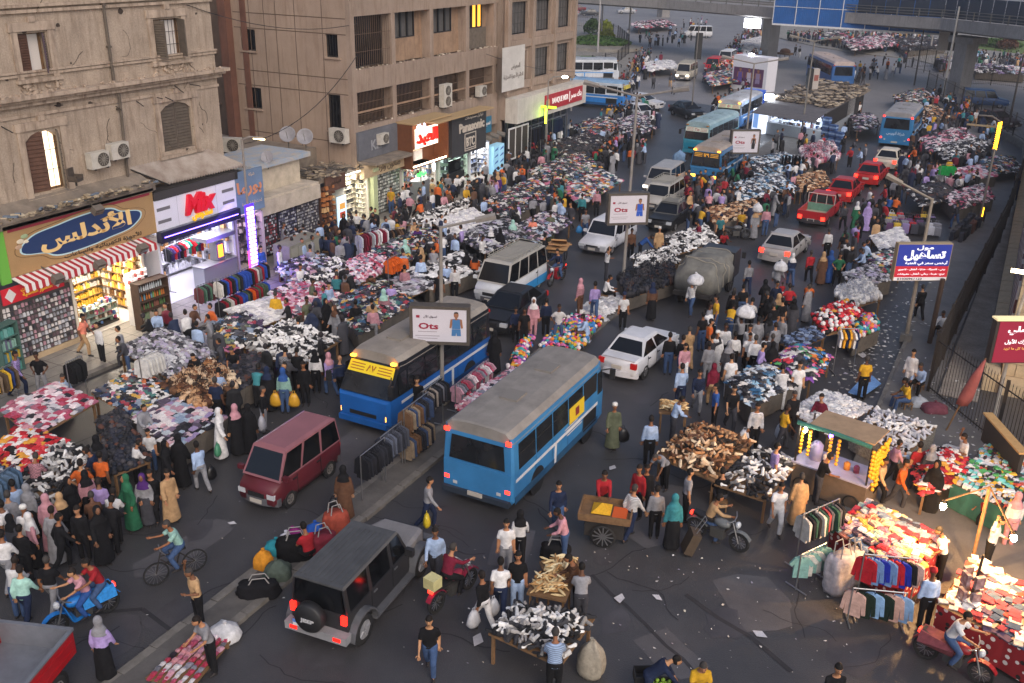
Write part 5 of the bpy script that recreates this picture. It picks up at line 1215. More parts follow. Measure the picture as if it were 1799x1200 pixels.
def bus(label,pos,hd,color,L=6.8,W=2.2,H=2.75,roofcol='8e8880',upper=None,stripe='c9ccd2',front='flat',sign=None,signtxt=None,number=None,brake=False,headl=False,rows=5,wheelr=.40,yellow=False,reartext=None,door=True,amber=False,mask='15161a',lowfront=None):
 t=car_root('bus',label,'bus',pos,hd);w=W/2;f=L/2;col=hx(color);uc=hx(upper or color)
 zb=H*.50;zt=H*.86
 rk=.0 if front=='flat' else .35
 def sec(x,ww,z0,z1):return[(x,-ww*.94,z0),(x,-ww,z0+.1),(x,-ww,z1),(x,ww,z1),(x,ww,z0+.1),(x,ww*.94,z0)]
 st=[(-f,w*.95,.42,zb),(-f+.12,w,.34,zb),(f-.5-rk,w,.34,zb),(f-.12,w*.96,.34,zb-.02),(f,w*.88,.40,zb-.10)]
 MB().loft([sec(*s)for s in st]).build('body',CARP,t,color=col)
 st=[(-f+.02,w*.95,zb+.002),(-f+.12,w,zb+.002),(f-.5-rk,w,zb+.002),(f-.14,w*.955,zb-.02+.022)]
 st2=[(-f+.06,w*.90),(-f+.14,w*.955),(f-.6-rk*1.5,w*.955),(f-.3-rk*1.4,w*.9)]
 up_=MB();rg=[]
 for(x,ww,z),(x2,w2)in zip(st,st2):rg.append([(x,-ww,z),(x2,-w2,zt),(x2,w2,zt),(x,ww,z)])
 up_.loft(rg);up_.build('upper_body',CARP,t,color=uc)
 rf=MB();rg=[]
 for i,(x2,w2)in enumerate(st2):
  e=.03 if i in(0,3)else 0
  rg.append([(x2,-w2-.004,zt+.002),(x2,-w2*.97,zt+(H-zt)*.45-e),(x2,-w2*.82,H-.06-e),(x2,-w2*.4,H-e),(x2,w2*.4,H-e),(x2,w2*.82,H-.06-e),(x2,w2*.97,zt+(H-zt)*.45-e),(x2,w2+.004,zt+.002)])
 rf.loft(rg);rf.build('roof',mat('bus_roof_'+roofcol,hx(roofcol),.85,nscale=1.6,namt=.3,bump=.2),t)
 for s in(-1,1):
  m_=MB();m_.loft([[(x,s*w2*1.004,zt-.02),(x,s*w2*.985,zt+(H-zt)*.42),(x,s*w2*.95,zt+(H-zt)*.4),(x,s*w2*.95,zt-.02)]for x,w2 in st2]);m_.build('roof_edge',CARP,t,color=uc)
 for x in(-f*.35,f*.35):MB().box((x,0,H+.03),(.7,.6,.07)).build('roof_hatch',mat('hatch_'+roofcol,hx(roofcol,.8),.8),t)
 GL=mat('bus_glass',hx('202327'),.1,nscale=1.2,namt=.6)
 x0, x1=-f+.35, f-.75-rk
 dn=(w-w*.955)/(zt-zb)
 def sidep(xa,xb2,z0,z1,nm,mt,s,color=None,dd=.004,th=.012):
  ya, yb=(w-dn*max(0,z0-zb))+dd,(w-dn*max(0,z1-zb))+dd
  MB().slab([(xa,s*ya,z0),(xb2,s*ya,z0),(xb2,s*yb,z1),(xa,s*yb,z1)],(0,s,0),th).build(nm,mt,t,color=color)
 for s in(-1,1):
  for i in range(rows):
   a=x0+(x1-x0)*i/rows;b_=x0+(x1-x0)*(i+1)/rows
   if s==-1 and door and i==rows-1:continue
   sidep(a+.04,b_-.04,zb+.06,zt-.10,'side_window',GL,s);sidep(a+.04,b_-.04,zb+(zt-zb)*.55,zb+(zt-zb)*.58,'window_bar',BLACK,s,dd=.017,th=.008)
  sidep(x1+.04,x1+.42+rk*.4,zb+.06,zt-.16,'cab_window',GL,s)
  if stripe:sidep(-f+.2,f-.7,zb-.30,zb-.20,'stripe',mat('stripe_'+stripe,hx(stripe),.5),s);sidep(-f*.18,-f*.18+.14,.42,zb-.2,'stripe',mat('stripe_'+stripe),s,dd=.005)
 for s in(-1,1):
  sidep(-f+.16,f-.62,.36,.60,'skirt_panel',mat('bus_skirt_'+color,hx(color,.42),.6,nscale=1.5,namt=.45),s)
  for i in range(1,rows):sidep(x0+(x1-x0)*i/rows-.006,x0+(x1-x0)*i/rows+.006,.62,zb-.02,'panel_seam',BLACK,s,dd=.005,th=.003)
 if door:
  a=x0+(x1-x0)*(rows-1)/rows
  sidep(a+.06,x1-.02,.5,zt-.08,'door',mat('open_doorway',hx('0d0e11'),.8),-1,dd=.006)
 if yellow:
  a=x0+(x1-x0)*(rows-2)/rows;sidep(a+.05,a+1.2,zb-.05,zb+.5,'yellow_notice',mat('notice_yellow',hx('d2b428'),.6),-1,dd=.02);sidep(a+.5,a+.78,zb+.08,zb+.36,'notice_emblem',mat('notice_red',hx('7a2a2a'),.6),-1,dd=.034,th=.004)
  for q in range(4):sidep(a-.3+q*.06,a+.7+q*.12,zb-.42-q*.09+.3,zb-.39-q*.09+.3,'printed_line',WHITE,-1,dd=.02,th=.004)
 xf2=f-.3-rk*1.4;xb_=f-.12
 q=[Vector((xb_+.015,-w*.88,zb+.02)),Vector((xb_+.015,w*.88,zb+.02)),Vector((xf2+.02+.05,w*.82,zt-.03)),Vector((xf2+.07,-w*.82,zt-.03))]
 n=(q[1]-q[0]).cross(q[3]-q[0]).normalized();n=n if n.x>0 else-n
 MB().slab([p+n*.01 for p in q],n,.02).build('windscreen',mat('windscreen_glass',hx('23262b'),.12,nscale=1.5,namt=.5),t)
 if sign:
  a=[q[0].lerp(q[3],.62),q[1].lerp(q[2],.62),q[1].lerp(q[2],.98),q[0].lerp(q[3],.98)];so=MB().slab([p+n*.035 for p in a],n,.012).build('route_sign',mat('route_'+sign,hx(sign),.5,emit=.12),t)
  c=sum(a,Vector())/4+n*.05;rot=Matrix((Vector((0,1,0)),n.cross(Vector((0,1,0))),n)).transposed().to_euler()
  if signtxt:letters(signtxt[0],mat('route_ink_'+signtxt[1],hx(signtxt[1]),.5,emit=.3),t,c,rot,height=.24,bold=.03,depth=.012)
  for k in range(3):
   for sgn in(-1,1):
    p=c+Vector((0,sgn*w*.5,0))+(q[3]-q[0]).normalized()*(.1-k*.1);o=MB().box((0,0,0),(w*.5,.035,.004)).build('printed_line',mat('route_ink_'+signtxt[1])if signtxt else BLACK,t);o.location=p;o.rotation_euler=rot
 if lowfront:MB().slab([(f+.004,-w*.82,.62),(f+.004,w*.82,.62),(f-.03,w*.86,zb-.12),(f-.03,-w*.86,zb-.12)],(1,0,0),.02).build('front_panel',CARP,t,color=hx(lowfront))
 MB().box((f-.02,0,.44),(.2,W*.9,.2)).build('bumper',CARP,t,color=col);MB().box((f+.05,0,.42),(.05,.5,.13)).build('number_plate',PLATE,t);MB().box((f-.0,0,.72),(.06,W*.5,.14)).build('grille',BLACK,t)
 for s in(-1,1):
  MB().box((f-.05,s*w*.70,.72),(.12,.32,.17)).build('headlight',HEADW if headl else(AMB if amber else HEADM),t)
  mr=MB();mr.tube([(f-.3,s*w*.9,zt-.2),(f+.15,s*(w+.15),zt-.25)],.025,5);mr.box((f+.15,s*(w+.17),zt-.45),(.1,.18,.36));mr.build('mirror',BLACK,t)
  MB().box((xf2+.1,s*w*.75,zt+.1),(.12,.18,.07)).build('marker_light',AMB if amber else mat('amber_dull',hx('b0762a')),t)
 rw=[Vector((-f+.01,w*.78,zb+.1)),Vector((-f+.01,-w*.78,zb+.1)),Vector((-f+.045,-w*.72,zt-.12)),Vector((-f+.045,w*.72,zt-.12))]
 MB().slab([p+Vector((-.012,0,0))for p in rw],(-1,0,0),.012).build('rear_window',GL,t);fr=MB()
 MB().box((-f+.0,0,.42),(.22,W*.94,.18)).build('rear_bumper',CARP if not yellow else mat('bumper_dark',hx('2b3440'),.6),t,color=col);MB().box((-f-.12,0,.5),(.03,.5,.14)).build('number_plate',PLATE,t)
 for s in(-1,1):
  for z, m in((.8,REDL if brake else REDM),(zt+.02,REDL if brake else REDM)):MB().box((-f+.02,s*w*.86,z),(.06,.16,.12)).build('tail_light',m,t)
  MB().box((-f+.01,s*w*.62,.66),(.05,.14,.1)).build('reverse_light',mat('lamp_clear'),t)
 if reartext:letters(reartext,mat('bus_letters',hx('c8d4e4'),.5),t,(-f-.006,0,zb-.28),(R(90),0,R(-90)),width=W*.55,bold=.02,depth=.01)
 for x in(-f+L*.24,f-L*.21):
  for s in(-1,1):
   wheel(t,x,s*(w-.13),wheelr,.26,'8c8880');MB().lathe([(wheelr*1.2,-.01),(wheelr*1.2,.01)],(x,s*(w-.006),wheelr*1.05),20,'Y').build('wheel_arch',BLACK,t)
 MB().box((0,0,.3),(L*.8,W*.7,.2)).build('chassis',BLACK,t)
 return t
 # buses
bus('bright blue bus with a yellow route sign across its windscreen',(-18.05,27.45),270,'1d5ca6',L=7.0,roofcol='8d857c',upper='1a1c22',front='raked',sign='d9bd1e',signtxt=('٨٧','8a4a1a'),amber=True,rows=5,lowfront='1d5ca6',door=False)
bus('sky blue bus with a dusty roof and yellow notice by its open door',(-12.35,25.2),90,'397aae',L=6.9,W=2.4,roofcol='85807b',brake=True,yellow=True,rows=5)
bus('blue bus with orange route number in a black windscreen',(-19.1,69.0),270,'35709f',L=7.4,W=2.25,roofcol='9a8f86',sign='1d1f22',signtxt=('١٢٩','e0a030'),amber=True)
bus('teal fronted bus with a white route card and number',(-22.6,78.3),268,'3a88a0',upper='7fa3b0',L=7.6,W=2.2,roofcol='8fa7ae',sign='b9c4b8',signtxt=('١٦٥','8a4038'),lowfront='167f9c')
bus('blue bus with white lower front and a pale route card',(-23.9,91.2),270,'4a7ab4',upper='8fa6c4',L=7.6,W=2.4,roofcol='a9aaae',sign='b8c8a8',signtxt=('٥٠','a03048'),lowfront='c8ccd6',amber=True)
bus('blue bus seen from behind beside the tables of suitcases',(-9.55,91.0),90,'3375a6',L=7.0,W=2.6,H=2.95,roofcol='8f8d8e',brake=True,reartext='شركة أتوبيس')
bus('long dark blue city bus leaving under the flyover',(-22.3,125.0),116,'24568f',L=11.5,W=2.7,H=3.3,roofcol='b3a39c',stripe=None,rows=7,wheelr=.5)
bus('white and blue bus with a yellow banded side at the bank corner',(-39.5,93.4),2,'2f7cc8',upper='c6ccd4',L=7.2,W=2.3,roofcol='7fa0c0',sign='cbb84a',signtxt=('٣','5a4a3a'),stripe='c9ccd2')
bus('white bus with a blue roof line parked beside the traffic island',(-47.7,110.4),33,'c4c8cf',L=7.2,W=2.3,roofcol='9aa0a8',upper='c8ccd2',stripe='4a90d0')
# cars
sedan('white saloon car with red tail lamps moving off beside the crowd',(-11.95,34.3),86,'c9c9cd',L=4.3,W=1.68,rim='77777a')
sedan('silver saloon car with a lit amber lamp crossing the right lane',(-10.3,52.0),87,'a09c9a',L=4.4,W=1.72,brake=True)
sedan('red saloon car directly ahead of the red pickup',(-9.9,67.2),88,'a3211f',L=4.3,W=1.68,brake=True,rack=False)
sedan('red saloon car behind the cream car',(-9.15,73.3),88,'a8201e',L=4.3,W=1.7,brake=True)
sedan('cream saloon car directly behind the blue bus',(-8.8,79.5),88,'c9bfae',L=4.3,W=1.72,brake=True)
sedan('black saloon car behind the front blue bus',(-18.6,35.8),272,'191b1f',L=4.4,W=1.74)
sedan('black and white taxi with a roof rack by the middle white billboard',(-17.8,54.6),270,'1f2022',L=4.1,W=1.62,rack=True,headl=False,roofcol='5a5955')
sedan('white saloon car half hidden by shoppers near the bank',(-32.6,88.5),330,'c6c6ca');sedan('black saloon car turning in front of the white and blue bus',(-29.3,92.4),320,'202226')
sedan('white car parked just beyond the nose of the white and blue bus',(-34.8,95.0),350,'c9c9cc')
van('silver people carrier with headlights on in the left lane',(-21.2,63.1),272,'9b9896',L=4.3,W=1.72,H=1.62,nose=.75,headl=True,name='people_carrier',cat='car')
van('pale grey car with a slatted roof rack behind the middle billboard',(-19.8,58.9),270,'a9a59f',L=4.1,W=1.62,H=1.5,nose=.8,rack=True,name='estate_car',cat='car')
van('white hatchback with a bonnet scoop left of the middle billboard',(-19.3,48.6),268,'c8c9ce',L=4.2,W=1.74,H=1.58,nose=1.05,name='hatchback',cat='car',wins=3)
van('dusty maroon minivan in the left carriageway',(-17.9,20.0),272,'5a2029',L=3.3,W=1.42,H=1.78,nose=.25,roofcol='8a5a60',rim='8f8a86')
van('white and sky blue minibus with a roof rack',(-20.25,38.9),270,'c9cbce',L=4.4,W=1.7,H=2.0,nose=.3,wins=4,two='2f86c0',rack=True,roofcol='a6a29b',name='minibus',cat='minibus',rim='8f8a86')
van('cream minibus with a dark roof rack on the far crossing',(-38.2,119.0),275,'bdb5a6',L=4.6,W=1.75,H=2.0,nose=.3,wins=4,rack=True,name='minibus',cat='minibus',headl=True)
van('red van following the cream minibus',(-37.6,128.5),275,'b8242c',L=4.2,W=1.8,H=1.8,nose=.5);van('white van behind the red van',(-38.2,136.5),275,'c2c2c6',L=4.6,W=1.8,H=2.0,nose=.4,name='minibus',cat='minibus')
van('white minibus crossing close to the flyover',at(1226,66),200,'c9c9cc',L=4.8,W=1.8,H=2.0,nose=.4,wins=4,name='minibus',cat='minibus')
van('blue off-road car parked beyond the dark railing',(-4.4,117.2),10,'1f4470',L=4.6,W=1.85,H=1.75,nose=1.1,name='parked_car',cat='car');sedan('dark maroon car parked nearest the dark railing',(-2.6,104.4),320,'3a2427',L=4.6,W=1.8,name='parked_car')
for k,(x,y,c,lb)in enumerate([(1000,27,'8f9094','grey car parked under the flyover next to the red lorry'),(1036,28,'2a2c30','black car parked under the left end of the flyover'),(1100,24,'a9aaae','pale car parked beneath the flyover behind the pink stall'),(1012,20,'6a1c24','maroon car under the left end of the flyover')]):sedan(lb,at(x,y),200+k*8,c,name='parked_car')
lr=car_root('lorry','red lorry box at the far left under the flyover','lorry',at(985,26),205);MB().box((-1,0,2.0),(4.5,2.2,2.4)).build('cargo_box',mat('lorry_red',hx('a81f30'),.6),lr);MB().box((2.2,0,1.4),(1.6,2.1,1.8)).build('cab',WHITE,lr);wheels(lr,3.6,1.9,.45,.25)
pickup('red pickup truck with glowing brake lights and empty bed',(-10.2,60.8),88,'a31c22',bedcol='b0a48e')
# black off-road car at the front
J=car_root('off_road_car','black boxy off-road car with spare wheel cover and dusty bonnet','car',(0,0),98)
pr, pf=at(640,1127), at(738,1012);hd_=math.atan2(pf.y-pr.y,pf.x-pr.x);J.rotation_euler=(0,0,hd_);ctr=(pr+pf)/2+Vector((-math.sin(hd_),math.cos(hd_),0))*.84;J.location=ctr
JB=mat('boxy_black',hx('2a2a2d'),.4,nscale=2,namt=.25);JG=mat('fender_grey',hx('55565a'),.55,nscale=4,namt=.25);JD=mat('dusty_bonnet',hx('7d7b7c'),.7,nscale=2,namt=.25)
MB().loft([[(x,-w_,z0),(x,-w_,z1),(x,w_,z1),(x,w_,z0)]for x,w_,z0,z1 in((-2.0,.78,.5,1.12),(-1.95,.79,.48,1.14),(.95,.79,.48,1.14))]).build('body',JB,J)
MB().loft([[(x,-w_,z0),(x,-w_,z1-.05),(x,-w_+.1,z1),(x,w_-.1,z1),(x,w_,z1-.05),(x,w_,z0)]for x,w_,z0,z1 in((.951,.76,.55,1.17),(1.5,.72,.55,1.15),(2.02,.62,.58,1.08))]).build('bonnet',JD,J)
m_=MB()
for k, y in((1.25,.3),(1.25,-.3)):m_.box((k,y,1.17),(.1,.1,.03))
m_.build('bonnet_vent',BLACK,J)
MB().box((2.06,0,.85),(.08,1.2,.42)).build('grille',JB,J)
RF=mat('ribbed_roof',hx('4a4b4d'),.6,nscale=2.5,namt=.3)
m_=MB().loft([[(-1.98,-.70,1.80),(-1.98,-.66,1.86),(-1.98,.66,1.86),(-1.98,.70,1.80)],[(.62,-.68,1.80),(.58,-.64,1.86),(.58,.64,1.86),(.62,.68,1.80)]])
for i in range(9):m_.box((-.75,-.56+i*.14,1.865),(2.2,.07,.02))
m_.build('roof',RF,J)
for(xa,xb_)in((-1.98,-1.86),(-.98,-.86),(.02,.14)):
 for s in(-1,1):MB().slab([(xa,s*.785,1.141),(xb_,s*.785,1.141),(xb_,s*.69,1.80),(xa,s*.69,1.80)],(0,-s,0),.05).build('pillar',JB,J)
for s in(-1,1):MB().slab([(.86,s*.75,1.141),(.95,s*.75,1.141),(.63,s*.67,1.80),(.55,s*.67,1.80)],(0,-s,0),.06).build('pillar',JB,J)
for s in(-1,1):
 for xa, xb_, xc, xd in((-1.85,-.99,-.99,-1.85),(-.85,.01,.01,-.85),(.15,.85,.53,.15)):MB().slab([(xa,s*.765,1.15),(xb_,s*.765,1.15),(xc,s*.68,1.79),(xd,s*.68,1.79)],(0,-s,0),.012).build('side_window',GLASS,J)
 for x in(-.92,.1,.93):MB().box((x,s*.793,.85),(.02,.012,.56)).build('door_seam',BLACK,J)
 for x in(-.75,.25):MB().box((x,s*.80,1.02),(.15,.03,.04)).build('door_handle',CHROME,J)
 MB().box((-.05,s*.86,.42),(1.9,.2,.07)).build('side_step',JG,J)
 for xc in(-1.47,1.47):
  ar_=[(xc+.56*math.cos(a_),.42+.56*math.sin(a_))for a_ in[math.pi*(0.02+.96*k/8)for k in range(9)]];m_=MB()
  m_.loft([[(x,s*.74,z),(x,s*.97,z-.01),(x,s*.97,z-.07),(x,s*.74,z-.05)]for x,z in ar_]);m_.build('wing',JG,J)
 MB().box((-2.02,s*.70,1.0),(.1,.14,.24)).build('tail_light',glow('ff2016',3),J);MB().box((.75,s*.93,1.22),(.14,.22,.2)).build('mirror',BLACK,J)
 MB().lathe([(.1,0),(.1,.03)],(2.07,s*.48,.9),12,'X').build('headlight',HEADM,J)
MB().slab([(-2.0,-.68,1.15),(-2.0,.68,1.15),(-1.985,.62,1.79),(-1.985,-.62,1.79)],(-1,0,0),.012).build('rear_window',GLASS,J);MB().slab([(.95,-.7,1.16),(.95,.7,1.16),(.62,.63,1.79),(.62,-.63,1.79)],(1,0,.5),.012).build('windscreen',GLASS,J)
sp=MB().lathe([(.01,-.13),(.36,-.13),(.39,-.09),(.39,.09),(.36,.12),(.01,.12)],(0,0,0),26,'X').build('spare_wheel',mat('cover_black',hx('1f1f21'),.55,nscale=3,namt=.2),J,True);sp.location=(-2.2,.12,.98)
letters('JEEP',mat('badge_grey',hx('b9b9bc'),.4),J,(-2.345,.12,.93),(R(90),0,R(-90)),width=.38,height=.13,bold=.03,depth=.01)
MB().box((-2.1,0,.55),(.26,1.7,.22)).build('bumper',mat('bumper_silver',hx('8d8d90'),.4,nscale=3,namt=.25),J);MB().box((2.25,0,.6),(.25,1.6,.2)).build('bumper',JG,J)
for s in(-1,1):MB().box((-2.24,s*.6,.56),(.02,.2,.09)).build('reflector',glow('ff2016',1.2),J)
MB().box((-2.24,.42,.72),(.02,.36,.17)).build('number_plate',mat('plate_blue',hx('5b84c8')),J);MB().box((-2.245,.42,.68),(.022,.34,.08)).build('plate_band',WHITE,J)
for x in(-1.47,1.47):
 for y in(-.78,.78):wheel(J,x,y,.41,.26,'b5b5b8')
MB().box((0,0,.45),(3.4,.9,.2)).build('chassis',BLACK,J)
# red open bed truck entering at the lower left corner
T=thing('pickup_truck','red open bed truck entering at the lower left corner','pickup truck',(-16.75,8.75,0),R(110))
RD=mat('truck_red',hx('a3161f'),.4,nscale=2,namt=.2);ZN=mat('galvanised',hx('7c8088'),.5,nscale=2,namt=.25,metal=.3)
MB().box((0,0,.78),(4.2,1.75,.06)).build('bed_floor',ZN,T)
for s in(-1,1):
 MB().box((0,s*.9,1.05),(4.2,.05,.6)).build('bed_side',RD,T);MB().box((0,s*.9,1.37),(4.24,.09,.05)).build('bed_rail',ZN,T)
 for z in(.9,1.15):MB().box((0,s*.93,z),(4.0,.02,.06)).build('pressed_rib',RD,T)
for x in(-2.1,2.1):MB().box((x,0,1.05),(.05,1.75,.6)).build('tailgate',RD if x<0 else ZN,T)
MB().box((2.1,0,1.37),(.1,1.85,.06)).build('bed_rail',ZN,T);MB().box((0,0,.62),(4.1,1.2,.24)).build('chassis',BLACK,T)
wheels(T,2.6,1.6,.36,.22)
# lorry with a tarpaulin load
T=thing('loaded_truck','truck heaped with a bulging grey tarpaulin load','truck',(-12.1,43.6,0),R(90),sc=.88)
TP=mat('grey_tarpaulin',hx('6f6e69'),.9,nscale=2.2,namt=.35,bump=1.0,bscale=4)
rg=[]
rr=random.Random(2)
for i in range(13):
 x=-2.5+i*.33;e=(.8,.98,1.02,1.0,.93,1.0,1.05,1.0,.94,1.0,1.03,.97,.74)[i];k=[]
 for q in range(18):
  a=math.pi*q/17;bl=1+.07*math.sin(3*a+i*1.3)+.04*math.sin(7*a-i*.8)+rr.uniform(-.045,.045)
  k.append((x+(.12*math.sin(a*2)),1.15*e*bl*math.copysign(abs(math.cos(a))**.5,math.cos(a)),.9+1.5*e*bl*(math.sin(a)**.5)))
 rg.append(k)
MB().loft(rg).build('tarpaulin',TP,T,True)
rp=MB()
for i in(2,5,8,11):rp.tube([tuple(Vector(p)+Vector((0,0,.02)))for p in rg[i]],.03,4)
rp.build('rope',mat('load_rope',hx('8b857a'),.9),T)
MB().box((-.5,0,.85),(4.6,2.0,.2)).build('bed',DARKW,T);MB().box((2.35,0,1.35),(1.2,1.9,1.5)).build('cab',mat('cab_dark',hx('2c2d31'),.5),T);MB().box((2.96,0,1.7),(.02,1.6,.6)).build('windscreen',GLASS,T);wheels(T,3.0,1.7,.45,.28,'55524e',x0=-.1)
for s in(-1,1):MB().box((2.9,s*1.15,1.7),(.12,.2,.35)).build('mirror',BLACK,T)
# motorbikes, bicycle
def motorbike(label,pos,hd,col,name='motorbike',cat='motorbike',box=None,scooter=False,blanket=None):
 t=thing(name,label,cat,(pos[0],pos[1],0),R(hd));pm=CARP;c=hx(col)
 for x in(-.62,.66):
  o=MB().lathe([(.22,-.04),(.29,-.045),(.31,0),(.29,.045),(.22,.04)],(0,0,0),20,'Y').build('wheel',RUBBER,t);o.location=(x,0,.31)
  sp_=MB()
  for k in range(6):sp_.box((0,0,0),(.44,.012,.014),M=Matrix.Rotation(k*math.pi/6,4,'Y'))
  sp_.build('spokes',CHROME,o)
 MB().tube([(-.62,0,.31),(-.2,0,.42),(.2,0,.48),(.42,0,.78)],.04,6).build('frame',DARKM,t)
 MB().box((.02,0,.42),(.4,.26,.3)).build('engine',mat('engine_grey',hx('5b5a58'),.5,metal=.5),t)
 MB().ell((.12,0,.74),(.27,.14,.13),12,6).build('tank',pm,t,True,color=c);MB().loft([[(x,-w_,z-.05),(x,-w_,z+.03),(x,w_,z+.03),(x,w_,z-.05)]for x,w_,z in((-.75,.1,.82),(-.5,.14,.78),(-.12,.11,.74))]).build('seat',BLACK,t)
 f_=MB()
 for s in(-1,1):f_.tube([(.66,s*.07,.31),(.45,s*.07,.9)],.022,6)
 f_.build('fork',CHROME,t);MB().tube([(.36,-.36,1.02),(.44,-.2,.98),(.46,0,.93),(.44,.2,.98),(.36,.36,1.02)],.018,6).build('handlebar',CHROME,t)
 MB().ell((.58,0,.85),(.08,.1,.1),10,6).build('headlight',HEADM,t);MB().box((-.82,0,.74),(.06,.14,.08)).build('tail_light',REDL,t)
 for x in(-.62,.66):MB().loft([[(x+.36*math.cos(a_),-.07,.31+.36*math.sin(a_)),(x+.36*math.cos(a_),.07,.31+.36*math.sin(a_)),(x+.34*math.cos(a_),.07,.31+.34*math.sin(a_)),(x+.34*math.cos(a_),-.07,.31+.34*math.sin(a_))]for a_ in[math.pi*(.15+.7*k/6)for k in range(7)]]).build('mudguard',pm,t,color=c)
 if scooter:MB().loft([[(x,-.2,z),(x,.2,z),(x+.05,.2,z+.06),(x+.05,-.2,z+.06)]for x,z in((-.1,.3),(.3,.3),(.45,.8))]).build('leg_shield',pm,t,color=c)
 if box:MB().box((-.74,0,1.0),(.32,.34,.3)).build('carry_box',mat('box_'+box,hx(box),.5,nscale=4,namt=.2),t)
 if blanket:MB().loft([[(x,-.27,.58+.05*k),(x,-.16,.84-.03*k),(x,.16,.84),(x,.27,.56),(x,.2,.52),(x,-.2,.52)]for k,x in enumerate((-.78,-.5,-.15,.05))]).build('blanket',mat('blanket_'+blanket,hx(blanket),.9,nscale=12,namt=.4),t)
 return t
motorbike('motorbike with a cream carry box ridden through the centre',at(795,1055),80,'8a1f3a',box='c9c08a')
motorbike('bright blue motorbike carrying two riders near the corner',at(150,1095),255,'1f78c8',scooter=True,blanket='2a86d0')
motorbike('red scooter coming down the left lane',at(978,497),268,'9a1f28',scooter=True)
motorbike('parked dark motorbike beside the heap of brown shoes',at(1258,955),352,'6c6f70')
motorbike('red motorbike with a striped blanket at the lower right corner',at(1668,1178),345,'8a1a22',blanket='7a3a42')
motorbike('motorbike with a glowing tail lamp behind the rear blue bus',at(1598,288),88,'232325')
motorbike('motorbike standing among the shoppers by the median shoes',at(1290,422),40,'5a5c60');motorbike('small red motorbike by the bus queue',at(1238,208),300,'7a2028')if False else None
bi=thing('bicycle','dark bicycle ridden fast in the left carriageway','bicycle',at(312,1015),R(245))
for x in(-.5,.52):
 o=MB().lathe([(.30,-.015),(.34,-.015),(.34,.015),(.30,.015)],(0,0,0),24,'Y').build('wheel',RUBBER,bi);o.location=(x,0,.34);s_=MB()
 for k in range(8):s_.box((0,0,0),(.62,.006,.006),M=Matrix.Rotation(k*math.pi/8,4,'Y'))
 s_.build('spokes',CHROME,o)
m_=MB();BBk=(0,0,.3)
for a, b in(((-.5,0,.34),BBk),(BBk,(-.15,0,.8)),((-.15,0,.78),(.36,0,.82)),(BBk,(.36,0,.72)),((-.5,0,.34),(-.13,0,.74)),((.52,0,.34),(.34,0,.95))):m_.tube([a,b],.018,6)
m_.build('frame',DARKM,bi);MB().box((-.16,0,.86),(.26,.14,.06)).build('saddle',BLACK,bi);MB().tube([(.3,-.28,1.0),(.34,0,.96),(.3,.28,1.0)],.014,6).build('handlebar',CHROME,bi);MB().box((0,0,.3),(.05,.3,.03)).build('pedals',DARKM,bi)
# stalls, goods, racks
PAL={'mix':'9a3a48 d8d4d0 2c3a5a c8a050 3a5a7a b8708a 1e1e22 7a8468 e0dcd8 4a3a56 4a7a74 b8b0a8 c07048 8a96a8 2a2a2e 17181c d8d6d6 5a5a62 35373f'.split(),'soft':'b08a98 d8d0d0 2a2a30 3a3640 1e1e24 9a8ab0 b8c0c8 7a6a80 e0dcdc a0b0c0 c8b0b8 5a5060 8a9ab0 d0a8b0'.split(),'bw':'e4e2e0 d8d6d4 1c1c1f 2a2a2d c8c6c4 8a8886 3a3a3e f0eeec 1a1a1c a8a4a2'.split(),'white':'e8e6e4 dcdad8 c8c6c8 b8b6b8 e0dcd8 d0ccd0 a8a8b0'.split(),'brown':'8a5a3a b8906a 5a3a28 d0b090 3a2a20 a87850 6a4a34 c8a480 1e1916 e0c8a8'.split(),'dark':'1c1c20 26262b 323238 1a1a1e 3e3c42 2a2c38 4a4648 5a3a30 1e2430'.split(),'pink':'a86478 c898a8 2e2a32 6a6a74 c8c4c8 d8c0c8 a83a50 8a8a98 e8d8dc c89098 b0506a f0e0e4'.split(),'red':'b01c28 c8303a 8a1420 d8d4d0 1e1a1c d84a50 e0a040 e8e0dc'.split(),'toy':'c83a48 d8a434 3a7ab8 50985a d070a0 e0d4d4 d87a38 7a4a98 40989a 2a2a30 d0ccc8'.split(),'denim':'3a4a6a 2a3448 5a6a88 8a98b0 1e2430 6a7a98 4a4a52'.split(),'grey':'8a8a90 6a6a70 b0b0b6 4a4a50 c8c8cc 2e2e34 9a9298 a8a0b8'.split(),'book':'d8cfc8 c8b8b0 a84038 e8e0d8 5a4a60 b89a88 d8a8a0 8a3a48 ece6e0 40506a'.split(),'warm':'a83a48 3a3a48 c8c0c0 d8a850 e8dcd8 b86a80 7a8aa0 d88a70 8a8a60 5a4a58 e0b8b8 c8a090 9ab0a8 c03038 d8c8a0'.split(),'suit':'2a2a30 6a4a70 8a8a92 b8303a d0b040 4a4a54 9a8ab8 1e1e22 c8c8d0'.split(),'teal':'5a7a94 35404e d0d4d8 8a8a92 2a3038 d8e0e8 8ab0c8 e8e8ec 3a6a90 b8c8d4 e0d8d0'.split(),'gold':'c8a878 d8c090 b89060 e0d0a8 a88050'.split(),'ele':'e8e8ec d8d8d8 2a2a2e 7ad0d0 e0b040 f0f0f0 3a3a40 50a060 b8b8c0 d85a4a'.split(), }
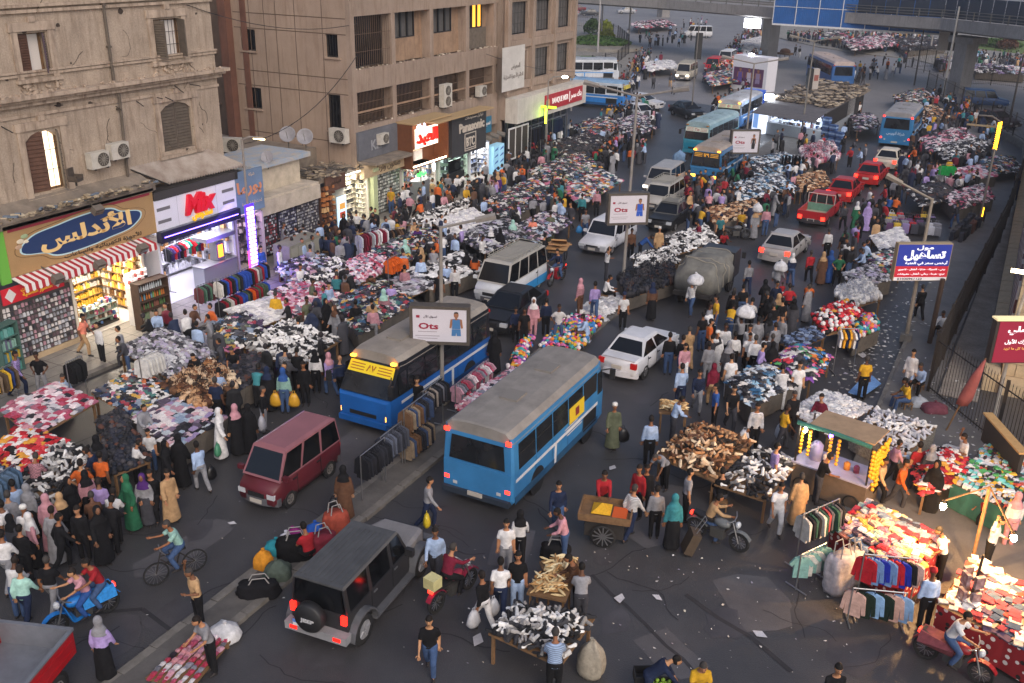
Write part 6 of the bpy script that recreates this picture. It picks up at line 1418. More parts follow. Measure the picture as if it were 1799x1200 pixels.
def item(kind,rr):
 m=MB()
 if kind=='fold':m.box((0,0,.025),(.26,.2,.05),top=.9);m.box((.02,0,.058),(.15,.12,.02),top=.8)
 elif kind=='pack':m.box((0,0,.03),(.22,.15,.06),top=.8)
 elif kind=='book':m.box((0,0,.016),(.2,.28,.03))
 elif kind=='shoe':
  rg=[]
  for x, w, z0, z1 in((-.13,.035,.0,.09),(-.09,.043,0,.10),(-.02,.038,0,.075),(.06,.047,0,.055),(.12,.04,.0,.045),(.15,.018,.008,.03)):
   rg.append([(x,-w,z0),(x,-w*.95,z0+(z1-z0)*.5),(x,-w*.4,z1),(x,w*.4,z1),(x,w*.95,z0+(z1-z0)*.5),(x,w,z0)])
  m.loft(rg)
 elif kind=='slipper':
  m.loft([[(x,-w,0),(x,-w,.02),(x,w,.02),(x,w,0)]for x,w in((-.13,.03),(-.08,.045),(.05,.05),(.12,.035))]);m.loft([[(x,-w,.02),(x,-w*.6,z),(x,w*.6,z),(x,w,.02)]for x,w,z in((-.0,.046,.065),(.06,.05,.06),(.11,.036,.035))])
 elif kind=='cap':
  m.lathe([(.098,0),(.092,.05),(.065,.095),(.02,.115)],(0,0,0),9);m.prism([(.06,-.075),(.15,-.065),(.18,0),(.15,.065),(.06,.075)],.0,.014)
 elif kind=='rag':
  n=7;vs=[];f1, f2, f3=rr.uniform(5,11), rr.uniform(-6,6), rr.uniform(0,6)
  for i in range(n):
   for j in range(n):
    u, v=i/6-.5, j/6-.5;e=1-max(abs(u),abs(v))**3*8
    vs.append((u*.5*(1+.25*math.sin(7*v+f3))+rr.uniform(-.03,.03),v*.34*(1+.3*math.sin(6*u+f1))+rr.uniform(-.03,.03),.03*math.sin(f1*u+f2*v+f3)+.02*math.sin(17*v+f2)+.1*e-.02+rr.uniform(-.008,.008)))
  m.add(vs,[(i*n+j,(i+1)*n+j,(i+1)*n+j+1,i*n+j+1)for i in range(6)for j in range(6)])
 elif kind=='bag':
  m.loft([[(x,-w,z0),(x,-w*.9,z1),(x,w*.9,z1),(x,w,z0)]for x,w,z0,z1 in((-.17,.05,.02,.2),(-.12,.08,0,.25),(.12,.08,0,.25),(.17,.05,.02,.2))]);m.tube([(-.09,0,.24),(-.06,0,.36),(.06,0,.36),(.09,0,.24)],.012,4)
 elif kind=='pack_bag':
  m.loft([[(x,-.12,0),(x,-.13,.3),(x,-.05,.42),(x,.05,.42),(x,.13,.3),(x,.12,0)]for x in(-.15,.15)]);m.box((.17,0,.15),(.06,.18,.2))
 elif kind=='case':
  m.box((0,0,.33),(.26,.42,.56),top=.96)
  for y in(-.12,0,.12):m.box((.135,y,.33),(.012,.05,.48))
  for y in(-.16,.16):m.box((0,y,.03),(.2,.05,.06))
  m.tube([(-.02,-.08,.6),(-.02,-.08,.78),(-.02,.08,.78),(-.02,.08,.6)],.012,4)
 elif kind=='ball':m.ell((0,0,.08),(.09,.09,.09),8,5)
 elif kind=='box':m.box((0,0,.06),(.16,.12,.12),top=.97)
 elif kind=='corn':m.tube([(-.16,0,.03),(-.05,0,.035),(.08,0,.035),(.16,0,.03)],[.012,.03,.03,.012],7)
 return m
TEMPL={}
def tmpl(kind):
 if kind not in TEMPL:
  rr=random.Random(kind);TEMPL[kind]=[item(kind,rr)for _ in range(6 if kind=='rag' else 1)]
 return TEMPL[kind]
DK=[hx(c)for c in('1a1a1e','26262c','33343c','2a3040','4a474a','c8c6c4','55504e')]
FOOT=[]
def bil(Q,s,t):
 return Q[0].lerp(Q[1],s).lerp(Q[3].lerp(Q[2],s),t)
def goods(Q,kind,pal,size,mound=.1,seed=1,jit=.5,layers=1,name='goods_pile',label=None,indiv=None,aligned=False,tilt=.25,scale=1.0,maxn=999):
 """goods spread on the quad Q: one pile, or (indiv = (name, label, category, group)) an object for each piece"""
 rr=random.Random(seed);l1=(Q[1]-Q[0]).length;l2=(Q[3]-Q[0]).length
 n1, n2=max(2,int(l1/size)), max(2,int(l2/size));d=(Q[1]-Q[0]).normalized();base=math.atan2(d.y,d.x)
 P=MB();cols=[hx(c)for c in PAL[pal]];me=None;made=[]
 cells=[]
 for L_ in range(layers):
  for i in range(n1):
   for j in range(n2):
    s, t=(i+.5+rr.uniform(-jit,jit)*.8)/n1,(j+.5+rr.uniform(-jit,jit)*.8)/n2
    hm=(1-abs(2*s-1)**2.5)*(1-abs(2*t-1)**2.5)
    if L_ and rr.random()>hm*1.2:continue
    cells.append((s,t,hm,L_))
 run=rr.choice(cols)
 for(s,t,hm,L_)in cells:
  p=bil(Q,min(max(s,.02),.98),min(max(t,.02),.98))+Vector((0,0,mound*hm*(.75+.25*rr.random())+L_*.06+rr.uniform(0,.015)))
  if rr.random()<.6:run=rr.choice(cols)
  if kind=='rag' and pal not in('white','red')and rr.random()<.32:run=rr.choice(DK)
  rz=base+(rr.uniform(-.15,.15)if aligned else rr.uniform(-.45,.45)+1.571*rr.randrange(4)if kind in('fold','book')else rr.uniform(0,6.3));sc=scale*rr.uniform(.75,1.2)
  tl=.07 if aligned else tilt
  M=Matrix.Translation(p)@Matrix.Rotation(rz,4,'Z')@Matrix.Rotation(rr.uniform(-tl,tl),4,'X')@Matrix.Rotation(rr.uniform(-tl,tl),4,'Y')@Matrix.Scale(sc,4)
  if indiv and len(made)<maxn:
   tm=tmpl(kind)[0]
   if me is None:me=tm.mesh(indiv[0],PLASTIC if kind in('fold','slipper')else CLOTH if kind!='shoe' else FLATC)
   o=bpy.data.objects.new(indiv[0],me);C.objects.link(o);o.matrix_world=M;o.color=run;tag(o,indiv[1],indiv[2],indiv[3]);made.append(o)
  else:
   P.join(rr.choice(tmpl(kind)),M,col=run)
 if P.v:
  o=P.build(name,GOODS,smooth=kind in('rag','ball','cap','bag'),fix=False);tag(o,label,kind='stuff')
 return made
def quad(px,z):
 return[at(x,y,z)for x,y in px]
def table(Q,label,zt,skirt=None,name='market_stall',legs=True,group=None,cart=False,frame=None):
 c=sum(Q,Vector())/4;t=thing(name,label,'cart' if cart else 'stall',(c.x,c.y,0),0,group);q=[p-Vector((c.x,c.y,0))for p in Q]
 fm=frame or WOOD
 MB().slab([Vector((p.x,p.y,zt-.07))for p in q],(0,0,1),.06).build('table_top',fm,t)
 if skirt:
  m=MB();q2=[Vector((p.x*1.01,p.y*1.01,0))for p in q]
  for a, b in zip(q2,q2[1:]+q2[:1]):
   n=10;vs=[]
   nn=Vector((b.y-a.y,a.x-b.x,0)).normalized()
   for i in range(n+1):
    p=a.lerp(b,i/n);w=.025*math.sin(i*2.1)+.02
    vs+=[p+Vector((0,0,zt-.005)),p+nn*w+Vector((0,0,.12))]
   m.add(vs,[(2*i,2*i+1,2*i+3,2*i+2)for i in range(n)])
  m.build('skirt',skirt,t,fix=False)
 elif legs:
  for p in q:MB().box((p.x*.9,p.y*.9,(zt-.08)/2),(.07,.07,zt-.08)).build('leg',fm,t)
 FOOT.append([Vector((p.x+c.x,p.y+c.y))for p in q])
 return t
def polka(name,base,dots):
 m=bpy.data.materials.new(name);m.use_nodes=True;T_=m.node_tree;b=T_.nodes['Principled BSDF'];tc=T_.nodes.new('ShaderNodeTexCoord');v=T_.nodes.new('ShaderNodeTexVoronoi');v.inputs['Scale'].default_value=5.5;v.inputs['Randomness'].default_value=.55
 T_.links.new(tc.outputs['Object'],v.inputs['Vector']);lt_=T_.nodes.new('ShaderNodeMath');lt_.operation='LESS_THAN';lt_.inputs[1].default_value=.33;T_.links.new(v.outputs['Distance'],lt_.inputs[0])
 bw=T_.nodes.new('ShaderNodeSeparateColor');T_.links.new(v.outputs['Color'],bw.inputs[0]);g_=T_.nodes.new('ShaderNodeMath');g_.operation='GREATER_THAN';g_.inputs[1].default_value=.3;T_.links.new(bw.outputs[0],g_.inputs[0])
 mx=T_.nodes.new('ShaderNodeMix');mx.data_type='RGBA';mx.inputs['A'].default_value=hx('191416');mx.inputs['B'].default_value=hx(dots);T_.links.new(g_.outputs[0],mx.inputs['Factor'])
 m2=T_.nodes.new('ShaderNodeMix');m2.data_type='RGBA';m2.inputs['A'].default_value=hx(base);T_.links.new(lt_.outputs[0],m2.inputs['Factor']);T_.links.new(mx.outputs['Result'],m2.inputs['B']);T_.links.new(m2.outputs['Result'],b.inputs['Base Color']);b.inputs['Roughness'].default_value=.9
 return m
POLKA=polka('polka_cloth','8a1620','d8d0cc');TEAL=mat('teal_cloth',hx('2f6a62'),.9,nscale=3,namt=.3);DIRT=mat('dull_sheet',hx('5d564e'),.95,nscale=3,namt=.35)
ST="""fold|0,720 95,672 172,705 60,770|.9|pink|.16|stall of folded pink and white clothes at the left edge below the pavement
fold|-30,800 40,745 120,775 40,850|.85|red|.15|stall of red and yellow folded clothes at the far left edge
rag|-60,880 -20,800 30,850 -10,930|.85|denim|.12|stall of denim and pale jackets cut by the left edge
cap|205,612 290,575 385,625 300,668|.95|grey|.12|stall heaped with caps beside the lit pavement
pack|160,690 235,648 325,690 240,735|.85|mix|.13|stall of small bright packets behind the white hanging shirts
fold|230,735 305,693 400,735 305,792|.85|soft|.16|stall of folded clothes with jackets over its front edge
cap|170,740 215,715 265,810 200,835|.85|dark|.13|narrow stall of dark caps beside the heap of black trainers
bag|280,680 375,640 425,680 350,722|.85|brown|.19|stall of brown and black handbags below the cap stall
pack|385,640 455,615 480,660 410,690|.85|dark|.13|stall of wallets and small cases right of the handbags
rag|360,575 435,548 475,590 395,618|.85|mix|.2|stall of bright mixed tops in front of the hoodie rail
fold|395,545 480,520 520,550 440,580|.85|white|.16|stall of pale folded shirts behind the shoe heap
pack|470,515 555,480 610,520 510,560|.85|pink|.14|stall of pink and white scarves near the sitting men
rag|485,470 560,445 600,475 520,505|.85|soft|.19|stall of pastel folded tops in front of the grey cabinet
cap|590,470 660,438 705,465 630,500|.9|pink|.12|stall of pink and grey woolly hats
rag|585,530 675,490 730,530 630,590|.85|mix|.17|stall of bright socks and underwear in the middle of the left market
fold|660,500 735,478 770,500 690,535|.85|grey|.16|stall of grey tops behind the green tray
rag|640,440 750,400 800,425 690,470|.9|mix|.19|stall of red and black tops below the gown rail
fold|715,475 810,440 860,470 755,510|.85|bw|.17|stall of black and white trousers left of the white minibus
rag|800,415 885,385 935,410 850,445|.85|grey|.19|stall of grey and navy tops behind the women in black
pack|760,390 830,365 870,390 795,420|.9|white|.13|stall of white packets behind the white shoe heap
rag|840,360 925,320 975,345 890,385|.9|mix|.18|stall of crumpled bright clothes below the steel cart
rag|905,400 965,372 1005,392 935,430|.85|soft|.18|stall of pastel clothes at the carriageway edge above the handcart
fold|985,330 1055,298 1095,318 1020,362|.85|mix|.2|stall of bright piles by the silver people carrier
rag|930,300 1015,268 1060,292 965,335|.9|mix|.2|stall of orange and white clothes below the bank sign
fold|900,330 940,312 960,330 920,350|.85|mix|.2|small stall of bright cloths under the bank canopy
rag|960,255 1040,232 1080,255 1000,290|.9|dark|.22|stall of dark clothes below the green lit trouser post
rag|1005,222 1065,205 1095,228 1035,250|.9|mix|.24|stall of bright bundles beside the white saloon
rag|1075,215 1130,200 1150,225 1095,245|.9|soft|.24|stall of pale bundles at the tail of the teal bus
rag|1280,325 1370,305 1405,335 1300,352|.9|teal|.19|stall of white and blue wrapped cloths below the far billboard
rag|1300,285 1380,268 1430,292 1330,310|.9|teal|.2|stall of pale blue bedding below the kiosk
bag|1405,262 1460,255 1475,280 1415,292|.85|pink|.24|stall of pink and dark slippers right of the far billboard
pack|1395,312 1445,300 1460,325 1405,338|.85|brown|.18|wooden cart of nuts near the red saloon
pack|1235,368 1325,350 1345,376 1255,395|.85|brown|.17|stall of brown leather goods behind the hi-vis workers
rag|1495,205 1530,200 1545,222 1505,230|.85|soft|.26|stall of pastel clothes at the kiosk's right rear
rag|1570,170 1620,157 1640,175 1590,190|.9|mix|.28|stall of mixed cloths by the iron enclosure
rag|1590,200 1640,185 1665,205 1610,222|.9|brown|.28|stall of brown bundles beyond the rear blue bus
rag|1615,245 1690,225 1715,245 1635,265|.9|pink|.26|stall of pink clothes right of the rear blue bus
rag|1640,262 1715,242 1745,262 1665,282|.9|bw|.24|stall of black and white tops near the standing frame
fold|1655,300 1745,288 1750,310 1665,322|.85|pink|.22|long low table of patterned cloths near the yellow lit post
rag|1715,285 1780,275 1790,300 1730,305|.85|mix|.24|stall of bright cloths by the dark railing
rag|1590,335 1650,320 1690,345 1620,362|.9|dark|.2|stall of dark tops under the green hanging shirt
rag|1655,345 1730,325 1745,350 1680,368|.9|pink|.2|stall of pink bundles beside the lamp post with yellow lights
fold|1530,415 1580,400 1600,430 1550,445|.85|white|.17|stall of white shirts behind the blue mall sign
fold|1525,450 1570,435 1585,470 1535,490|.85|mix|.16|stall of bright folded tops left of the blue mall sign
pack|1480,480 1545,462 1565,492 1500,510|.85|grey|.14|stall of black and grey small goods by the man in blue
bag|1465,512 1520,495 1550,525 1485,545|.85|white|.18|stall of cream handbags above the stuffed toys
ball|1425,555 1490,530 1530,570 1445,590|.85|red|.16|stall of red and white plush toys
ball|1485,578 1535,555 1545,580 1500,600|.8|toy|.16|small table of bright hair bows behind the plush toys
rag|1350,645 1395,605 1462,625 1425,668|.9|toy|.2|stall of red yellow and green shirts
pack|1365,600 1425,575 1450,592 1395,615|.85|denim|.15|tray of sunglasses and belts above the bright shirts
rag|1275,670 1345,640 1400,675 1320,715|.85|teal|.18|stall of pastel folded tops right of the crowd
pack|1385,720 1450,685 1535,715 1455,765|.85|white|.12|stall of silver wrapped shirts beside the white shoes
rag|1600,810 1680,785 1705,840 1620,870|.85|red|.18|stall of red and flowered cloths by the man in red
bag|1085,490 1175,465 1195,495 1105,525|.7|dark|.22|low stall of black bags under the middle billboard
fold|1235,130 1300,118 1315,140 1250,152|.9|mix|.3|far stall of bright cloths left of the advert booth
rag|1245,105 1305,92 1320,112 1260,122|.9|red|.32|far stall of red cloths behind the red van
rag|1300,75 1340,65 1345,85 1310,95|1.2|white|.4|far heap of white sacks near the flyover pier
rag|1110,42 1170,36 1185,44 1120,50|1.0|pink|.5|far stall of pink cloths beneath the flyover
rag|1480,72 1560,62 1580,78 1500,88|1.0|pink|.5|far stall of pink cloths beyond the long blue bus
rag|1570,70 1640,66 1660,84 1590,90|1.0|dark|.5|far stall of dark goods beyond the blue billboard
rag|1440,60 1480,56 1490,66 1450,70|1.0|mix|.5|far stall of mixed goods under the blue billboard
case|1640,112 1680,110 1690,120 1650,124|.3|suit|.7|far row of lilac suitcases left of the flyover pier
rag|1710,115 1799,120 1799,132 1715,126|1.0|soft|.5|far stall of pale bundles right of the flyover pier
rag|1130,112 1180,108 1190,120 1140,124|.9|white|.4|far stall of white bundles by the island railing"""
sd_=0;PNAME={'rag':'clothes_pile','fold':'folded_clothes','cap':'cap_pile','pack':'packet_pile','bag':'bag_pile','ball':'toy_pile','case':'suitcase_row'}
for ln in ST.split('\n'):
 k, qs, z, pl_, sz, lab=ln.split('|');z=float(z);sz=float(sz);sd_+=1
 Q=quad([tuple(float(v)for v in p.split(','))for p in qs.split()],z)
 table(Q,lab,z,name='market_stall' if 'cart' not in lab.split()else 'market_cart',skirt=DIRT if sd_%3==0 else None)
 goods([p-Vector((0,0,.01))for p in Q],k,pl_,sz*(.82 if k=='rag' else 1),mound={'rag':.22,'ball':.25,'bag':.08,'cap':.12}.get(k,.08),seed=sd_,layers=3 if k in('rag','ball')else 2,name=PNAME[k],label='goods on the '+lab,aligned=k in('fold','case'),scale=sz/{'rag':.27,'fold':.17,'cap':.13,'pack':.14,'bag':.2,'ball':.15,'case':.5}[k])
 # stalls whose pieces can be told apart
def stall2(qs,z,label,kind,pal,size,ind,seed,mound=.1,layers=1,skirt=None,aligned=False,maxn=300,name='market_stall',tilt=.35,scale=1.0,frame=None):
 Q=quad(qs,z);table(Q,label,z,skirt,name=name,frame=frame);goods([p-Vector((0,0,.008))for p in Q],kind,pal,size,mound,seed,.5 if not aligned else .15,layers,ind[0]+'_pile','the rest of the '+ind[3],ind,aligned,tilt,scale,maxn)
stall2([(858,1112),(905,1060),(1045,1085),(985,1170)],.9,'wooden stall heaped with black and white trainers at the bottom of the road','shoe','bw',.115,('shoe','trainer lying in the heap on the wooden stall at the bottom of the road','shoe','trainers on the front stall'),41,.22,2,maxn=200)
stall2([(1150,800),(1225,742),(1325,775),(1255,845)],.95,'big stall mounded with brown shoes and slippers beside the parked motorbike','shoe','brown',.165,('shoe','brown shoe in the mound beside the parked motorbike','shoe','brown shoes on the big stall'),42,.38,2,maxn=130)
stall2([(1255,850),(1335,785),(1405,810),(1345,880)],.85,'sloping stall of black and white sandals left of the juice cart','shoe','bw',.17,('sandal','sandal on the sloping stall left of the juice cart','sandal','sandals on the sloping stall'),43,.15,1,maxn=150)
stall2([(1495,755),(1545,718),(1645,750),(1590,805)],.85,'stall of white trainers on a flowered cloth by the iron fence','shoe','white',.17,('trainer','white or grey trainer on the flowered cloth by the iron fence','trainer','white trainers by the iron fence'),44,.14,1,skirt=mat('flowered_cloth',hx('9a958c'),.9,nscale=14,col2=hx('5a5650')),maxn=170)
stall2([(700,395),(765,368),(835,345),(800,395)],.85,'stall of white shoes in front of the phone shop','shoe','bw',.2,('white_shoe','white or black shoe on the stall in front of the phone shop','shoe pair','white shoes near the phone shop'),45,.14,1,maxn=0,scale=1.1)
stall2([(-20,850),(90,772),(172,790),(95,900)],.8,'wide stall of black and white trainers at the left edge','shoe','bw',.165,('sports_shoe','black or white sports shoe on the wide stall at the left edge','sports shoe','sports shoes at the left edge'),46,.15,1,maxn=190,scale=1.1)
stall2([(420,605),(505,560),(600,597),(520,650)],.85,'stall of white and black shoes in front of the women in black robes','shoe','bw',.19,('shoe','','shoe',''),47,.14,2,maxn=0,scale=1.15)
stall2([(500,475),(600,450),(640,480),(540,520)],.85,'stall of white trainers in the upper left market','shoe','bw',.2,('shoe','','shoe',''),48,.14,2,maxn=0,scale=1.15)
stall2([(1110,450),(1180,432),(1195,462),(1120,480)],.85,'stall of trainers under the man in the pale robe','shoe','bw',.2,('shoe','','shoe',''),49,.14,2,maxn=0,scale=1.1)
stall2([(1165,420),(1240,395),(1265,425),(1185,448)],.85,'wooden sided stall of trainers above the tarpaulin truck','shoe','bw',.2,('shoe','','shoe',''),50,.14,2,maxn=0,scale=1.1)
stall2([(1460,925),(1525,880),(1668,948),(1590,1030)],.95,'stall of bright wrapped clothes over a red spotted cloth','fold','warm',.19,('wrapped_garment','wrapped folded garment on the red spotted cloth stall','wrapped garment','wrapped clothes on the spotted cloth'),51,.2,2,POLKA,False,260,tilt=.22,scale=1.0)
stall2([(1648,1062),(1712,975),(1900,1085),(1850,1170)],.95,'large book stall with a red spotted cloth at the lower right','book','book',.225,('book','book or magazine laid on the large stall at the lower right','book','books on the lower right stall'),52,.05,2,POLKA,False,300,tilt=.07,scale=.95)
stall2([(255,1190),(345,1110),(405,1125),(330,1215)],.18,'low pallet of wrapped pink slippers at the bottom left of the median','slipper','pink',.17,('slipper','wrapped slipper laid on the low pallet beside the median','slipper','slippers on the low pallet'),53,.03,1,None,True,120,name='low_pallet',scale=1.15)
Q=quad([(1672,848),(1742,775),(1850,815),(1785,905)],.95);table(Q,'long stall with a teal cloth covered in phone accessories',.95,TEAL);goods(Q,'box','ele',.15,.03,61,.35,1,'gadget_boxes','small boxed gadgets on the teal cloth',aligned=True,scale=.9);goods(Q,'pack','ele',.2,.12,62,.5,1,'gadget_packs','packets among the gadgets on the teal cloth')
bd=thing('display_board','back board of hats and straps behind the teal gadget stall','board',at(1760,785,1.3));MB().box((0,0,0),(.12,2.6,.9),R(25)).build('panel',DARKW,bd);MB().box((0,0,.5),(.3,2.7,.06),R(25)).build('shelf',mat('raw_pine',hx('b8935f'),.8,nscale=6,namt=.2),bd)
for qs, k, pl_, sz, lab, sd in[([(945,610),(1000,555),(1062,562),(1010,632)],'ball','toy',.15,'sheet of small bright toys on the median beside the sitting man in pale blue',71),([(1015,545),(1075,515),(1112,528),(1058,562)],'rag','white',.3,'white sheets spread on the median behind the traffic officer',72),([(890,650),(920,590),(940,595),(915,660)],'ball','toy',.13,'row of coloured balls and toys along the median',73),([(800,715),(905,645),(920,662),(815,735)],'pack','pink',.12,'table of hair clips along the median behind the sky blue bus',74)]:
 Q=quad(qs,.14 if k!='pack' else .7);c=sum(Q,Vector())/4
 if k=='pack':table(Q,lab,.7)
 else:o=MB().slab([p for p in Q],(0,0,-1),.025).build('ground_sheet',DIRT);tag(o,lab,'ground sheet');FOOT.append([p.xy for p in Q])
 goods(Q,k,pl_,sz,.1,sd,layers=2,name=PNAME[k],label='goods on the '+lab)
def cases(px,n,pal,hd,group,label,seed,rows=1,sc=1.0,step=.46):
 rr=random.Random(seed);me=None;c=at(*px,.1);d=Vector((math.cos(R(hd)),math.sin(R(hd)),0));s_=Vector((-d.y,d.x,0))
 for r_ in range(rows):
  for i in range(n):
   o=inst('suitcase',CASE,None,c+d*(i*step)+s_*(r_*.5)+Vector((rr.uniform(-.05,.05),rr.uniform(-.05,.05),0)),R(hd-90)+rr.uniform(-.2,.2),hx(rr.choice(PAL[pal])),sc*rr.uniform(.85,1.1));tag(o,label,'suitcase',group)
CASE=tmpl('case')[0].mesh('suitcase',FLATC)
cases((1688,425),12,'dark',82,'dark suitcases along the dark fence','dark suitcase in the long row beside the yellow lit lamp post',1,2)
cases((1560,408),7,'suit',15,'bright suitcases behind the mall sign','coloured suitcase in the block behind the blue mall sign',2,6,.95)
cases((1600,250),5,'dark',40,'dark suitcases by the rear blue bus','dark suitcase in the block to the right of the rear blue bus',3,6)
cases((1640,460),3,'dark',70,'suitcases right of the mall sign','suitcase standing right of the blue mall sign',4,2)
def lump(name,label,cat,px,size,col,hd=0,kind='sack',z=0.0,m=CLOTH,group=None,pos=None):
 p=at(*px,z)if pos is None else Vector(pos);rr=random.Random(label);b=MB();rg=[];w, d, h=size
 ph, sx_=rr.uniform(0,6), rr.uniform(-.15,.15)
 for i in range(10):
  t=i/9;k=[.8,1,1.06,1.05,1.02,.97,.88,.72,.42,.14][i]if kind=='sack' else[.9,1,1.02,1,1,1,.98,.96,.92,.8][i];wr_=.05+.10*t
  rg.append([(w/2*(k*(1+wr_*math.sin(7*a+ph+2.2*t)*.8+rr.uniform(-.05,.05))*math.copysign(abs(math.cos(a))**.75,math.cos(a))+sx_*t),d/2*k*(1+wr_*math.sin(5*a-ph+3*t)+rr.uniform(-.05,.05))*math.copysign(abs(math.sin(a))**.75,math.sin(a)),h*(t+.03*math.sin(3*a+ph)*t))for a in[2*math.pi*q/22 for q in range(22)]])
 b.loft(rg);t=thing(name,label,cat,p,R(hd),group);b.build('body',m,t,True,color=hx(col))
 if kind=='duffel':
  s_=MB()
  for y in(-d*.2,d*.2):s_.tube([(-w*.25,y,h*.95),(-w*.15,y+d*.1,h*1.3),(w*.15,y+d*.1,h*1.3),(w*.25,y,h*.95)],.018,5)
  s_.build('handle',mat('strap_pale',hx('8f8c8a'),.8),t)
 else:MB().lathe([(.04,0),(.05,.08)],(0,0,h*.97),7).build('knot',m,t,color=hx(col))
 return t
for a in[('duffel_bag','black duffel bag with pale straps lying lowest on the median','bag',(457,1048),(1.05,.5,.45),'16161a',40,'duffel'),('duffel_bag','tall black holdall behind the black off-road car','bag',(522,985),(1.0,.5,.75),'141416',40,'duffel'),('laundry_bag','grey green bulky bag beside the lowest black duffel','bag',(487,1018),(.7,.6,.6),'4f5a52',30),('laundry_bag','orange bulky bag at the end of the median luggage','bag',(465,1000),(.5,.5,.6),'c8862a',0),('laundry_bag','teal bulky bag among the median luggage','bag',(487,975),(.7,.5,.5),'2f8a98',20),('laundry_bag','magenta round bag among the median luggage','bag',(516,955),(.6,.6,.5),'8a2a70',0),('laundry_bag','white patterned bag behind the teal bag','bag',(505,968),(.5,.4,.6),'c8c8d0',0),('laundry_bag','tall red patterned storage bag on the median','bag',(592,945),(.75,.55,.85),'a04a3a',62,'duffel'),('laundry_bag','dark red patterned storage bag on the median','bag',(570,975),(.8,.55,.7),'7a2a38',62,'duffel'),('laundry_bag','blue bag at the back of the median luggage','bag',(555,945),(.6,.5,.5),'2a5ab0',30),('white_sack','full white plastic sack beside the slipper pallet','sack',(398,1120),(.75,.6,.42),'c8c8ca',0),('cloth_sack','big off-white cloth sack hung on the front trainer stall','sack',(1036,1185),(.62,.5,1.0),'9a9284',0),('clear_sack','bulky clear plastic sack of clothes in front of the spotted cloth','sack',(1470,1035),(.85,.6,1.1),'b8b0b4',60,'duffel'),('clear_sack','second clear plastic sack leaning behind the first by the spotted cloth','sack',(1492,1022),(.6,.5,1.0),'b0aaa8',60,'duffel'),('black_bag','black square bag on the road beside the man in the pink jacket','bag',(975,985),(.8,.45,.55),'18181b',20,'duffel'),('white_sack','heap of clear plastic bags beside the man in the olive shirt','sack',(522,580),(.9,.8,.9),'c0bebe',0),('cloth_bundle','heap of white and red bundles by the sitting man in yellow','bundle',(1640,725),(.9,.7,.42),'7a4450',30),('white_sack','white plastic bundle behind the sitting man in yellow','sack',(1612,715),(.7,.6,.42),'b0b4ba',30),('cloth_bundle','large pale green bundle on the right pavement','bundle',(1695,352),(1.4,1.0,.8),'9aa088',0),('white_sack','big white bundle beside the suit jackets near the red pickup','sack',(1438,332),(1.0,.9,.9),'b8b4b8',0),('blue_bundle','pale blue bundle carried near the teal bus','bundle',(1193,285),(1.0,.8,.9),'7f9ec0',0)]:
 lump(*a)
def garment(kind):
 m=MB()
 if kind=='jacket':P_=[(-.04,.0),(-.2,-.05),(-.27,-.12),(-.33,-.62),(-.23,-.64),(-.2,-.28),(-.21,-.74),(.21,-.74),(.2,-.28),(.23,-.64),(.33,-.62),(.27,-.12),(.2,-.05),(.04,0),(0,-.05)]
 elif kind=='gown':P_=[(-.04,.0),(-.2,-.05),(-.3,-.15),(-.36,-.6),(-.26,-.62),(-.2,-.3),(-.26,-1.25),(.26,-1.25),(.2,-.3),(.26,-.62),(.36,-.6),(.3,-.15),(.2,-.05),(.04,0),(0,-.05)]
 elif kind=='tee':P_=[(-.06,.0),(-.2,-.04),(-.34,-.22),(-.26,-.3),(-.2,-.22),(-.21,-.66),(.21,-.66),(.2,-.22),(.26,-.3),(.34,-.22),(.2,-.04),(.06,0),(0,-.04)]
 else:P_=[(-.17,0),(-.2,-.95),(-.04,-.95),(0,-.3),(.04,-.95),(.2,-.95),(.17,0)]
 n=len(P_);rr=random.Random(kind)
 f=[(0.035+.03*math.sin(p[0]*14+p[1]*5),p[0],p[1])for p in P_];b=[(-.04,p[0],p[1])for p in P_]
 m.add(f+b,[tuple(range(n)),tuple(reversed(range(n,2*n)))]+[(k,(k+1)%n,n+(k+1)%n,n+k)for k in range(n)])
 if kind!='trousers':m.tube([(0,0,-.02),(0,0,.1),(0,.03,.13)],.008,4)
 return m.mesh('hung_'+kind,CLOTH)
GM={k:garment(k)for k in('jacket','gown','tee','trousers')}
def rack(label,px,hd,length,n,pal,kind='jacket',h=1.65,glabel='garment',group=None,double=False,seed=1,z=0.0,face=None):
 rr=random.Random(seed);c=at(*px,z);t=thing('clothes_rail',label,'clothes rail',c,R(hd));L_=length/2
 for x in(-L_,L_):
  MB().tube([(x,0,0),(x,0,h)],.02,6).build('upright',CHROME,t);MB().tube([(x,-.35,.04),(x,.35,.04)],.02,6).build('foot',CHROME,t)
 MB().tube([(-L_,0,h),(L_,0,h)],.018,6).build('rail',CHROME,t)
 if double:MB().tube([(-L_,0,h*.55),(L_,0,h*.55)],.018,6).build('rail',CHROME,t)
 d=Vector((math.cos(R(hd)),math.sin(R(hd)),0));nm={'jacket':'jacket','gown':'gown','tee':'shirt','trousers':'trousers'}[kind]
 for lv in([h,h*.52]if double else[h]):
  for i in range(n):
   o=inst(nm,GM[kind],None,c+d*(-L_+.08+i*(length-.16)/max(1,n-1))+Vector((0,0,lv-.1)),R(hd)+(R(face)if face else 0)+rr.uniform(-.16,.16),hx(rr.choice(pal.split()if ' ' in pal or len(pal)==6 else PAL[pal])),rr.uniform(.92,1.06))
   tag(o,glabel,nm,group or label)
 FOOT.append([(c+d*a+Vector((-d.y,d.x,0))*b).xy for a,b in((-L_,-.3),(L_,-.3),(L_,.3),(-L_,.3))])
rack('front rail of dark jackets on the median',(658,868),92,1.3,11,'1b1c22 22242c 2a2c34',glabel='dark jacket on the front rail of the median')
rack('second rail of slate jackets on the median',(690,835),92,1.2,9,'3a3d48 4a4d58 2e3038 5a6070',glabel='slate jacket on the second rail of the median')
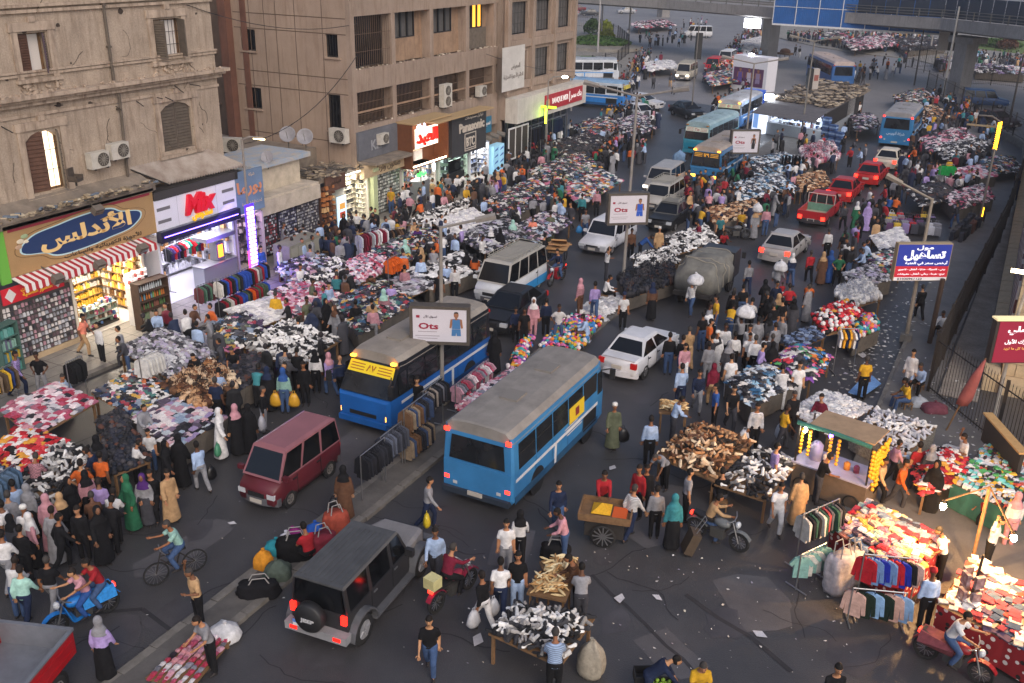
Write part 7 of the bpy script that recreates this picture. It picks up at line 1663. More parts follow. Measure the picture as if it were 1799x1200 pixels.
rack('third rail of brown and blue jackets on the median',(733,800),92,1.5,10,'6a4f3a 3a4a6a 25262c 8a7a68 2b2c34',glabel='brown, blue or dark jacket on the third rail of the median',double=True,h=2.0)
rack('fourth rail of dark jackets at the foot of the front billboard post',(762,762),92,1.3,9,'2a2c34 1c1d22 6a6a72 8a8078',glabel='dark or grey jacket on the fourth rail of the median',h=1.9)
rack('low rail of small clothes beside the sky blue bus',(830,700),92,2.6,16,'pink','tee',1.1,'small child-size top on the low rail beside the sky blue bus')
rack('rail of hooded tops in front of the white sandwich shop',(430,545),92,3.2,18,'26262c c8c4c0 d85a1e 2a4aa0 6a6a6e 4a5a48 8a2030 1c1c20','jacket',1.9,'hooded top on the rail in front of the white sandwich shop',double=True)
rack('rail of black and red tops by the dark bottle rack',(330,500),95,2.4,12,'1c1c20 b01c28 d8d4d0 3a2a5a 2a8a70','tee',2.2,'top on the rail by the dark bottle rack',z=.13)
rack('rail of striped and grey tops left of the hooded tops',(370,560),90,1.2,7,'6a3a40 2a2a30 8a8a90 4a6a5a','jacket',1.7,'top on the short rail left of the hooded tops')
rack('rail of pale and red gowns beside the grey shutter',(655,470),80,1.9,10,'a8acb4 7a2438 c8c4c4 5a2030 d8d4d8','gown',2.0,'long gown on the rail beside the grey shutter')
rack('short rail of brown and black coats right of the gowns',(695,452),60,1.2,7,'5a4434 1e1e22 3a2a24','gown',1.6,'long coat on the short rail right of the gowns')
rack('rail of white jackets above the packet stall',(272,705),92,.9,6,'c8c6c4 d0ceca 8a8880','jacket',1.9,'pale jacket on the tall rail above the packet stall',face=20)
rack('rail of black mesh hangers above the pale packets',(143,712),92,.7,7,'161618 1c1c1e','jacket',1.8,'black top on the rail above the pale packets')
rack('rail of olive and yellow tops at the far left',(12,738),95,1.3,8,'5a4a3a c8a030 2a3a6a 7a6a58','jacket',1.9,'olive, yellow or navy top on the far left rail')
rack('rail of pale denim jackets at the lower left edge',(14,925),100,1.3,7,'5a7088 48607a 6a8098','jacket',1.7,'pale denim jacket on the rail at the lower left edge')
rack('small stand of orange tops in the middle of the left market',(692,530),92,.8,5,'d8601e c8581a','tee',2.2,'orange top on the small stand in the left market')
rack('rail of black trousers under the green light',(940,300),90,1.6,9,'141416 1c2436 101012','trousers',3.2,'dark trousers hung high under the green light')
rack('rail of dark blue trousers under the green light',(976,280),90,1.5,8,'1c2640 22304a','trousers',3.2,'dark blue trousers hung high under the green light')
rack('outer rail of pale and green jackets left of the spotted cloth',(1428,985),62,1.5,11,'b8b4b0 2a4a40 8a3a40 1c1c22 4a4a54','jacket',1.75,'jacket on the outer rail left of the spotted cloth')
rack('low rail of teal and white tops left of the spotted cloth',(1420,1025),62,1.0,6,'7fa8a0 c8c4bc 8a8078','tee',1.1,'teal or white top on the low rail left of the spotted cloth',face=60)
rack('front rail of red and black tops before the spotted cloth',(1545,1085),20,1.3,8,'a81c2a 1d2d9a 1a1a1e 6a8ab8 c8a8a0','jacket',1.85,'bright top on the front rail before the spotted cloth',face=70)
rack('lower front rail of pink and pale blue tops',(1535,1095),20,1.3,6,'c8a498 8ab0d8 b0a020 1c2c24','jacket',1.0,'pink, yellow or pale blue top on the lower front rail',face=70)
rack('small stand of bright children tops on the right pavement',(1480,655),30,.8,6,'d8d4d0 1c2a4a c83030 e0a030','tee',1.9,'bright child top on the small stand on the right pavement')
rack('rail of black suits below the kiosk',(1388,318),27,1.6,7,'141418 1c1c22','jacket',1.9,'black suit jacket on the rail below the kiosk')
rack('stand with a bright green shirt among the dark right stalls',(1655,345),20,.8,3,'1f9a4a','tee',2.2,'bright green shirt on the stand among the dark right stalls',face=70)
mg=thing('magazine_stand','tall stand hung with magazines in front of the book stall','stand',at(1688,1108));MB().tube([(0,0,0),(.1,.15,2.2)],.035,8).build('pole',DARKM,mg)
mm=MB().box((0,0,0),(.1,.24,.32)).mesh('magazine_pocket',mat('magazine',hx('9c8f92'),.4,nscale=7,col2=hx('5a3a40')))
for k in range(3):
 for q in range(4):a=R(40+q*90);inst('magazine_pocket',mm,mg,(.22*math.cos(a),.22*math.sin(a),.65+k*.48),a)
JC=thing('juice_cart','juice cart hung with garlands of oranges and a lamp','cart',at(1462,868),R(-12));PNL=mat('cart_panel',hx('6a5a4c'),.8,nscale=4,namt=.3)
MB().box((0,0,.5),(2.3,1.15,.9)).build('body',PNL,JC);MB().box((0,0,.98),(2.4,1.25,.05)).build('counter',mat('counter_lilac',hx('a8a4b8'),.3),JC)
for x in(-1.12,1.12):
 for y in(-.55,.55):MB().box((x,y,1.6),(.05,.05,1.25)).build('post',DARKM,JC)
MB().box((.1,.25,2.27),(2.0,1.2,.05)).build('roof',mat('plywood',hx('a3876a'),.85,nscale=3,namt=.25),JC);MB().tube([(-1.2,-.55,2.3),(0,-.6,2.36),(1.1,-.6,2.3)],.07,7).build('rolled_cloth',TEAL,JC)
ors=MB();rr=random.Random(12)
for x in[-.1,.15,1.18]+[-1.0,-.75]:
 for k in range(7):ors.ell((x,-.58,2.15-k*.13),(.06,.06,.06),7,4)
for k in range(90):ors.ell((1.24,rr.uniform(-.55,.55),.75+1.4*rr.random()**.7),(.065,.065,.065),7,4)
o=ors.build('oranges',mat('orange_peel',hx('e0a41e'),.55,nscale=6,namt=.2),JC,True);o['kind']='stuff'
for x, r_, h_, c_ in((-.7,.2,.6,'a8a4c0'),(-.35,.11,.3,'c8b49a'),(.3,.1,.26,'c8802a'),(.6,.09,.25,'8a3a50')):MB().lathe([(r_,0),(r_,h_*.8),(r_*.5,h_)],(x,0,1.0),12).build('jug',mat('jug_'+c_,hx(c_),.3),JC,True)
MB().ell((-1.0,-.4,2.05),(.07,.07,.09),10,6).build('bulb',glow('fff0d0',60),JC);MB().ell((-.2,-.35,2.1),(.06,.06,.08),10,6).build('violet_bulb',glow('6a3aff',40),JC)
for x in(-.8,.8):
 o=MB().lathe([(.24,-.03),(.27,0),(.24,.03)],(x,-.6,.27),16,'Y').build('wheel',RUBBER,JC)
def plight(p,e,col,r=.06):
 l=bpy.data.lights.new('bulb_light','POINT');l.energy=e;l.color=hx(col)[:3];l.shadow_soft_size=r;o=bpy.data.objects.new('bulb_light',l);C.objects.link(o);o.location=p
pj=JC.location;plight(pj+Vector((-.9,-.6,2.0)),25,'ffe8c8');plight(pj+Vector((-.2,-.55,2.0)),10,'6a4aff')
for(px,py,lab,bx,by)in[(1657,890,'bare glowing bulb on a rope above the spotted cloth stall',1640,985),(1781,945,'bare glowing bulb on a pole above the book stall',1770,1075)]:
 p=at(px,py,2.55);t=thing('hanging_bulb',lab,'bulb',p);MB().ell((0,0,0),(.075,.075,.1),12,8).build('glass',glow('ffdca0',260),t,True);MB().lathe([(.035,.08),(.03,.2)],(0,0,0),8).build('socket',BLACK,t)
 plight(p-Vector((0,0,.16)),560,'ffc078',.1)
tp=thing('awning_pole','wooden pole and beam carrying the two glowing bulbs','pole',at(1702,1010));a_=tp.location;b1, b2=at(1657,880,2.7), at(1781,938,2.7)
m_=MB();m_.tube([(0,0,0),(.0,.1,2.7)],.05,7);m_.build('upright',WOOD,tp);MB().tube([b1-a_,(Vector((.0,.1,2.72))),b2-a_],.03,6).build('beam',WOOD,tp)
FCt=thing('snack_cart','wooden two wheeled snack cart with a yellow tray on the open road','cart',at(1062,945),R(15))
MB().box((0,0,.5),(1.1,.75,.5)).build('body',DARKW,FCt);MB().box((0,0,.85),(1.45,1.0,.1)).build('tray',WOOD,FCt);
for s in(-1,1):MB().box((0,s*.5,.95),(1.45,.04,.16)).build('tray_side',WOOD,FCt);MB().box((s*.72,0,.95),(.04,1.0,.16)).build('tray_side',WOOD,FCt)
MB().add([(-.4,-.3,.95),(.15,-.3,.95),(.15,.3,.95),(-.4,.3,.95),(-.12,0,1.15)],[(0,1,4),(1,2,4),(2,3,4),(3,0,4),(3,2,1,0)]).build('yellow_heap',mat('heap_yellow',hx('d8a41c'),.8,nscale=8,namt=.3),FCt);MB().box((.4,-.1,.93),(.4,.6,.06)).build('orange_heap',mat('heap_orange',hx('c8541c'),.8),FCt)
for s in(-1,1):
 o=MB().lathe([(.31,-.03),(.36,0),(.31,.03)],(0,s*.5,.36),20,'Y').build('wheel',RUBBER,FCt);m_=MB()
 for k in range(6):m_.box((0,s*.5,.36),(.6,.03,.03),M=Matrix.Rotation(k*math.pi/6,4,'Y'))
 m_.build('spokes',CHROME,o)
def corncart(label,px,hd,seed,pal='gold'):
 t=thing('corn_cart',label,'cart',at(*px),R(hd));MB().box((0,0,.8),(1.0,.8,.06)).build('tray',WOOD,t)
 for x in(-.42,.42):
  for y in(-.32,.32):MB().box((x,y,.4),(.05,.05,.8)).build('leg',WOOD,t)
 g_=MB();rr=random.Random(seed)
 for i in range(70):g_.join(tmpl('corn')[0],Matrix.Translation((rr.uniform(-.4,.4),rr.uniform(-.3,.3),.84+rr.random()*.16))@Matrix.Rotation(rr.choice((.3,1.2,2.4))+rr.uniform(-.2,.2),4,'Z'),col=hx(rr.choice(PAL[pal])))
 o=g_.build('corn_cobs',GOODS,t);o['kind']='stuff';FOOT.append([(t.location+Vector(q)).xy for q in((-.5,-.4,0),(.5,-.4,0),(.5,.4,0),(-.5,.4,0))])
corncart('corn cart with a twiggy base at the bottom of the road',(965,1080),10,1);corncart('second small corn tray beside the corn seller',(985,1045),40,2);corncart('tray cart of pale corn cobs near the brown shoe mound',(1180,755),20,3)
for px, lab, c_ in[((1160,1215),'black crate of green limes at the bottom edge','8ab03a'),((1135,1195),'empty black crate at the bottom edge',None)]:
 t=thing('fruit_crate',lab,'crate',at(*px,.5),R(30));MB().box((0,0,.02),(.55,.38,.04)).build('base',BLACK,t)
 for s in(-1,1):MB().box((0,s*.19,.13),(.55,.02,.24)).build('side',BLACK,t);MB().box((s*.27,0,.13),(.02,.36,.24)).build('end',BLACK,t)
 if c_:
  g_=MB();rr=random.Random(6)
  for i in range(40):g_.ell((rr.uniform(-.22,.22),rr.uniform(-.14,.14),.08+rr.random()*.14),(.05,.05,.05),7,4)
  o=g_.build('limes',mat('lime_skin',hx(c_),.5),t,True);o['kind']='stuff'
hc=thing('handcart','handcart stacked with flat cardboard pushed up the left lane','cart',at(980,455),R(100));MB().box((0,0,.55),(1.3,.8,.08)).build('bed',WOOD,hc)
for k,(z,a,w)in enumerate(((.62,.1,1.1),(.72,-.25,.9),(.82,.2,.8))):MB().box((.1*k,0,z+.1),(1.3,w,.07),M=Matrix.Rotation(a,4,'Z')@Matrix.Rotation(.2*k,4,'Y')).build('cardboard',mat('cardboard',hx('b48a5c'),.9,nscale=3,namt=.2),hc)
for s in(-1,1):MB().lathe([(.26,-.03),(.3,0),(.26,.03)],(-.1,s*.45,.3),16,'Y').build('wheel',RUBBER,hc)
dc=thing('donkey_cart','small loaded cart at the far crossing by the blue city bus','cart',at(1378,104),R(160));MB().box((0,0,.8),(2.0,1.2,.3)).build('bed',WOOD,dc);MB().ell((0,0,1.1),(.9,.5,.45),10,6).build('load',mat('load_brown',hx('6a4a38'),.9),dc)
for s in(-1,1):MB().lathe([(.4,-.04),(.45,0),(.4,.04)],(0,s*.65,.45),16,'Y').build('wheel',RUBBER,dc)
pr_=thing('parasol','folded pink parasol leaning on the iron fence','parasol',at(1660,760));MB().tube([(0,0,0),(.75,.05,3.0)],.03,6).build('pole',WOOD,pr_);MB().loft([[(x_+r_*(1+.25*(k%2))*math.cos(k*math.pi/6),r_*(1+.25*(k%2))*math.sin(k*math.pi/6),z)for k in range(12)]for x_,r_,z in((.33,.17,1.2),(.42,.2,1.5),(.58,.14,2.3),(.74,.03,2.95))]).build('canopy',mat('parasol_pink',hx('94504c'),.9,nscale=4,namt=.25),pr_,True)
fr_=thing('metal_frame','empty tan stall frame by the yellow lit post','frame',at(1722,262));m_=MB();
for x in(-1.3,1.3):MB().box((x,0,.95),(.1,.1,1.9)).build('upright',DARKM,fr_)
MB().box((0,0,1.95),(2.8,.14,.14)).build('top_rail',mat('tan_case'),fr_)
fb=thing('crowd_barrier','low metal barrier beside the crowd and white bundle','barrier',at(1315,608),R(30));m_=MB()
for z in(.25,1.0):m_.tube([(-1,0,z),(1,0,z)],.022,6)
for i in range(8):m_.tube([(-1+i*2/7,0,.25),(-1+i*2/7,0,1.0)],.014,5)
m_.build('bars',mat('pale_bars',hx('8f8a86'),.5),fb)
for x in(-.9,.9):MB().box((x,0,.12),(.05,.5,.24)).build('foot',DARKM,fb)
cb_=thing('steel_cabinet','grey metal street cabinet behind the pastel clothes stall','cabinet',at(525,470,.13),R(3));MB().box((0,0,.75),(1.0,2.6,1.5)).build('body',mat('cabinet_grey',hx('7f7d72'),.7,nscale=3,namt=.25),cb_)
for y in(-.9,-.3,.3,.9):MB().box((.51,y,.75),(.03,.5,1.2)).build('panel',mat('cabinet_door',hx('8c8a80'),.7),cb_)
lt=MB();rr=random.Random(77)
def scrap(p,s,c):
 a=rr.uniform(0,6.3);b=[(s*math.cos(a+q*1.57+rr.uniform(-.3,.3))*(1 if q%2 else .6),s*math.sin(a+q*1.57+rr.uniform(-.3,.3))*(1 if q%2 else .6))for q in range(4)]
 lt.add([(p.x+u,p.y+v,p.z+.012+rr.random()*.03)for u,v in b],[(0,1,2,3)],col=hx(c))
cw=['c8c6c4','a8a6a4','d0cecc','b8b0a4','9a94a0','c0bcae']
for i in range(130):scrap(at(rr.uniform(820,1500),rr.uniform(960,1195),.004),rr.choice((.02,.03,.03,.05)),rr.choice(cw))
for i in range(110):scrap(at(rr.uniform(250,1300),rr.uniform(560,1180),.004),rr.choice((.02,.03,.04)),rr.choice(cw))
for i in range(260):
 q=rr.random();c=Vector((1470+130*q,690-200*q));scrap(at(c.x+rr.gauss(20,26),c.y+rr.gauss(0,22),.11),rr.uniform(.03,.12),rr.choice(cw))
for px, py, s in[(1088,1052,.22),(1155,1050,.16),(1076,823,.2),(1012,625,.45),(1030,632,.3),(840,1125,.28),(387,1058,.16),(408,920,.14),(1515,625,.3),(1335,1115,.2),(1695,1040,.2),(1740,792,.2),(1660,1120,.1)]:scrap(at(px,py,.006),s,rr.choice(('c0bec2','b0aeb2')))
for i in range(150):scrap(at(rr.uniform(1130,1530),rr.uniform(45,200),.13),rr.uniform(.06,.16),rr.choice(cw))
for i in range(120):scrap(at(rr.uniform(1560,1720),rr.uniform(640,820),.11),rr.uniform(.03,.09),rr.choice(cw))
o=lt.build('litter',GOODS,fix=False);tag(o,'paper scraps and wrappers strewn over the road and pavement',kind='stuff')
# people: one continuous body per pose, clothes as children
def tubeloft(mb,pts,rs,n=10,flat=1.0):
 mb.tube(pts,rs,n)
def remesh(mb,name,mats,vox,smooth=3):
 me=mb.mesh('tmp',mats);o=bpy.data.objects.new('tmp',me);C.objects.link(o)
 m=o.modifiers.new('r','REMESH');m.mode='VOXEL';m.voxel_size=vox
 s=o.modifiers.new('s','SMOOTH');s.iterations=smooth;s.factor=.5
 dg=bpy.context.evaluated_depsgraph_get();out=bpy.data.meshes.new_from_object(o.evaluated_get(dg));out.name=name
 bpy.data.objects.remove(o);bpy.data.meshes.remove(me)
 out.polygons.foreach_set('use_smooth',[True]*len(out.polygons))
 out.materials.clear()
 for q in mats:out.materials.append(q)
 return out
V=Vector
def pose(lean=0,aL=((.05,0,-.28),(.02,-.04,-.25)),aR=((-.05,0,-.28),(-.02,-.04,-.25)),lL=((.01,0,-.44),(0,.02,-.42)),lR=((-.01,0,-.44),(0,.02,-.42)),head=(0,0),hip=None):
 return dict(lean=lean,aL=aL,aR=aR,lL=lL,lR=lR,head=head,hip=hip)
POSES={'stand':pose(2),'walk':pose(5,((.05,.12,-.26),(0,-.06,-.25)),((-.05,-.12,-.26),(0,-.16,-.2)),((.0,-.2,-.40),(0,.04,-.42)),((.0,.12,-.43),(0,.26,-.34))),'walk2':pose(6,((.05,-.1,-.27),(0,-.16,-.2)),((-.05,.12,-.26),(0,-.05,-.25)),((.0,.13,-.43),(0,.24,-.35)),((.0,-.18,-.41),(0,.02,-.43))),'browse':pose(14,((.04,-.08,-.26),(-.07,-.19,-.12)),((-.04,-.12,-.25),(.06,-.21,-.08)),head=(-.05,-.02)),'stroll':pose(4,((.05,.06,-.27),(0,-.08,-.24)),((-.05,-.08,-.27),(0,-.12,-.22)),((.0,-.07,-.435),(0,.05,-.42)),((.0,.05,-.435),(0,.1,-.41))),'bend':pose(48,((.03,-.14,-.24),(-.02,-.12,-.22)),((-.03,-.18,-.22),(.02,-.14,-.2)),((.02,-.04,-.44),(0,.05,-.42)),((-.02,.03,-.44),(0,.06,-.42)),head=(-.06,-.02)),'phone':pose(4,((.06,-.02,-.27),(-.12,-.22,.04)),((-.2,-.02,.12),(.12,-.02,.24)),head=(-.04,-.02)),'hips':pose(3,((.16,.06,-.22),(-.12,-.08,-.18)),((-.16,.06,-.22),(.12,-.08,-.18)),((.06,0,-.44),(.02,.02,-.42)),((-.06,0,-.44),(-.02,.02,-.42))),'carry':pose(6,((.08,-.04,.2),(-.1,-.04,.22)),((-.05,.0,-.28),(0,-.08,-.24)),((0,-.14,-.42),(0,.06,-.42)),((0,.1,-.43),(0,.16,-.38))),'push':pose(16,((.0,-.2,-.19),(-.02,-.25,-.06)),((.0,-.2,-.19),(.02,-.25,-.06)),((0,-.12,-.42),(0,.06,-.42)),((0,.14,-.42),(0,.16,-.38))),'sit':pose(12,((.06,-.12,-.24),(-.06,-.22,-.06)),((-.06,-.12,-.24),(.06,-.22,-.08)),((.08,-.42,.02),(.0,-.04,-.43)),((-.08,-.42,.02),(0,-.06,-.43)),head=(-.04,0)),'ride':pose(20,((.06,-.2,-.16),(.06,-.24,.0)),((-.06,-.2,-.16),(-.06,-.24,.0)),((.14,-.34,-.18),(.02,.16,-.38)),((-.14,-.34,-.18),(-.02,.16,-.38))), }
def skeleton(P):
 hipz=P['hip']or(.08-min(P['lL'][0][2]+P['lL'][1][2],P['lR'][0][2]+P['lR'][1][2]))
 H=V((0,0,hipz));Rl=Matrix.Rotation(R(P['lean']),4,'X')
 up_=lambda x, y, z:H+Rl@V((x,y,z))
 S=dict(H=H,up=up_,Rl=Rl)
 for s, k in((1,'L'),(-1,'R')):
  sh=up_(s*.165,0,.425);a=P['a'+k];el=sh+V(a[0]);wr=el+V(a[1]);S['arm'+k]=(sh,el,wr)
  hp=H+V((s*.09,0,-.02));l=P['l'+k];kn=hp+V(l[0]);an=kn+V(l[1]);S['leg'+k]=(hp,kn,an)
 S['head']=up_(0,-.02+P['head'][0],.72+P['head'][1]);S['neck']=up_(0,0,.5)
 return S
def torso(mb,S,g=0.0,z0=-.08,z1=.52,belly=0):
 prof=[(-.08,.155,.105,.0),(.02,.158,.108,.0),(.15,.142,.10,.0),(.28,.158,.112,-.005),(.37,.172,.112,0),(.44,.150,.096,.005),(.49,.095,.072,.005),(.53,.062,.06,.0)]
 rg=[]
 for z, rx, ry, y in prof:
  if z<z0-.001 or z>z1:continue
  rg.append([S['up']((rx+g)*math.cos(2*math.pi*k/14),y+(ry+g)*math.sin(2*math.pi*k/14),z)for k in range(14)])
 mb.loft(rg)
def fingers(me_mb,S,P):
 for k, s in(('L',1),('R',-1)):
  sh, el, wr=S['arm'+k];d=(wr-el).normalized();side=d.cross(V((0,0,1))if abs(d.z)<.9 else V((0,1,0))).normalized();nrm=side.cross(d)
  for i, L_ in enumerate((.07,.08,.075,.06)):
   b=wr+d*.07+side*(.032-i*.021);me_mb.tube([b,b+d*L_*.55+nrm*.008,b+d*L_*.9+nrm*.028],[.0105,.0095,.007],5)
  b=wr+d*.03+side*.036;me_mb.tube([b,b+side*.03+d*.025,b+side*.035+d*.055],[.012,.011,.008],5)
def body_mesh(S,P,vox):
 m=MB();torso(m,S)
 m.tube([S['up'](0,0,.49),S['up'](0,-.012,.62)],[.058,.054],10);h=S['head']
 m.ell(h,(.078,.098,.122),14,9);m.ell(h+V((0,-.045,-.06)),(.052,.055,.055),10,6)
 m.ell(h+V((0,-.102,-.012)),(.014,.02,.028),8,5)
 for s in(-1,1):m.ell(h+V((s*.082,.0,-.01)),(.014,.022,.034),6,4)
 for k in 'LR':
  sh, el, wr=S['arm'+k];d=(wr-el).normalized()
  m.tube([sh,sh.lerp(el,.5),el,el.lerp(wr,.4),wr],[.055,.05,.042,.04,.03],10);m.ell(sh,(.052,.05,.05),10,6);m.tube([wr,wr+d*.05,wr+d*.09],[.031,.042,.034],8)
  hp, kn, an=S['leg'+k];m.tube([hp,hp.lerp(kn,.5),kn,kn.lerp(an,.35),an],[.088,.078,.056,.056,.04],10);m.ell(hp,(.09,.1,.09),10,6)
  m.loft([[an+V((w*math.cos(a),y,-.075+z*(.5+.5*math.sin(a))))for a in[2*math.pi*q/8 for q in range(8)]]for y,w,z in((.06,.03,.07),(.0,.04,.11),(-.09,.045,.075),(-.16,.04,.055),(-.19,.02,.04))])
 me=remesh(m,'person_body',[SKINM,mat('shoe',hx('25201f'),.7),mat('eye',hx('14100e'),.4)],vox)
 ex=MB();fingers(ex,S,P)
 for s in(-1,1):ex.ell(h+V((s*.031,-.089,.012)),(.013,.01,.009),6,4,mi=2)
 ex.box(h+V((0,-.094,-.058)),(.045,.01,.008),mi=2)
 bm=bmesh.new();bm.from_mesh(me)
 ank=[S['legL'][2],S['legR'][2]]
 for f in bm.faces:
  c=f.calc_center_median()
  if any((c-a).length<.2 and c.z<a.z+.02 for a in ank):f.material_index=1
 e2=ex.mesh('x',[]);bm.from_mesh(e2);bm.to_mesh(me);bm.free()
 for p in me.polygons:p.use_smooth=True
 return me
def shirt_mesh(S,vox,long=True,g=.018):
 m=MB();torso(m,S,g,-.09,.51)
 for k in 'LR':
  sh, el, wr=S['arm'+k]
  pts, rs=([sh,sh.lerp(el,.5),el,el.lerp(wr,.5),el.lerp(wr,.94)],[.06,.062,.055,.052,.044])if long else([sh,sh.lerp(el,.45),sh.lerp(el,.78)],[.06,.065,.068])
  m.tube(pts,rs,10);m.ell(sh,(.064,.064,.058),10,6)
 return remesh(m,'shirt',[CLOTH],vox,2)
def trouser_mesh(S,vox,g=.018):
 m=MB();H=S['H'];m.ell(H+V((0,.005,-.0)),(.165+g,.115+g,.13),14,8)
 for k in 'LR':
  hp, kn, an=S['leg'+k];m.tube([hp,hp.lerp(kn,.5),kn,kn.lerp(an,.4),kn.lerp(an,.97)],[.105,.095,.076,.074,.064],10);m.ell(hp,(.105,.115,.1),10,6)
 return remesh(m,'trousers',[CLOTH],vox,2)
def robe_mesh(S,P,vox,wide=1.0,sleeves=True,top=.51,skirt=False):
 m=MB();up_=S['up'];rg=[];hz=S['H'].z
 st=[(.50,.10,.075),(.44,.165,.105),(.36,.185,.122),(.2,.175,.12),(.05,.19,.14),(-.25,.21,.17),(-.55,.24*wide,.2*wide),(.09-hz,.27*wide,.23*wide)]
 if skirt:st=[(.07,.17,.125)]+st[5:]
 for z, rx, ry in st:
  k_=[];
  for q in range(20):
   a=2*math.pi*q/20;fo=1+(.05*math.sin(5*a+z*3)if z<-.2 else 0)
   k_.append(up_(rx*fo*math.cos(a),ry*fo*math.sin(a),z)if z>0 else S['H']+V((rx*fo*math.cos(a),ry*fo*math.sin(a)+(.04 if P['lean']>20 else 0),z)))
  rg.append(k_)
 m.loft(rg)
 if sleeves and not skirt:
  for k in 'LR':
   sh, el, wr=S['arm'+k];m.tube([sh,sh.lerp(el,.5),el,el.lerp(wr,.92)],[.065,.068,.07,.075],10);m.ell(sh,(.07,.07,.062),10,6)
 return remesh(m,'robe' if not skirt else 'skirt',[CLOTH],vox,2)
def hair_mesh(S,kind):
 h=S['head'];m=MB()
 if kind=='hair':
  m2=MB().ell((0,.012,.014),(.087,.103,.124),14,9);keep=[]
  for f in m2.f:
   c=sum((V(m2.v[i])for i in f),V())/len(f)
   if c.z>.04 or(c.y>.02 and c.z>-.06):keep.append(f)
  m.add([h+V(p)for p in m2.v],keep)
 elif kind=='long':
  m.ell(h+V((0,.02,.02)),(.092,.1,.122),12,8);m.tube([h+V((0,.07,.03)),h+V((0,.12,-.15)),h+V((0,.12,-.34))],[.085,.095,.06],10)
 elif kind=='cap':
  m.lathe([(.097,.0),(.094,.06),(.07,.11),(.02,.135)],h+V((0,.0,.02)),12);m.prism([(h.x+.07,h.y-.06),(h.x+.055,h.y-.17),(h.x-.055,h.y-.17),(h.x-.07,h.y-.06)],h.z+.025,h.z+.037)
 elif kind=='taqiyah':m.lathe([(.098,.02),(.098,.085),(.08,.125),(.03,.14)],h+V((0,.012,.0)),12)
 elif kind=='hijab':
  nk=S['up'](0,.0,.47)
  m.ell(h+V((0,.035,.008)),(.108,.112,.142),14,9)
  m.loft([[p+V((rx*math.cos(a),ry*math.sin(a),0))for a in[2*math.pi*q/14 for q in range(14)]]for p,rx,ry in((h+V((0,.03,-.07)),.098,.098),(h.lerp(nk,.55)+V((0,.0,0)),.1,.1),(nk+V((0,0,.02)),.17,.13),(nk+V((0,0,-.12)),.215,.155))])
  return remesh(m,'headscarf',[CLOTH],.026,2)
 return m.mesh({'hair':'hair','long':'hair','cap':'cap','taqiyah':'skullcap'}[kind],CLOTH if kind!='hair' else FLATC,True)
PM={}
def pmesh(pn,what,lo=False):
 k=(pn,what,lo)
 if k not in PM:
  P=POSES[pn];S=skeleton(P);vx=.055 if lo else .03
  PM[k]=(body_mesh(S,P,.03)if what=='body' else shirt_mesh(S,vx,True)if what=='long' else shirt_mesh(S,vx,False)if what=='short' else trouser_mesh(S,vx)if what=='trousers' else robe_mesh(S,P,vx)if what=='robe' else robe_mesh(S,P,vx,.9,skirt=True)if what=='skirt' else hair_mesh(S,{'hairs':'hair'}.get(what,what)))
 return PM[k]
COL={'K':('black','17171a'),'W':('white','d2d0d0'),'G':('grey','85858a'),'N':('navy','222c46'),'B':('blue','2f5290'),'L':('light blue','9fb4d4'),'R':('red','9c242c'),'O':('orange','c8602a'),'Y':('yellow','c79a2a'),'P':('pink','b88690'),'V':('lavender','a08cc0'),'T':('tan','b4926c'),'E':('green','2a6448'),'M':('maroon','6a1c30'),'C':('teal','3a8088'),'D':('denim','3f5478'),'H':('charcoal','3e3e44'),'U':('brown','5c4030'),'A':('olive','5a5f4c'),'I':('mint','9cc4b8'),'X':('purple','4c2a6a'),'S':('salmon','d8806a')}
SKINS=['9a6a4c','8a5c40','a87858','75503a','b0825f','5c3d2c']
prng=random.Random(21)
def patterned(name,tex,sc,k):
 m=mat(name,src='obj',rough=.9,nscale=6,namt=.3,bump=.6,bscale=9,spec=.2);T_=m.node_tree;b=T_.nodes['Principled BSDF'];tc=T_.nodes.new('ShaderNodeTexCoord');x=T_.nodes.new(tex);x.inputs['Scale'].default_value=sc
 if tex=='ShaderNodeTexWave':x.bands_direction='Z'
 T_.links.new(tc.outputs['Object'],x.inputs['Vector']);r_=T_.nodes.new('ShaderNodeMapRange');r_.inputs['From Min'].default_value=.35;r_.inputs['From Max'].default_value=.65;r_.inputs['To Min'].default_value=k;T_.links.new(x.outputs[1],r_.inputs['Value'])
 mx=T_.nodes.new('ShaderNodeMix');mx.data_type='RGBA';mx.blend_type='MULTIPLY';mx.inputs['Factor'].default_value=1;T_.links.new(b.inputs['Base Color'].links[0].from_socket,mx.inputs['A']);T_.links.new(r_.outputs[0],mx.inputs['B']);T_.links.new(mx.outputs['Result'],b.inputs['Base Color']);return m
PATT=[patterned('checked_cloth','ShaderNodeTexChecker',22,.45),patterned('striped_cloth','ShaderNodeTexWave',7,.5),patterned('fine_checked_cloth','ShaderNodeTexChecker',45,.6)]
def dress(o,lab):
 w=0 if 'check' in lab or 'plaid' in lab else 1 if 'striped' in lab else None
 if w is None and prng.random()<.22 and 'T-shirt' not in lab:w=prng.choice((1,2))
 if w is not None:o.material_slots[0].link='OBJECT';o.material_slots[0].material=PATT[w]
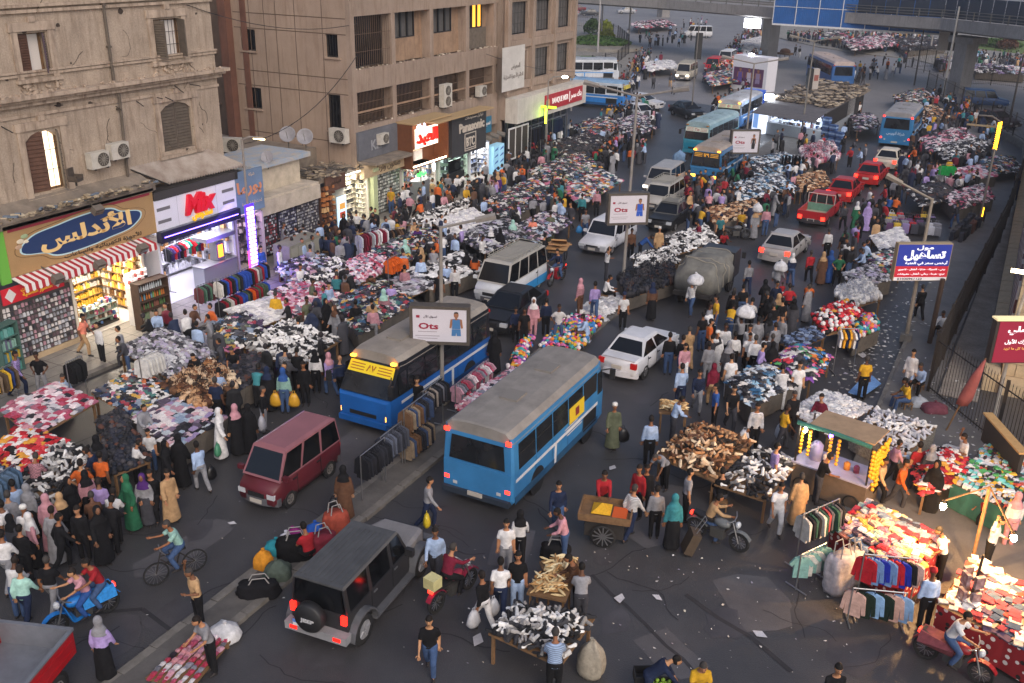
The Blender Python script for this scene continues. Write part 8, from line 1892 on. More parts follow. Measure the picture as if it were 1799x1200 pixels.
def person(px,py,typ,pn,hd,top,bot,head='k',label='',z=0.0,sc=1.0,pos=None,group=None):
 """typ: m shirt+trousers, s short sleeves, g man's long robe, a woman's robe and scarf, j woman's tunic, trousers and scarf, d woman's top, long skirt and scarf, f woman with long hair"""
 p=at(px,py,z)if pos is None else Vector(pos);ang=HEAD[hd]if isinstance(hd,str)else hd
 t=thing('person',label,'person',p,R(ang+90),group,sc*prng.uniform(.96,1.03))
 sk=hx(prng.choice(SKINS));tc, bc=hx(COL[top][1]), hx(COL[bot][1]);v=prng.uniform(.85,1.15);tc=(tc[0]*v,tc[1]*v,tc[2]*v,1)
 if typ in 'agd' and pn in('walk','walk2'):pn='stroll'
 inst('body',pmesh(pn,'body'),t,color=sk)
 if typ in 'ga':inst('robe',pmesh(pn,'robe'),t,color=tc)
 elif typ=='d':inst('top',pmesh(pn,'long'),t,color=tc);inst('skirt',pmesh(pn,'skirt'),t,color=bc)
 else:dress(inst('shirt',pmesh(pn,'short' if typ=='s' else 'long'),t,color=tc),label);inst('trousers',pmesh(pn,'trousers'),t,color=bc)
 if typ in 'ajd':inst('headscarf',pmesh(pn,'hijab'),t,color=hx(COL[head.upper()][1]))
 elif typ=='f':inst('hair',pmesh(pn,'long'.replace('long','hairlong')if False else 'hair'),t,color=hx('16110e'))
 elif head=='k':inst('hair',pmesh(pn,'hair'),t,color=hx(prng.choice(['15110f','1c1512','221a16','120f0e','171210','3a3634'])))
 elif head=='w':inst('skullcap',pmesh(pn,'taqiyah'),t,color=hx('d2d0cc'))
 elif head in 'rbny':inst('cap',pmesh(pn,'cap'),t,color=hx(COL[head.upper()][1]))
 FOOT_P.append(p.xy.copy())
 return t
FOOT_P=[]
PL="""77 694 s hips F K G k|man in a black T-shirt and grey jeans standing on the lit pavement
37 696 m walk R V N k|person in a purple checked shirt walking along the left pavement edge
115 588 m browse B O K k|man in an orange shirt and black trousers at the perfume shop counter
131 572 m stand F W T k|seller in a pale shirt inside the perfume shop
152 624 s walk2 R S T k|man in a salmon shirt and tan trousers crossing the lit pavement
115 712 m sit FR L N k|man in a pale lavender shirt sitting behind the pink clothes stall
270 829 s stand F W D k|boy in a white T-shirt and jeans beside the black bags
243 852 m browse BR W K k|person in a cream top with a dark stripe beside the boy in white
178 873 s browse L N K k|man in a navy T-shirt bending over the left trainers stall
72 888 m browse B P H k|man in a checked shirt behind the pale denim rail
96 968 a stand B P K p|woman in a pink headscarf and black robe near the left edge
120 960 j stand BL K K t|woman in a tan headscarf carrying a beige bag near the left edge
58 985 g stand B W W w|man in a white robe and white skullcap at the left edge
152 985 m stand F K K k|person all in black facing forward among the left shoppers
185 990 a walk FR K K k|woman in a black robe walking out of the left crowd
115 1003 m walk BR K K k|man in black walking with bare forearms near the yellow bag
66 997 d stand BR P K w|woman in a white headscarf and black skirt with a yellow bag
20 1035 m walk B W G k|man in a white top at the far left lower edge
38 1085 m browse B W D k|person in a white and black top and jeans at the lower left
52 1098 m walk B I N k|person in a pale mint shirt near the red truck
97 1078 s walk B K G k|man in a black T-shirt and grey trousers behind the blue motorbike
188 1192 d walk B V K g|woman in a lavender hooded top walking at the bottom left
352 1102 s phone FL T K k|man in a tan T-shirt holding one hand to his head on the road
374 1182 s browse FL G K k|man in a grey T-shirt and black trousers over the slipper pallet
236 930 a walk FL E E e|person in a flowing green robe walking on the left carriageway
262 922 d walk F G H x|woman in a purple headscarf and patterned grey dress
303 916 g walk FR T T k|man in a long tan robe walking away from the left crowd
276 915 m walk F K K k|person in dark clothes between the purple headscarf and the tan robe
298 865 a walk R K K k|woman in black walking behind the man with the black bag
322 855 a walk B K K k|woman in a black robe ahead of the man with the black bag
356 862 m walk BL L G k|balding man in a light blue shirt carrying a black bag
390 805 a walk R W W w|woman in a flowing white robe and headscarf on the road edge
420 798 a stand BL K K p|woman in a black robe with a pink headscarf near the white robe
442 795 a stand B K K k|woman in a black robe at the right of the pink headscarf
388 728 m browse B L N k|man in a light blue shirt at the handbag stall
385 745 s stand B N K k|man in a navy T-shirt with a yellow bag by the handbag stall
350 690 s browse F K K k|seller in a black T-shirt behind the brown handbags
416 678 s browse F K K k|seller in a black T-shirt behind the wallets
502 726 j stand B I D b|woman in a pale mint tunic carrying a yellow bag in each hand
474 722 a stand B K K n|woman in dark blue and black left of the mint tunic
538 712 m stand F K K k|person in black clothes and white shoes right of the mint tunic
504 690 m browse B G H k|man in a checked shirt behind the mint tunic
524 690 m browse B K K k|man in black beside the checked shirt
466 760 m stand R K G k|person in a dark top carrying a white bag beside the maroon van
557 690 j stand B W K k|woman in a dark headscarf and pale top holding a poster
582 694 j walk BL V D p|person in a lavender top walking by the front of the bright blue bus
600 700 m walk B N K g|person in navy walking close to the bright blue bus door
607 912 a stand B U U k|woman in a long brown fur coat at the foot of the median rails
714 735 s stand B M K k|seller in maroon behind the median jackets
734 742 s stand F K K k|seller in black behind the median jackets
752 928 m walk R G N k|man in a grey top with a yellow bag beside the blue bus
542 590 s stand FR A W k|man in an olive T-shirt and white trousers by the clear bags
488 580 g stand B Y Y k|person in a yellow green dress holding an orange cloth
525 612 m sit B T T k|man in tan sitting by the white shoes
575 592 a stand FR K K k|woman in a black robe with a white sack by the road edge
592 604 a walk FL G G u|woman in a long taupe robe and headscarf beside the black robe
627 596 f walk B K G k|woman with long dark hair in black and pale trousers above the blue bus
655 592 f stand B T K k|woman in a tan top and black trousers near the blue bus roof
676 578 j stand B P K i|woman in a flowered top and mint headscarf by the bright blue bus
688 562 m browse B V H k|man in a lavender shirt at the bright socks stall
657 606 m stand B P G k|person in pink just above the bright blue bus roof
655 530 m bend F U K k|man in rust brown bending over the bright underwear
593 545 m browse B C K k|person in a teal top at the bright socks stall
580 560 m stand FR L D k|man in a pale shirt holding a pink cloth
550 555 s walk R A K k|man in an olive grey top walking through the left market
530 525 m walk FR W T k|man walking behind the pink scarves
712 530 f stand B P D k|woman in a pink tracksuit top and jeans in the market centre
740 512 m stand B L N k|man in a pale blue shirt and navy trousers seen from behind in the market
762 494 s browse B G D k|man in a grey T-shirt and jeans at the grey tops stall
772 540 s stand B K K k|man in black left of the white minibus
799 528 f stand B W K k|woman in a white and black top near the white minibus
785 520 m stand B L D k|person in pale blue close to the white minibus
834 505 a browse B O O k|woman in an orange top at the tail of the white minibus
846 470 m phone FR W K k|man in a white shirt raising an arm near the women in black
862 455 a stand B K K w|woman in black with a white headscarf in the upper market
878 458 a stand B K K k|woman in black robes next to the white headscarf
820 500 a stand B K K k|tall woman in a black robe behind the white minibus
900 440 a browse B I I i|woman in a mint robe behind the white minibus
713 482 d stand B I W i|woman in a mint top and long white skirt in the market centre
730 440 m browse F T T k|seller in a tan shirt behind the shoe stall
735 450 m browse F X H k|seller in a purple shirt among the folded tops
752 425 a bend F W W w|woman in white bending over the upper shoe stall
462 490 m stand FR B B k|man lit violet in a blue top by the lamp post
494 492 m stand R W B k|man in a white shirt and blue trousers on the pavement
513 498 s sit F W G k|man in a white T-shirt sitting by the grey cabinet
500 448 g walk R G G k|man in a grey robe on the pavement
548 492 s stand B G H k|person in a pale T-shirt behind the white shoes
562 482 m sit F X H k|person in purple sitting behind the pastel tops
574 452 m sit B N N k|person in dark blue sitting beside the poster board
598 450 s sit B L N k|man in a light blue T-shirt sitting by the poster board
606 430 a stand F K K k|woman in black in front of the dazzling shop
628 422 s hips B W K k|man in a white T-shirt at the dazzling shop door
632 452 m browse FR Y I k|person in a mustard sweater beside the gown rail
688 378 s stand F Y D k|man in a yellow vest and jeans by the phone shop
707 360 s stand B S B k|man in a coral T-shirt and blue trousers at the phone shop
717 385 m sit F W W k|man in white sitting by the upper shoe stall
775 362 s stand R C G k|man in a bright teal T-shirt by the snack cart
787 352 m stand F G H k|man in grey beside the teal T-shirt
806 345 m bend R W H k|man in a white shirt stooping by the red rack
822 348 m sit F W K k|man in white sitting near the red rack
874 350 a stand B X X t|woman in a dark purple robe and tan scarf by the fridges
872 285 m stand B O K k|man in an orange shirt at the red edged cart
886 284 m stand B W K k|man in a white shirt at the red edged cart
897 250 m stand R G K k|man in grey by the bank glazing
935 434 s stand F S D k|man in a coral T-shirt and jeans at the left lane edge
974 400 m stand BL W K k|man in a white shirt facing the bright piles
982 398 m stand BL L K k|man in pale blue next to the white shirt by the bright piles
1002 405 m walk FL H H k|man in dark grey walking into the left lane
1021 390 m stand B C K k|man in a teal shirt and black trousers near the left lane
1047 380 m stand B P K k|man in a pink shirt near the silver people carrier
1027 418 s walk F G D k|man in a grey T-shirt carrying a blue bag across the lane
966 425 g stand B A A k|person in olive beside the cardboard handcart
951 468 s push BR K D k|man in black pushing the cardboard handcart
1064 492 s phone R W H k|man in a white shirt looking at a phone on the median
1062 530 m sit R W K k|man in a pale shirt sitting on the median
1043 560 f walk B V D k|woman in a lavender top and jeans stepping onto the median
1018 552 j stand BL P U p|woman in a pink headscarf and checked top on the median
1093 578 s stand F W K n|traffic officer in a dark vest over a white shirt at the median kerb
1143 562 d walk B U K n|woman in a navy headscarf and brown top walking away on the road
980 602 s hips F W D k|man in a white shirt standing over the median toys
1030 600 g sit L L L k|man in a pale blue robe sitting by the sheet of toys
958 590 m stand B N K k|man in navy beside the black saloon
936 592 j stand F P P w|woman in a pink robe with a white scarf by the black saloon
920 608 s stand F K K k|man in black with a tray near the black saloon
905 600 m stand F N K k|boy in navy near the black saloon
868 655 a stand B K K k|woman in black at the end of the coloured ball row
1107 455 s stand F U K k|man in brown behind the middle lamp post
1123 460 m bend R B K k|man in blue bending over the median shoes
1155 452 g stand F T T w|man in a pale robe and white cap among the trainers
1227 440 m browse L M K k|man in a maroon shirt beside the wooden sided stall
1262 428 s stand F C K n|man in a teal top with a cap by the standing motorbike
1268 445 s ride F R K k|man in a red T-shirt above the tarpaulin truck
1299 418 s stand B Y K k|worker in a yellow green vest by the standing motorbike
1238 345 m bend L Y K k|worker in a hi-vis jacket behind the leather goods
1322 420 a walk F G G t|woman in a grey robe carrying a white sack on her head
1342 415 m stand B P D k|man in a pink shirt and jeans right of the grey robe
1243 385 m browse B P K k|man in a pink shirt at the leather goods stall
1265 385 m browse B V K k|man in lavender at the leather goods stall
1208 385 g stand FR T T k|man in a tan robe holding a blue bag
1186 352 m stand F N H k|man in a navy checked shirt by the blue numbered bus
1212 555 m carry FL W D k|man in a white top shouldering a white sack behind the tarpaulin truck
1311 518 m walk B G N k|man in a grey top walking alone on the right lane
1387 502 j walk B N D w|woman in a white headscarf and navy top in the right lane
1419 496 m walk B R K k|person in a red top walking in the right lane
1450 455 m stand B W K k|tall man in a white shirt near the blue mall sign
1477 460 s stand B K T k|man in a black T-shirt and tan trousers near the mall sign
1453 498 a stand BR B B b|woman in bright blue with a blue headscarf
1468 502 s hips F E K k|man in a green T-shirt behind the cream handbags
1440 500 a stand B U U t|woman in a patterned brown robe near the blue headscarf
1361 520 m walk BR G G k|man in grey carrying a white sack over his shoulder
1371 532 s walk B R W k|small child in red beside the man with the sack
1479 405 m walk B H K k|man with a dark backpack near the red pickup
1500 404 a stand B E K w|woman in a green coat and white headscarf
1519 407 a stand B V K v|woman in lavender beside the green coat
1537 402 a stand B K K k|woman in black at the right of the lavender coat
1556 390 m browse BR B K k|man in blue at the suitcase block
1567 392 s browse BR O K k|man in an orange shirt at the suitcase block
1578 358 s walk B M D k|man in a maroon shirt and jeans on the right market edge
1556 348 m walk B K K k|man in black walking behind the red saloon
1571 350 m walk FL K K k|older man in black facing the maroon shirt
1639 325 s stand B P K k|man in a pink shirt among the dark right stalls
1676 402 m walk BL H D k|man in a dark jacket and jeans beside the long suitcase row
1780 352 m walk F N N k|man in dark navy walking down by the fence
1612 562 m walk B K K k|man all in black walking on the right pavement alone
1652 592 m sit FL W K k|person in a white top sitting against the dark fence
1512 492 m browse L L H k|man in light blue behind the small goods stall
1195 662 m stand B K D k|man in black and jeans beside the white saloon's boot
1198 672 m walk F P W k|man in a pink shirt and white trousers by the white saloon
1172 658 m stand B K D k|man in a black jacket standing right behind the white saloon
1193 718 m walk B L N k|man in a light blue top in the open road
1222 724 m walk F N G k|man in a navy plaid shirt walking out of the crowd
1248 714 j walk B M T m|woman in a maroon scarf and tan skirt in the crowd edge
1278 700 s stand B W W k|man in a white T-shirt at the pastel folded tops
1240 672 m stand B G G k|man in grey in the middle of the crowd
1254 655 g stand B W W w|man in a cream robe in the middle of the crowd
1268 640 m stand F W K k|man in a white shirt behind the grey headscarf
1274 672 a stand B H H g|woman in a dark grey headscarf in the crowd
1310 655 s stand F W K k|man in a white T-shirt with a strap behind the pastel tops
1340 650 s stand F W K k|boy in a white T-shirt with a brown print
1252 755 s stand L B K k|man in a blue polo shirt behind the brown shoes
1281 756 s walk F K H k|man in a black T-shirt right of the blue polo
1321 792 m stand F W K k|man in a white shirt and black trousers carrying a white bag
1180 775 m browse R L H k|seller in a pale blue top at the corn tray
1138 818 m stand B L K k|man in a pale blue shirt with his back turned at the brown shoes
1056 912 m push F R K k|man in a red jacket leaning on the snack cart
1075 788 g walk F A A w|man in a grey green robe and white cap with a black bag
1118 910 m stand FL R K k|man in red with a cream scarf behind the snack cart group
1106 945 m walk BR W N k|person in a striped white shirt beside the snack cart
1148 945 f stand B G K k|woman with long dark hair in a grey top
1178 965 d stand B C K c|woman in a teal headscarf pulling the suitcase
1202 915 s stand R G K k|man in a grey sweatshirt at the brown shoe mound
1130 905 m stand F K K k|person in a dark top in the group above the snack cart
1165 860 s bend FL G K k|man in grey stooping by the brown shoe mound
1265 895 m sit B K H k|man in a black top crouching below the sandals stall
1240 945 m ride R T D k|man astride the parked dark motorbike
978 935 m walk F N D k|person in navy with a white bag in the open road
990 988 m browse L P D k|man in a pink jacket beside the black square bag
1368 722 s browse B W W k|man in a white uniform at the pastel tops
1395 712 s stand F W W k|man in white with a waist bag beside the uniform
1512 702 s stand B Y K k|person in a yellow and black jacket by the blue sheet
1593 687 m stand FL W W k|man in a long white shirt and white trousers by the iron fence
1612 690 m sit FL L K k|man in pale lilac sitting against the iron fence corner
1590 722 s sit L Y D k|man in a yellow T-shirt sitting behind the white trainers
1370 790 s walk R Y H k|man in a yellow T-shirt with a white bag
1434 768 m walk FL M K k|man in maroon near the silver shirts
1385 765 m walk F K K k|man in black next to the yellow T-shirt
1432 884 s browse R K H k|man in a black striped T-shirt at the juice cart
1397 922 g stand B T T k|man in a tan robe near the juice cart
1360 937 s walk F W W k|man in a white T-shirt and white trousers by the juice cart
1352 868 s stand R V K k|man in lavender at the sandals stall
1563 850 f walk R P K k|girl in a pink jacket beside the man in red
1602 862 s stand B R N k|large man in a red T-shirt seen from behind
1682 846 s phone L W D k|older man in a white T-shirt with a hand to his mouth
1572 894 f walk FR O H k|woman with dark hair in an orange brown top
1537 886 m walk FR T K k|man in a tan jacket by the oranges
1630 900 a walk FL K K k|woman in a black robe near the first glowing bulb
1622 872 a stand B H H g|woman in a spotted robe and grey headscarf behind the red clothes
1582 842 f stand B L I k|child in mint between the pink jacket and the red T-shirt
1720 925 s walk L R K k|child in red by the teal cloth
1645 1022 s browse L W K k|young man in a white T-shirt at the spotted cloth stall
1620 1102 m stand B L K r|man in a pale blue shirt and red cap at the lower right
1730 1002 m phone FR W K k|man in a white sweater with a brown shoulder bag
1768 960 j stand B W P p|woman in white and pink by the second bulb
766 1024 m walk F L H k|man in a pale blue shirt beside the black off-road car
888 1008 s stand F W G k|man in a white and blue T-shirt on the open road
912 990 j walk B W K k|woman in a black headscarf and white top in the open road
878 1084 s walk B W N k|man in a white T-shirt and navy trousers above the trainers
849 1106 m walk BL K W k|man in a black sweater and white trousers carrying bags
908 1070 s stand F K L k|man in a black T-shirt and pale jeans above the trainers
756 1186 s walk F K D k|man in a black T-shirt and jeans walking at the bottom
1010 1075 m browse L U K k|corn seller in a brown striped hooded top
1018 1098 s browse B G H k|man in a grey T-shirt beside the trainers stall
972 1225 s browse B L K k|man in a light blue shirt at the bottom trainers stall
1220 1262 s browse F Y K k|fruit seller in a yellow T-shirt at the bottom edge
1135 1245 m bend R N N k|person in dark navy stooping over the fruit crates
1452 1275 m walk F K K k|man in black at the bottom edge of the road
545 995 s sit BL R K k|seller in a red T-shirt sitting among the median luggage
1506 209 s walk F W K k|man in a white T-shirt walking beside the kiosk
1141 84 m walk F U K k|person in brown crossing near the far minibus
1155 80 m walk B W N k|person in a white shirt crossing near the far minibus
1202 77 a walk F K K k|person in black by the far white minibus
1192 84 m walk B L K k|person in blue by the far white minibus
1182 168 m walk F G K k|man in a grey shirt walking towards the cream minibus
1147 158 m walk F H K k|man in a dark top crossing behind the white and blue bus
1177 155 m walk F H T k|person in a dark coat by the cream minibus
1091 162 m stand F G K k|man in grey at the nose of the parked white bus
1102 164 m stand F L K k|man in pale blue with a bag at the nose of the parked bus
1133 141 a walk F K K k|person in black at the far kerb
1148 133 a walk B M M m|woman in maroon on the far crossing
1160 114 a walk F M M m|woman in a maroon robe on the far crossing by the hedge
1152 122 a walk F L L l|woman in a pale blue robe on the far crossing
1396 99 m walk F K K k|man in black by the far small cart
1403 102 m walk F K W k|man in black and white by the far small cart
1337 228 m stand F W W k|man in white standing left of the kiosk
1350 226 s stand B R B k|man in a red T-shirt left of the kiosk
1537 128 m walk B L N k|man in pale blue walking beyond the city bus
1567 136 m walk F W G k|man in white crossing the far lane
1710 224 s walk F W T k|man in a white T-shirt beside the dark railing
1548 1 m stand F K K k|x"""
LATER=[]
for ln in PL.split('\n'):
 a, lab=ln.split('|');x, y, ty, po, hd, tp, bt, hh=a.split()
 if lab=='x':continue
 if float(y)<172:LATER.append((float(x),float(y),ty,po,hd,tp,bt));continue
 person(float(x),float(y),ty,po,hd,tp,bt,hh,lab,sc=.62 if 'child' in lab else .9 if('boy' in lab or 'girl' in lab)else 1.0,z=.13 if(float(x)<700 and 'pavement' in lab)else 0)
 if po=='sit' and 'median luggage' not in lab:
  p=at(float(x),float(y));q=thing('stool',' '.join(('low wooden stool under the '+lab).split()[:16]),'stool',p,R((HEAD[hd]if isinstance(hd,str)else hd)+90));zs=skeleton(POSES['sit'])['H'].z-.13
  MB().box((0,.03,zs-.02),(.34,.32,.04)).build('seat',WOOD,q)
  for u in(-.13,.13):
   for v in(-.1,.16):MB().box((u,v,zs/2-.02),(.04,.04,zs-.04)).build('leg',WOOD,q)
for px, py, hd, dz, dx, tp, bt, lab, ty in[(795,1055,80,.02,-.22,'M','K','rider in maroon on the motorbike with the cream box','m'),(150,1095,255,.02,-.15,'P','B','rider in pink on the bright blue motorbike','s'),(150,1095,255,.06,-.52,'R','D','passenger in red on the bright blue motorbike','s'),(978,497,268,.02,-.2,'N','D','rider in navy on the red scooter','m'),(1668,1178,345,.02,-.15,'W','D','rider in a white T-shirt on the red motorbike','s'),(1598,288,88,.02,-.2,'K','K','rider in black on the motorbike behind the blue bus','m'),(312,1015,245,.1,-.16,'I','D','cyclist in a mint T-shirt on the dark bicycle','s')]:
 p=at(px,py);d=V((math.cos(R(hd)),math.sin(R(hd)),0));hz=skeleton(POSES['ride'])['H'].z
 person(0,0,ty,'ride',hd,tp,bt,'k',lab,pos=p+d*dx+V((0,0,.92+dz-hz)))
def handbag(px,py,hd,side,col,label,size=1.0,name='carrier_bag',z=.28):
 p=at(px,py);a=R(HEAD[hd]if isinstance(hd,str)else hd);s_=V((-math.sin(a),math.cos(a),0))*side*.33
 t=thing(name,label,'bag',p+s_+V((0,0,z)),a+R(90),sc=size);b=MB();rr=random.Random(label)
 b.loft([[(w*math.cos(q)*(1+rr.uniform(-.1,.1)),.6*w*math.sin(q),zz)for q in[2*math.pi*k/10 for k in range(10)]]for w,zz in((.12,0),(.19,.08),(.18,.2),(.13,.33),(.07,.42))]);b.build('body',PLASTIC,t,True,color=hx(col))
 MB().tube([(-.04,0,.4),(-.03,0,.5),(.03,0,.5),(.04,0,.4)],.01,5).build('handle',PLASTIC,t,color=hx(col))
for a in[(502,726,'B',1,'c8962a','yellow carrier bag in the left hand of the mint tunic',1.2),(502,726,'B',-1,'c8962a','yellow carrier bag in the right hand of the mint tunic',1.2),(66,997,'BR',1,'c8c02a','yellow bag held by the woman in the black skirt at the left'),(356,862,'BL',-1,'141416','black bag carried by the balding man'),(466,760,'R',-1,'b0b0b8','white carrier bag beside the maroon van',1.2),(575,592,'FR',1,'c0b4c0','pale sack held by the woman in the black robe',1.2),(752,928,'R',-1,'c8b02a','yellow bag with the man by the blue bus'),(1027,418,'F',-1,'3a8ac8','blue bag carried across the lane'),(1208,385,'FR',1,'2a70c8','bright blue bag held by the tan robe',1.2),(1075,788,'F',1,'121214','black bag held by the man in the grey green robe',1.2),(1321,792,'F',-1,'b8b8be','white carrier bag by the man in the white shirt at the sandals',1.2),(849,1106,'BL',1,'b4b4b8','left white bag of the man in the black sweater',1.1),(849,1106,'BL',-1,'b4b4b8','right white bag of the man in the black sweater',1.1),(607,912,'B',1,'141416','black handbag of the woman in the fur coat'),(1370,790,'R',1,'b8bcc4','white bag carried by the yellow T-shirt',1.2),(390,805,'R',-1,'4a8a6a','green bag carried by the white robe')]:handbag(*a)
person(1298,624,'m','carry','BL','G','K','k','man carrying a white bundle above his head by the barrier')
for px, py, h, lab, s in[(1212,555,1.55,'white sack on the shoulder of the man behind the tarpaulin truck',.9),(1361,520,1.3,'white sack over the shoulder of the man in grey',.8),(1322,420,1.62,'white sack on the head of the woman in grey',.7),(1298,624,1.72,'white bundle carried above the head of the man by the barrier',.95)]:lump('white_sack',lab,'sack',None,(.75*s,.6*s,.5),'c8c8cc',pos=at(px,py,0)+V((.1,0,h)))
sc2=thing('wheeled_suitcase','brown wheeled suitcase pulled by the teal headscarf','suitcase',at(1212,972),R(30));MB().box((0,0,.4),(.26,.46,.66),M=Matrix.Rotation(.35,4,'Y')).build('body',mat('case_brown',hx('4a3d30'),.6,nscale=5,namt=.2),sc2);MB().tube([(.1,-.1,.7),(.35,-.1,1.15),(.35,.1,1.15),(.1,.1,.7)],.014,5).build('handle',CHROME,sc2)
for y in(-.17,.17):MB().lathe([(.03,-.02),(.045,0),(.03,.02)],(-.12,y,.05),10,'Y').build('wheel',RUBBER,sc2)
bl_=MB();
o=MB().slab([at(1490,690,.12),at(1525,655,.12),at(1548,675,.12),at(1515,698,.12)],(0,0,1),.03).build('blue_sheet',mat('sheet_blue',hx('6a94c8'),.9,nscale=4,namt=.3));tag(o,'pale blue sheet spread beside the yellow and black jacket','sheet')
LAND=[(at(x,y).xy,n)for x,y,n in[(200,640,'the cap stall'),(60,760,'the red clothes stall'),(60,840,'the left trainers'),(430,640,'the wallets stall'),(500,600,'the white shoe heap'),(640,540,'the bright socks stall'),(720,440,'the black tops stall'),(860,500,'the white minibus'),(760,400,'the white packets'),(900,360,'the bright clothes pile'),(960,320,'the orange clothes pile'),(1000,270,'the green lit post'),(1040,220,'the white and blue bus'),(1150,300,'the silver people carrier'),(1200,240,'the teal bus'),(1250,280,'the numbered bus'),(1180,370,'the roof rack taxi'),(1330,340,'the far billboard'),(1400,270,'the kiosk'),(1250,380,'the leather goods'),(1160,450,'the median trainers'),(1450,350,'the red pickup'),(1560,290,'the cream saloon'),(1570,230,'the rear blue bus'),(1650,260,'the pink clothes table'),(1640,330,'the green shirt stand'),(1560,410,'the suitcase block'),(1530,480,'the mall sign'),(1490,530,'the cream handbags'),(1440,570,'the plush toys'),(1400,640,'the red and yellow shirts'),(1290,640,'the pastel tops'),(1200,620,'the white saloon'),(1320,560,'the barrier'),(1280,120,'the advert booth'),(1180,110,'the cream minibus'),(1100,120,'the flower bed'),(1500,120,'the city bus'),(1540,80,'the far pink stall'),(1720,110,'the flyover pier')]]
ZN_=[(([(0,850),(185,850),(215,985),(0,1040)]),16),(([(1150,650),(1300,560),(1440,545),(1340,690)]),34),(([(180,720),(560,560),(640,640),(470,745),(430,700),(260,790)]),12),([(560,500),(900,400),(960,440),(830,530),(700,590)],20),([(800,380),(1080,250),(1110,330),(960,430)],26),([(950,290),(1110,190),(1160,250),(1060,300)],32),([(1130,330),(1190,300),(1210,360),(1180,400)],4),([(1200,370),(1420,300),(1440,350),(1230,420)],22),([(1300,260),(1480,230),(1520,290),(1430,310)],16),([(1430,480),(1520,330),(1560,380),(1480,520)],12),([(1550,400),(1590,240),(1720,240),(1660,420)],30),([(1150,650),(1300,560),(1440,560),(1330,690)],26),([(1540,200),(1600,140),(1700,190),(1720,260)],22),([(1330,610),(1400,520),(1470,560),(1380,640)],6),([(0,900),(160,860),(190,960),(20,1000)],9)]
MIDZ=[([(180,640),(560,520),(700,560),(480,740),(250,800)],30),([(480,460),(800,380),(860,470),(600,580)],70),([(680,380),(980,290),(1000,400),(820,440)],75),([(880,300),(1100,200),(1140,290),(960,340)],75),([(1180,330),(1430,300),(1400,400),(1200,420)],60),([(1440,520),(1540,340),(1600,300),(1560,460)],26),([(1560,330),(1620,210),(1760,230),(1700,380)],70),([(1290,260),(1480,230),(1530,300),(1400,320)],25)]
FARZ=MIDZ+[([(1230,150),(1310,60),(1345,70),(1320,160)],153),([(1080,170),(1120,100),(1150,105),(1120,165)],47),([(1100,70),(1240,40),(1250,70),(1120,90)],37),([(1370,70),(1620,62),(1660,95),(1500,92)],153),([(1480,130),(1600,105),(1610,125),(1500,160)],30),([(1690,105),(1799,108),(1799,135),(1700,130)],57),([(990,280),(1120,180),(1160,230),(1060,300)],51),([(1240,200),(1310,160),(1330,210),(1260,240)],34),([(1590,180),(1660,170),(1740,230),(1620,240)],34)]
def inpoly(p,q):
 c=False;n=len(q)
 for i in range(n):
  a, b=q[i], q[i-1]
  if(a[1]>p[1])!=(b[1]>p[1])and p[0]<(b[0]-a[0])*(p[1]-a[1])/(b[1]-a[1])+a[0]:c=not c
 return c
VEH=[]
for o in scene.objects:
 if o.parent is None and o.get('category')in('bus','car','van','minibus','pickup truck','truck','motorbike','cart','lorry','kiosk'):
  L_={'bus':4.3,'truck':3.6}.get(o.get('category'),2.6 if o.get('category')not in('motorbike','cart')else .9)
  VEH.append((o.location.xy.copy(),o.rotation_euler.z,L_,1.45 if o.get('category')not in('motorbike','cart')else .6))
def free(p,gap=.42):
 if any((p-q).length<gap for q in FOOT_P):return False
 if any(inpoly(p,f)for f in FOOT):return False
 for c, a, l, w in VEH:
  d=p-c;x=d.x*math.cos(a)+d.y*math.sin(a);y=-d.x*math.sin(a)+d.y*math.cos(a)
  if abs(x)<l and abs(y)<w:return False
 return True
rr=random.Random(5);used={}
def near(p,k=2):
 return[n for _,n in sorted(((p-q).length,n)for q,n in LAND)[:k]]
STYLES=[('m','K','K'),('m','H','K'),('a','K','K'),('s','K','H'),('m','W','K'),('m','N','H'),('m','G','K'),('m','K','D'),('a','H','H'),('m','L','H'),('m','K','K'),('m','L','K'),('s','W','D'),('m','G','H'),('a','K','K'),('s','K','D'),('m','N','K'),('j','P','K'),('a','K','K'),('m','W','K'),('s','R','K'),('m','U','H'),('d','G','K'),('m','V','H'),('s','C','K'),('m','T','T'),('a','H','H'),('s','Y','D'),('m','H','D'),('j','E','K'),('g','G','G'),('s','O','K'),('m','M','K'),('a','N','N')]
ACT={'stand':'standing','browse':'looking over goods','walk':'walking','walk2':'striding','bend':'stooping','phone':'with a raised hand','hips':'with hands on hips'}
npeople=sum(1 for o in scene.objects if o.name.startswith('person')and o.get('category')=='person')
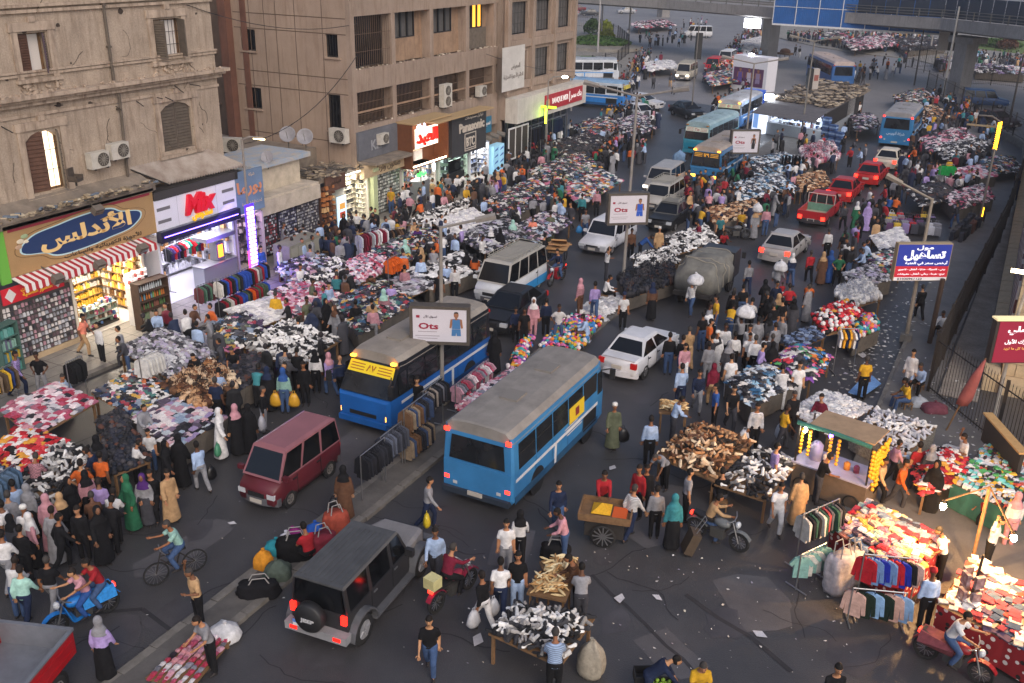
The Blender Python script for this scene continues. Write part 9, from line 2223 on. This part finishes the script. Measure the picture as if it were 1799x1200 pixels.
for poly, n in ZN_:
 xs=[p[0]for p in poly];ys=[p[1]for p in poly];k=0
 for _ in range(n*12):
  if k>=n or npeople>=298:break
  x, y=rr.uniform(min(xs),max(xs)), rr.uniform(min(ys),max(ys))
  if not inpoly((x,y),poly):continue
  p=at(x,y)
  if not free(p.xy):continue
  ty, tp, bt=rr.choice(STYLES);po=rr.choice(['stand','browse','browse','walk','walk2','stand','bend','hips','phone']);hd=rr.choice([rr.uniform(80,160),rr.uniform(80,160),rr.uniform(0,360)])
  if ty in 'agjd' and po in('bend','hips','phone'):po='stand'
  hh=rr.choice('kwgptk')if ty in 'jd' else 'k'
  a, b=near(p.xy);who={'m':'man','s':'man','g':'man','a':'woman','j':'woman','d':'woman'}[ty];ct=COL[tp][0]
  desc='%s in a %s robe'%(who,ct)if ty in 'ag' else '%s in a %s %s and %s %s'%(who,ct,'T-shirt' if ty=='s' else 'top',COL[bt][0],'skirt' if ty=='d' else 'trousers')
  cand=['%s %s near %s'%(desc,ACT[po],a),'%s %s between %s and %s'%(desc,ACT[po],a,b)]
  lab=next((c for c in cand if c not in used and len(c.split())<=16),None)
  if lab is None:continue
  used[lab]=1;person(x,y,ty,po,hd,tp,bt,hh,lab);k+=1;npeople+=1
cr=MB()
def lowtri(pn,what):
 me=pmesh(pn,what,True);k=('t',pn,what)
 if k not in PM:PM[k]=([v.co.copy()for v in me.vertices],[tuple(p.vertices)for p in me.polygons])
 return PM[k]
HD=MB().ell((0,0,0),(.085,.1,.125),8,6)
def lowp(p,ty,tp,bt,po,hd,sc=1):
 M=Matrix.Translation(p)@Matrix.Rotation(R(hd+90),4,'Z')@Matrix.Scale(sc,4);c1, c2=hx(COL[tp][1]), hx(COL[bt][1])
 for what, c in((('robe',c1),)if ty in 'ag' else(('long',c1),('trousers',c2))):
  v, f=lowtri(po,what);cr.add([M@q for q in v],f,0,c)
 h=skeleton(POSES[po])['head'];cr.join(HD,M@Matrix.Translation(h),col=hx(prng.choice(SKINS))if ty not in 'aj' else hx('2a2528'));
 if ty not in 'aj':cr.join(HD,M@Matrix.Translation(h+V((0,.015,.025))),col=hx('1a1512'))
for poly, n in FARZ:
 xs=[p[0]for p in poly];ys=[p[1]for p in poly];k=0
 for _ in range(n*10):
  if k>=n:break
  x, y=rr.uniform(min(xs),max(xs)), rr.uniform(min(ys),max(ys))
  if not inpoly((x,y),poly):continue
  p=at(x,y)
  if not free(p.xy,.4):continue
  ty, tp, bt=rr.choice(STYLES);lowp(p,ty,tp,bt,rr.choice(['stand','browse','walk']),rr.uniform(0,360));FOOT_P.append(p.xy);k+=1
for x, y, ty, po, hd, tp, bt in LATER:lowp(at(x,y),ty,tp,bt,po if po in('stand','walk')else 'stand',HEAD[hd])
o=cr.build('crowd',GOODS,smooth=True,fix=False);tag(o,'distant shoppers crowding the far stalls and the square under the flyover',kind='stuff')
# evening haze over the square
hm=bpy.data.materials.new('evening_haze');hm.use_nodes=True;T_=hm.node_tree
for n in list(T_.nodes):
 if n.type=='BSDF_PRINCIPLED':T_.nodes.remove(n)
pv=T_.nodes.new('ShaderNodeVolumePrincipled');pv.inputs['Color'].default_value=(.82,.82,.86,1);pv.inputs['Density'].default_value=0.0006;pv.inputs['Anisotropy'].default_value=.2
T_.links.new(pv.outputs[0],T_.nodes['Material Output'].inputs['Volume'])
hb=MB().span((-425,-125,-1),(425,625,24)).build('haze',hm);hb['kind']='stuff'
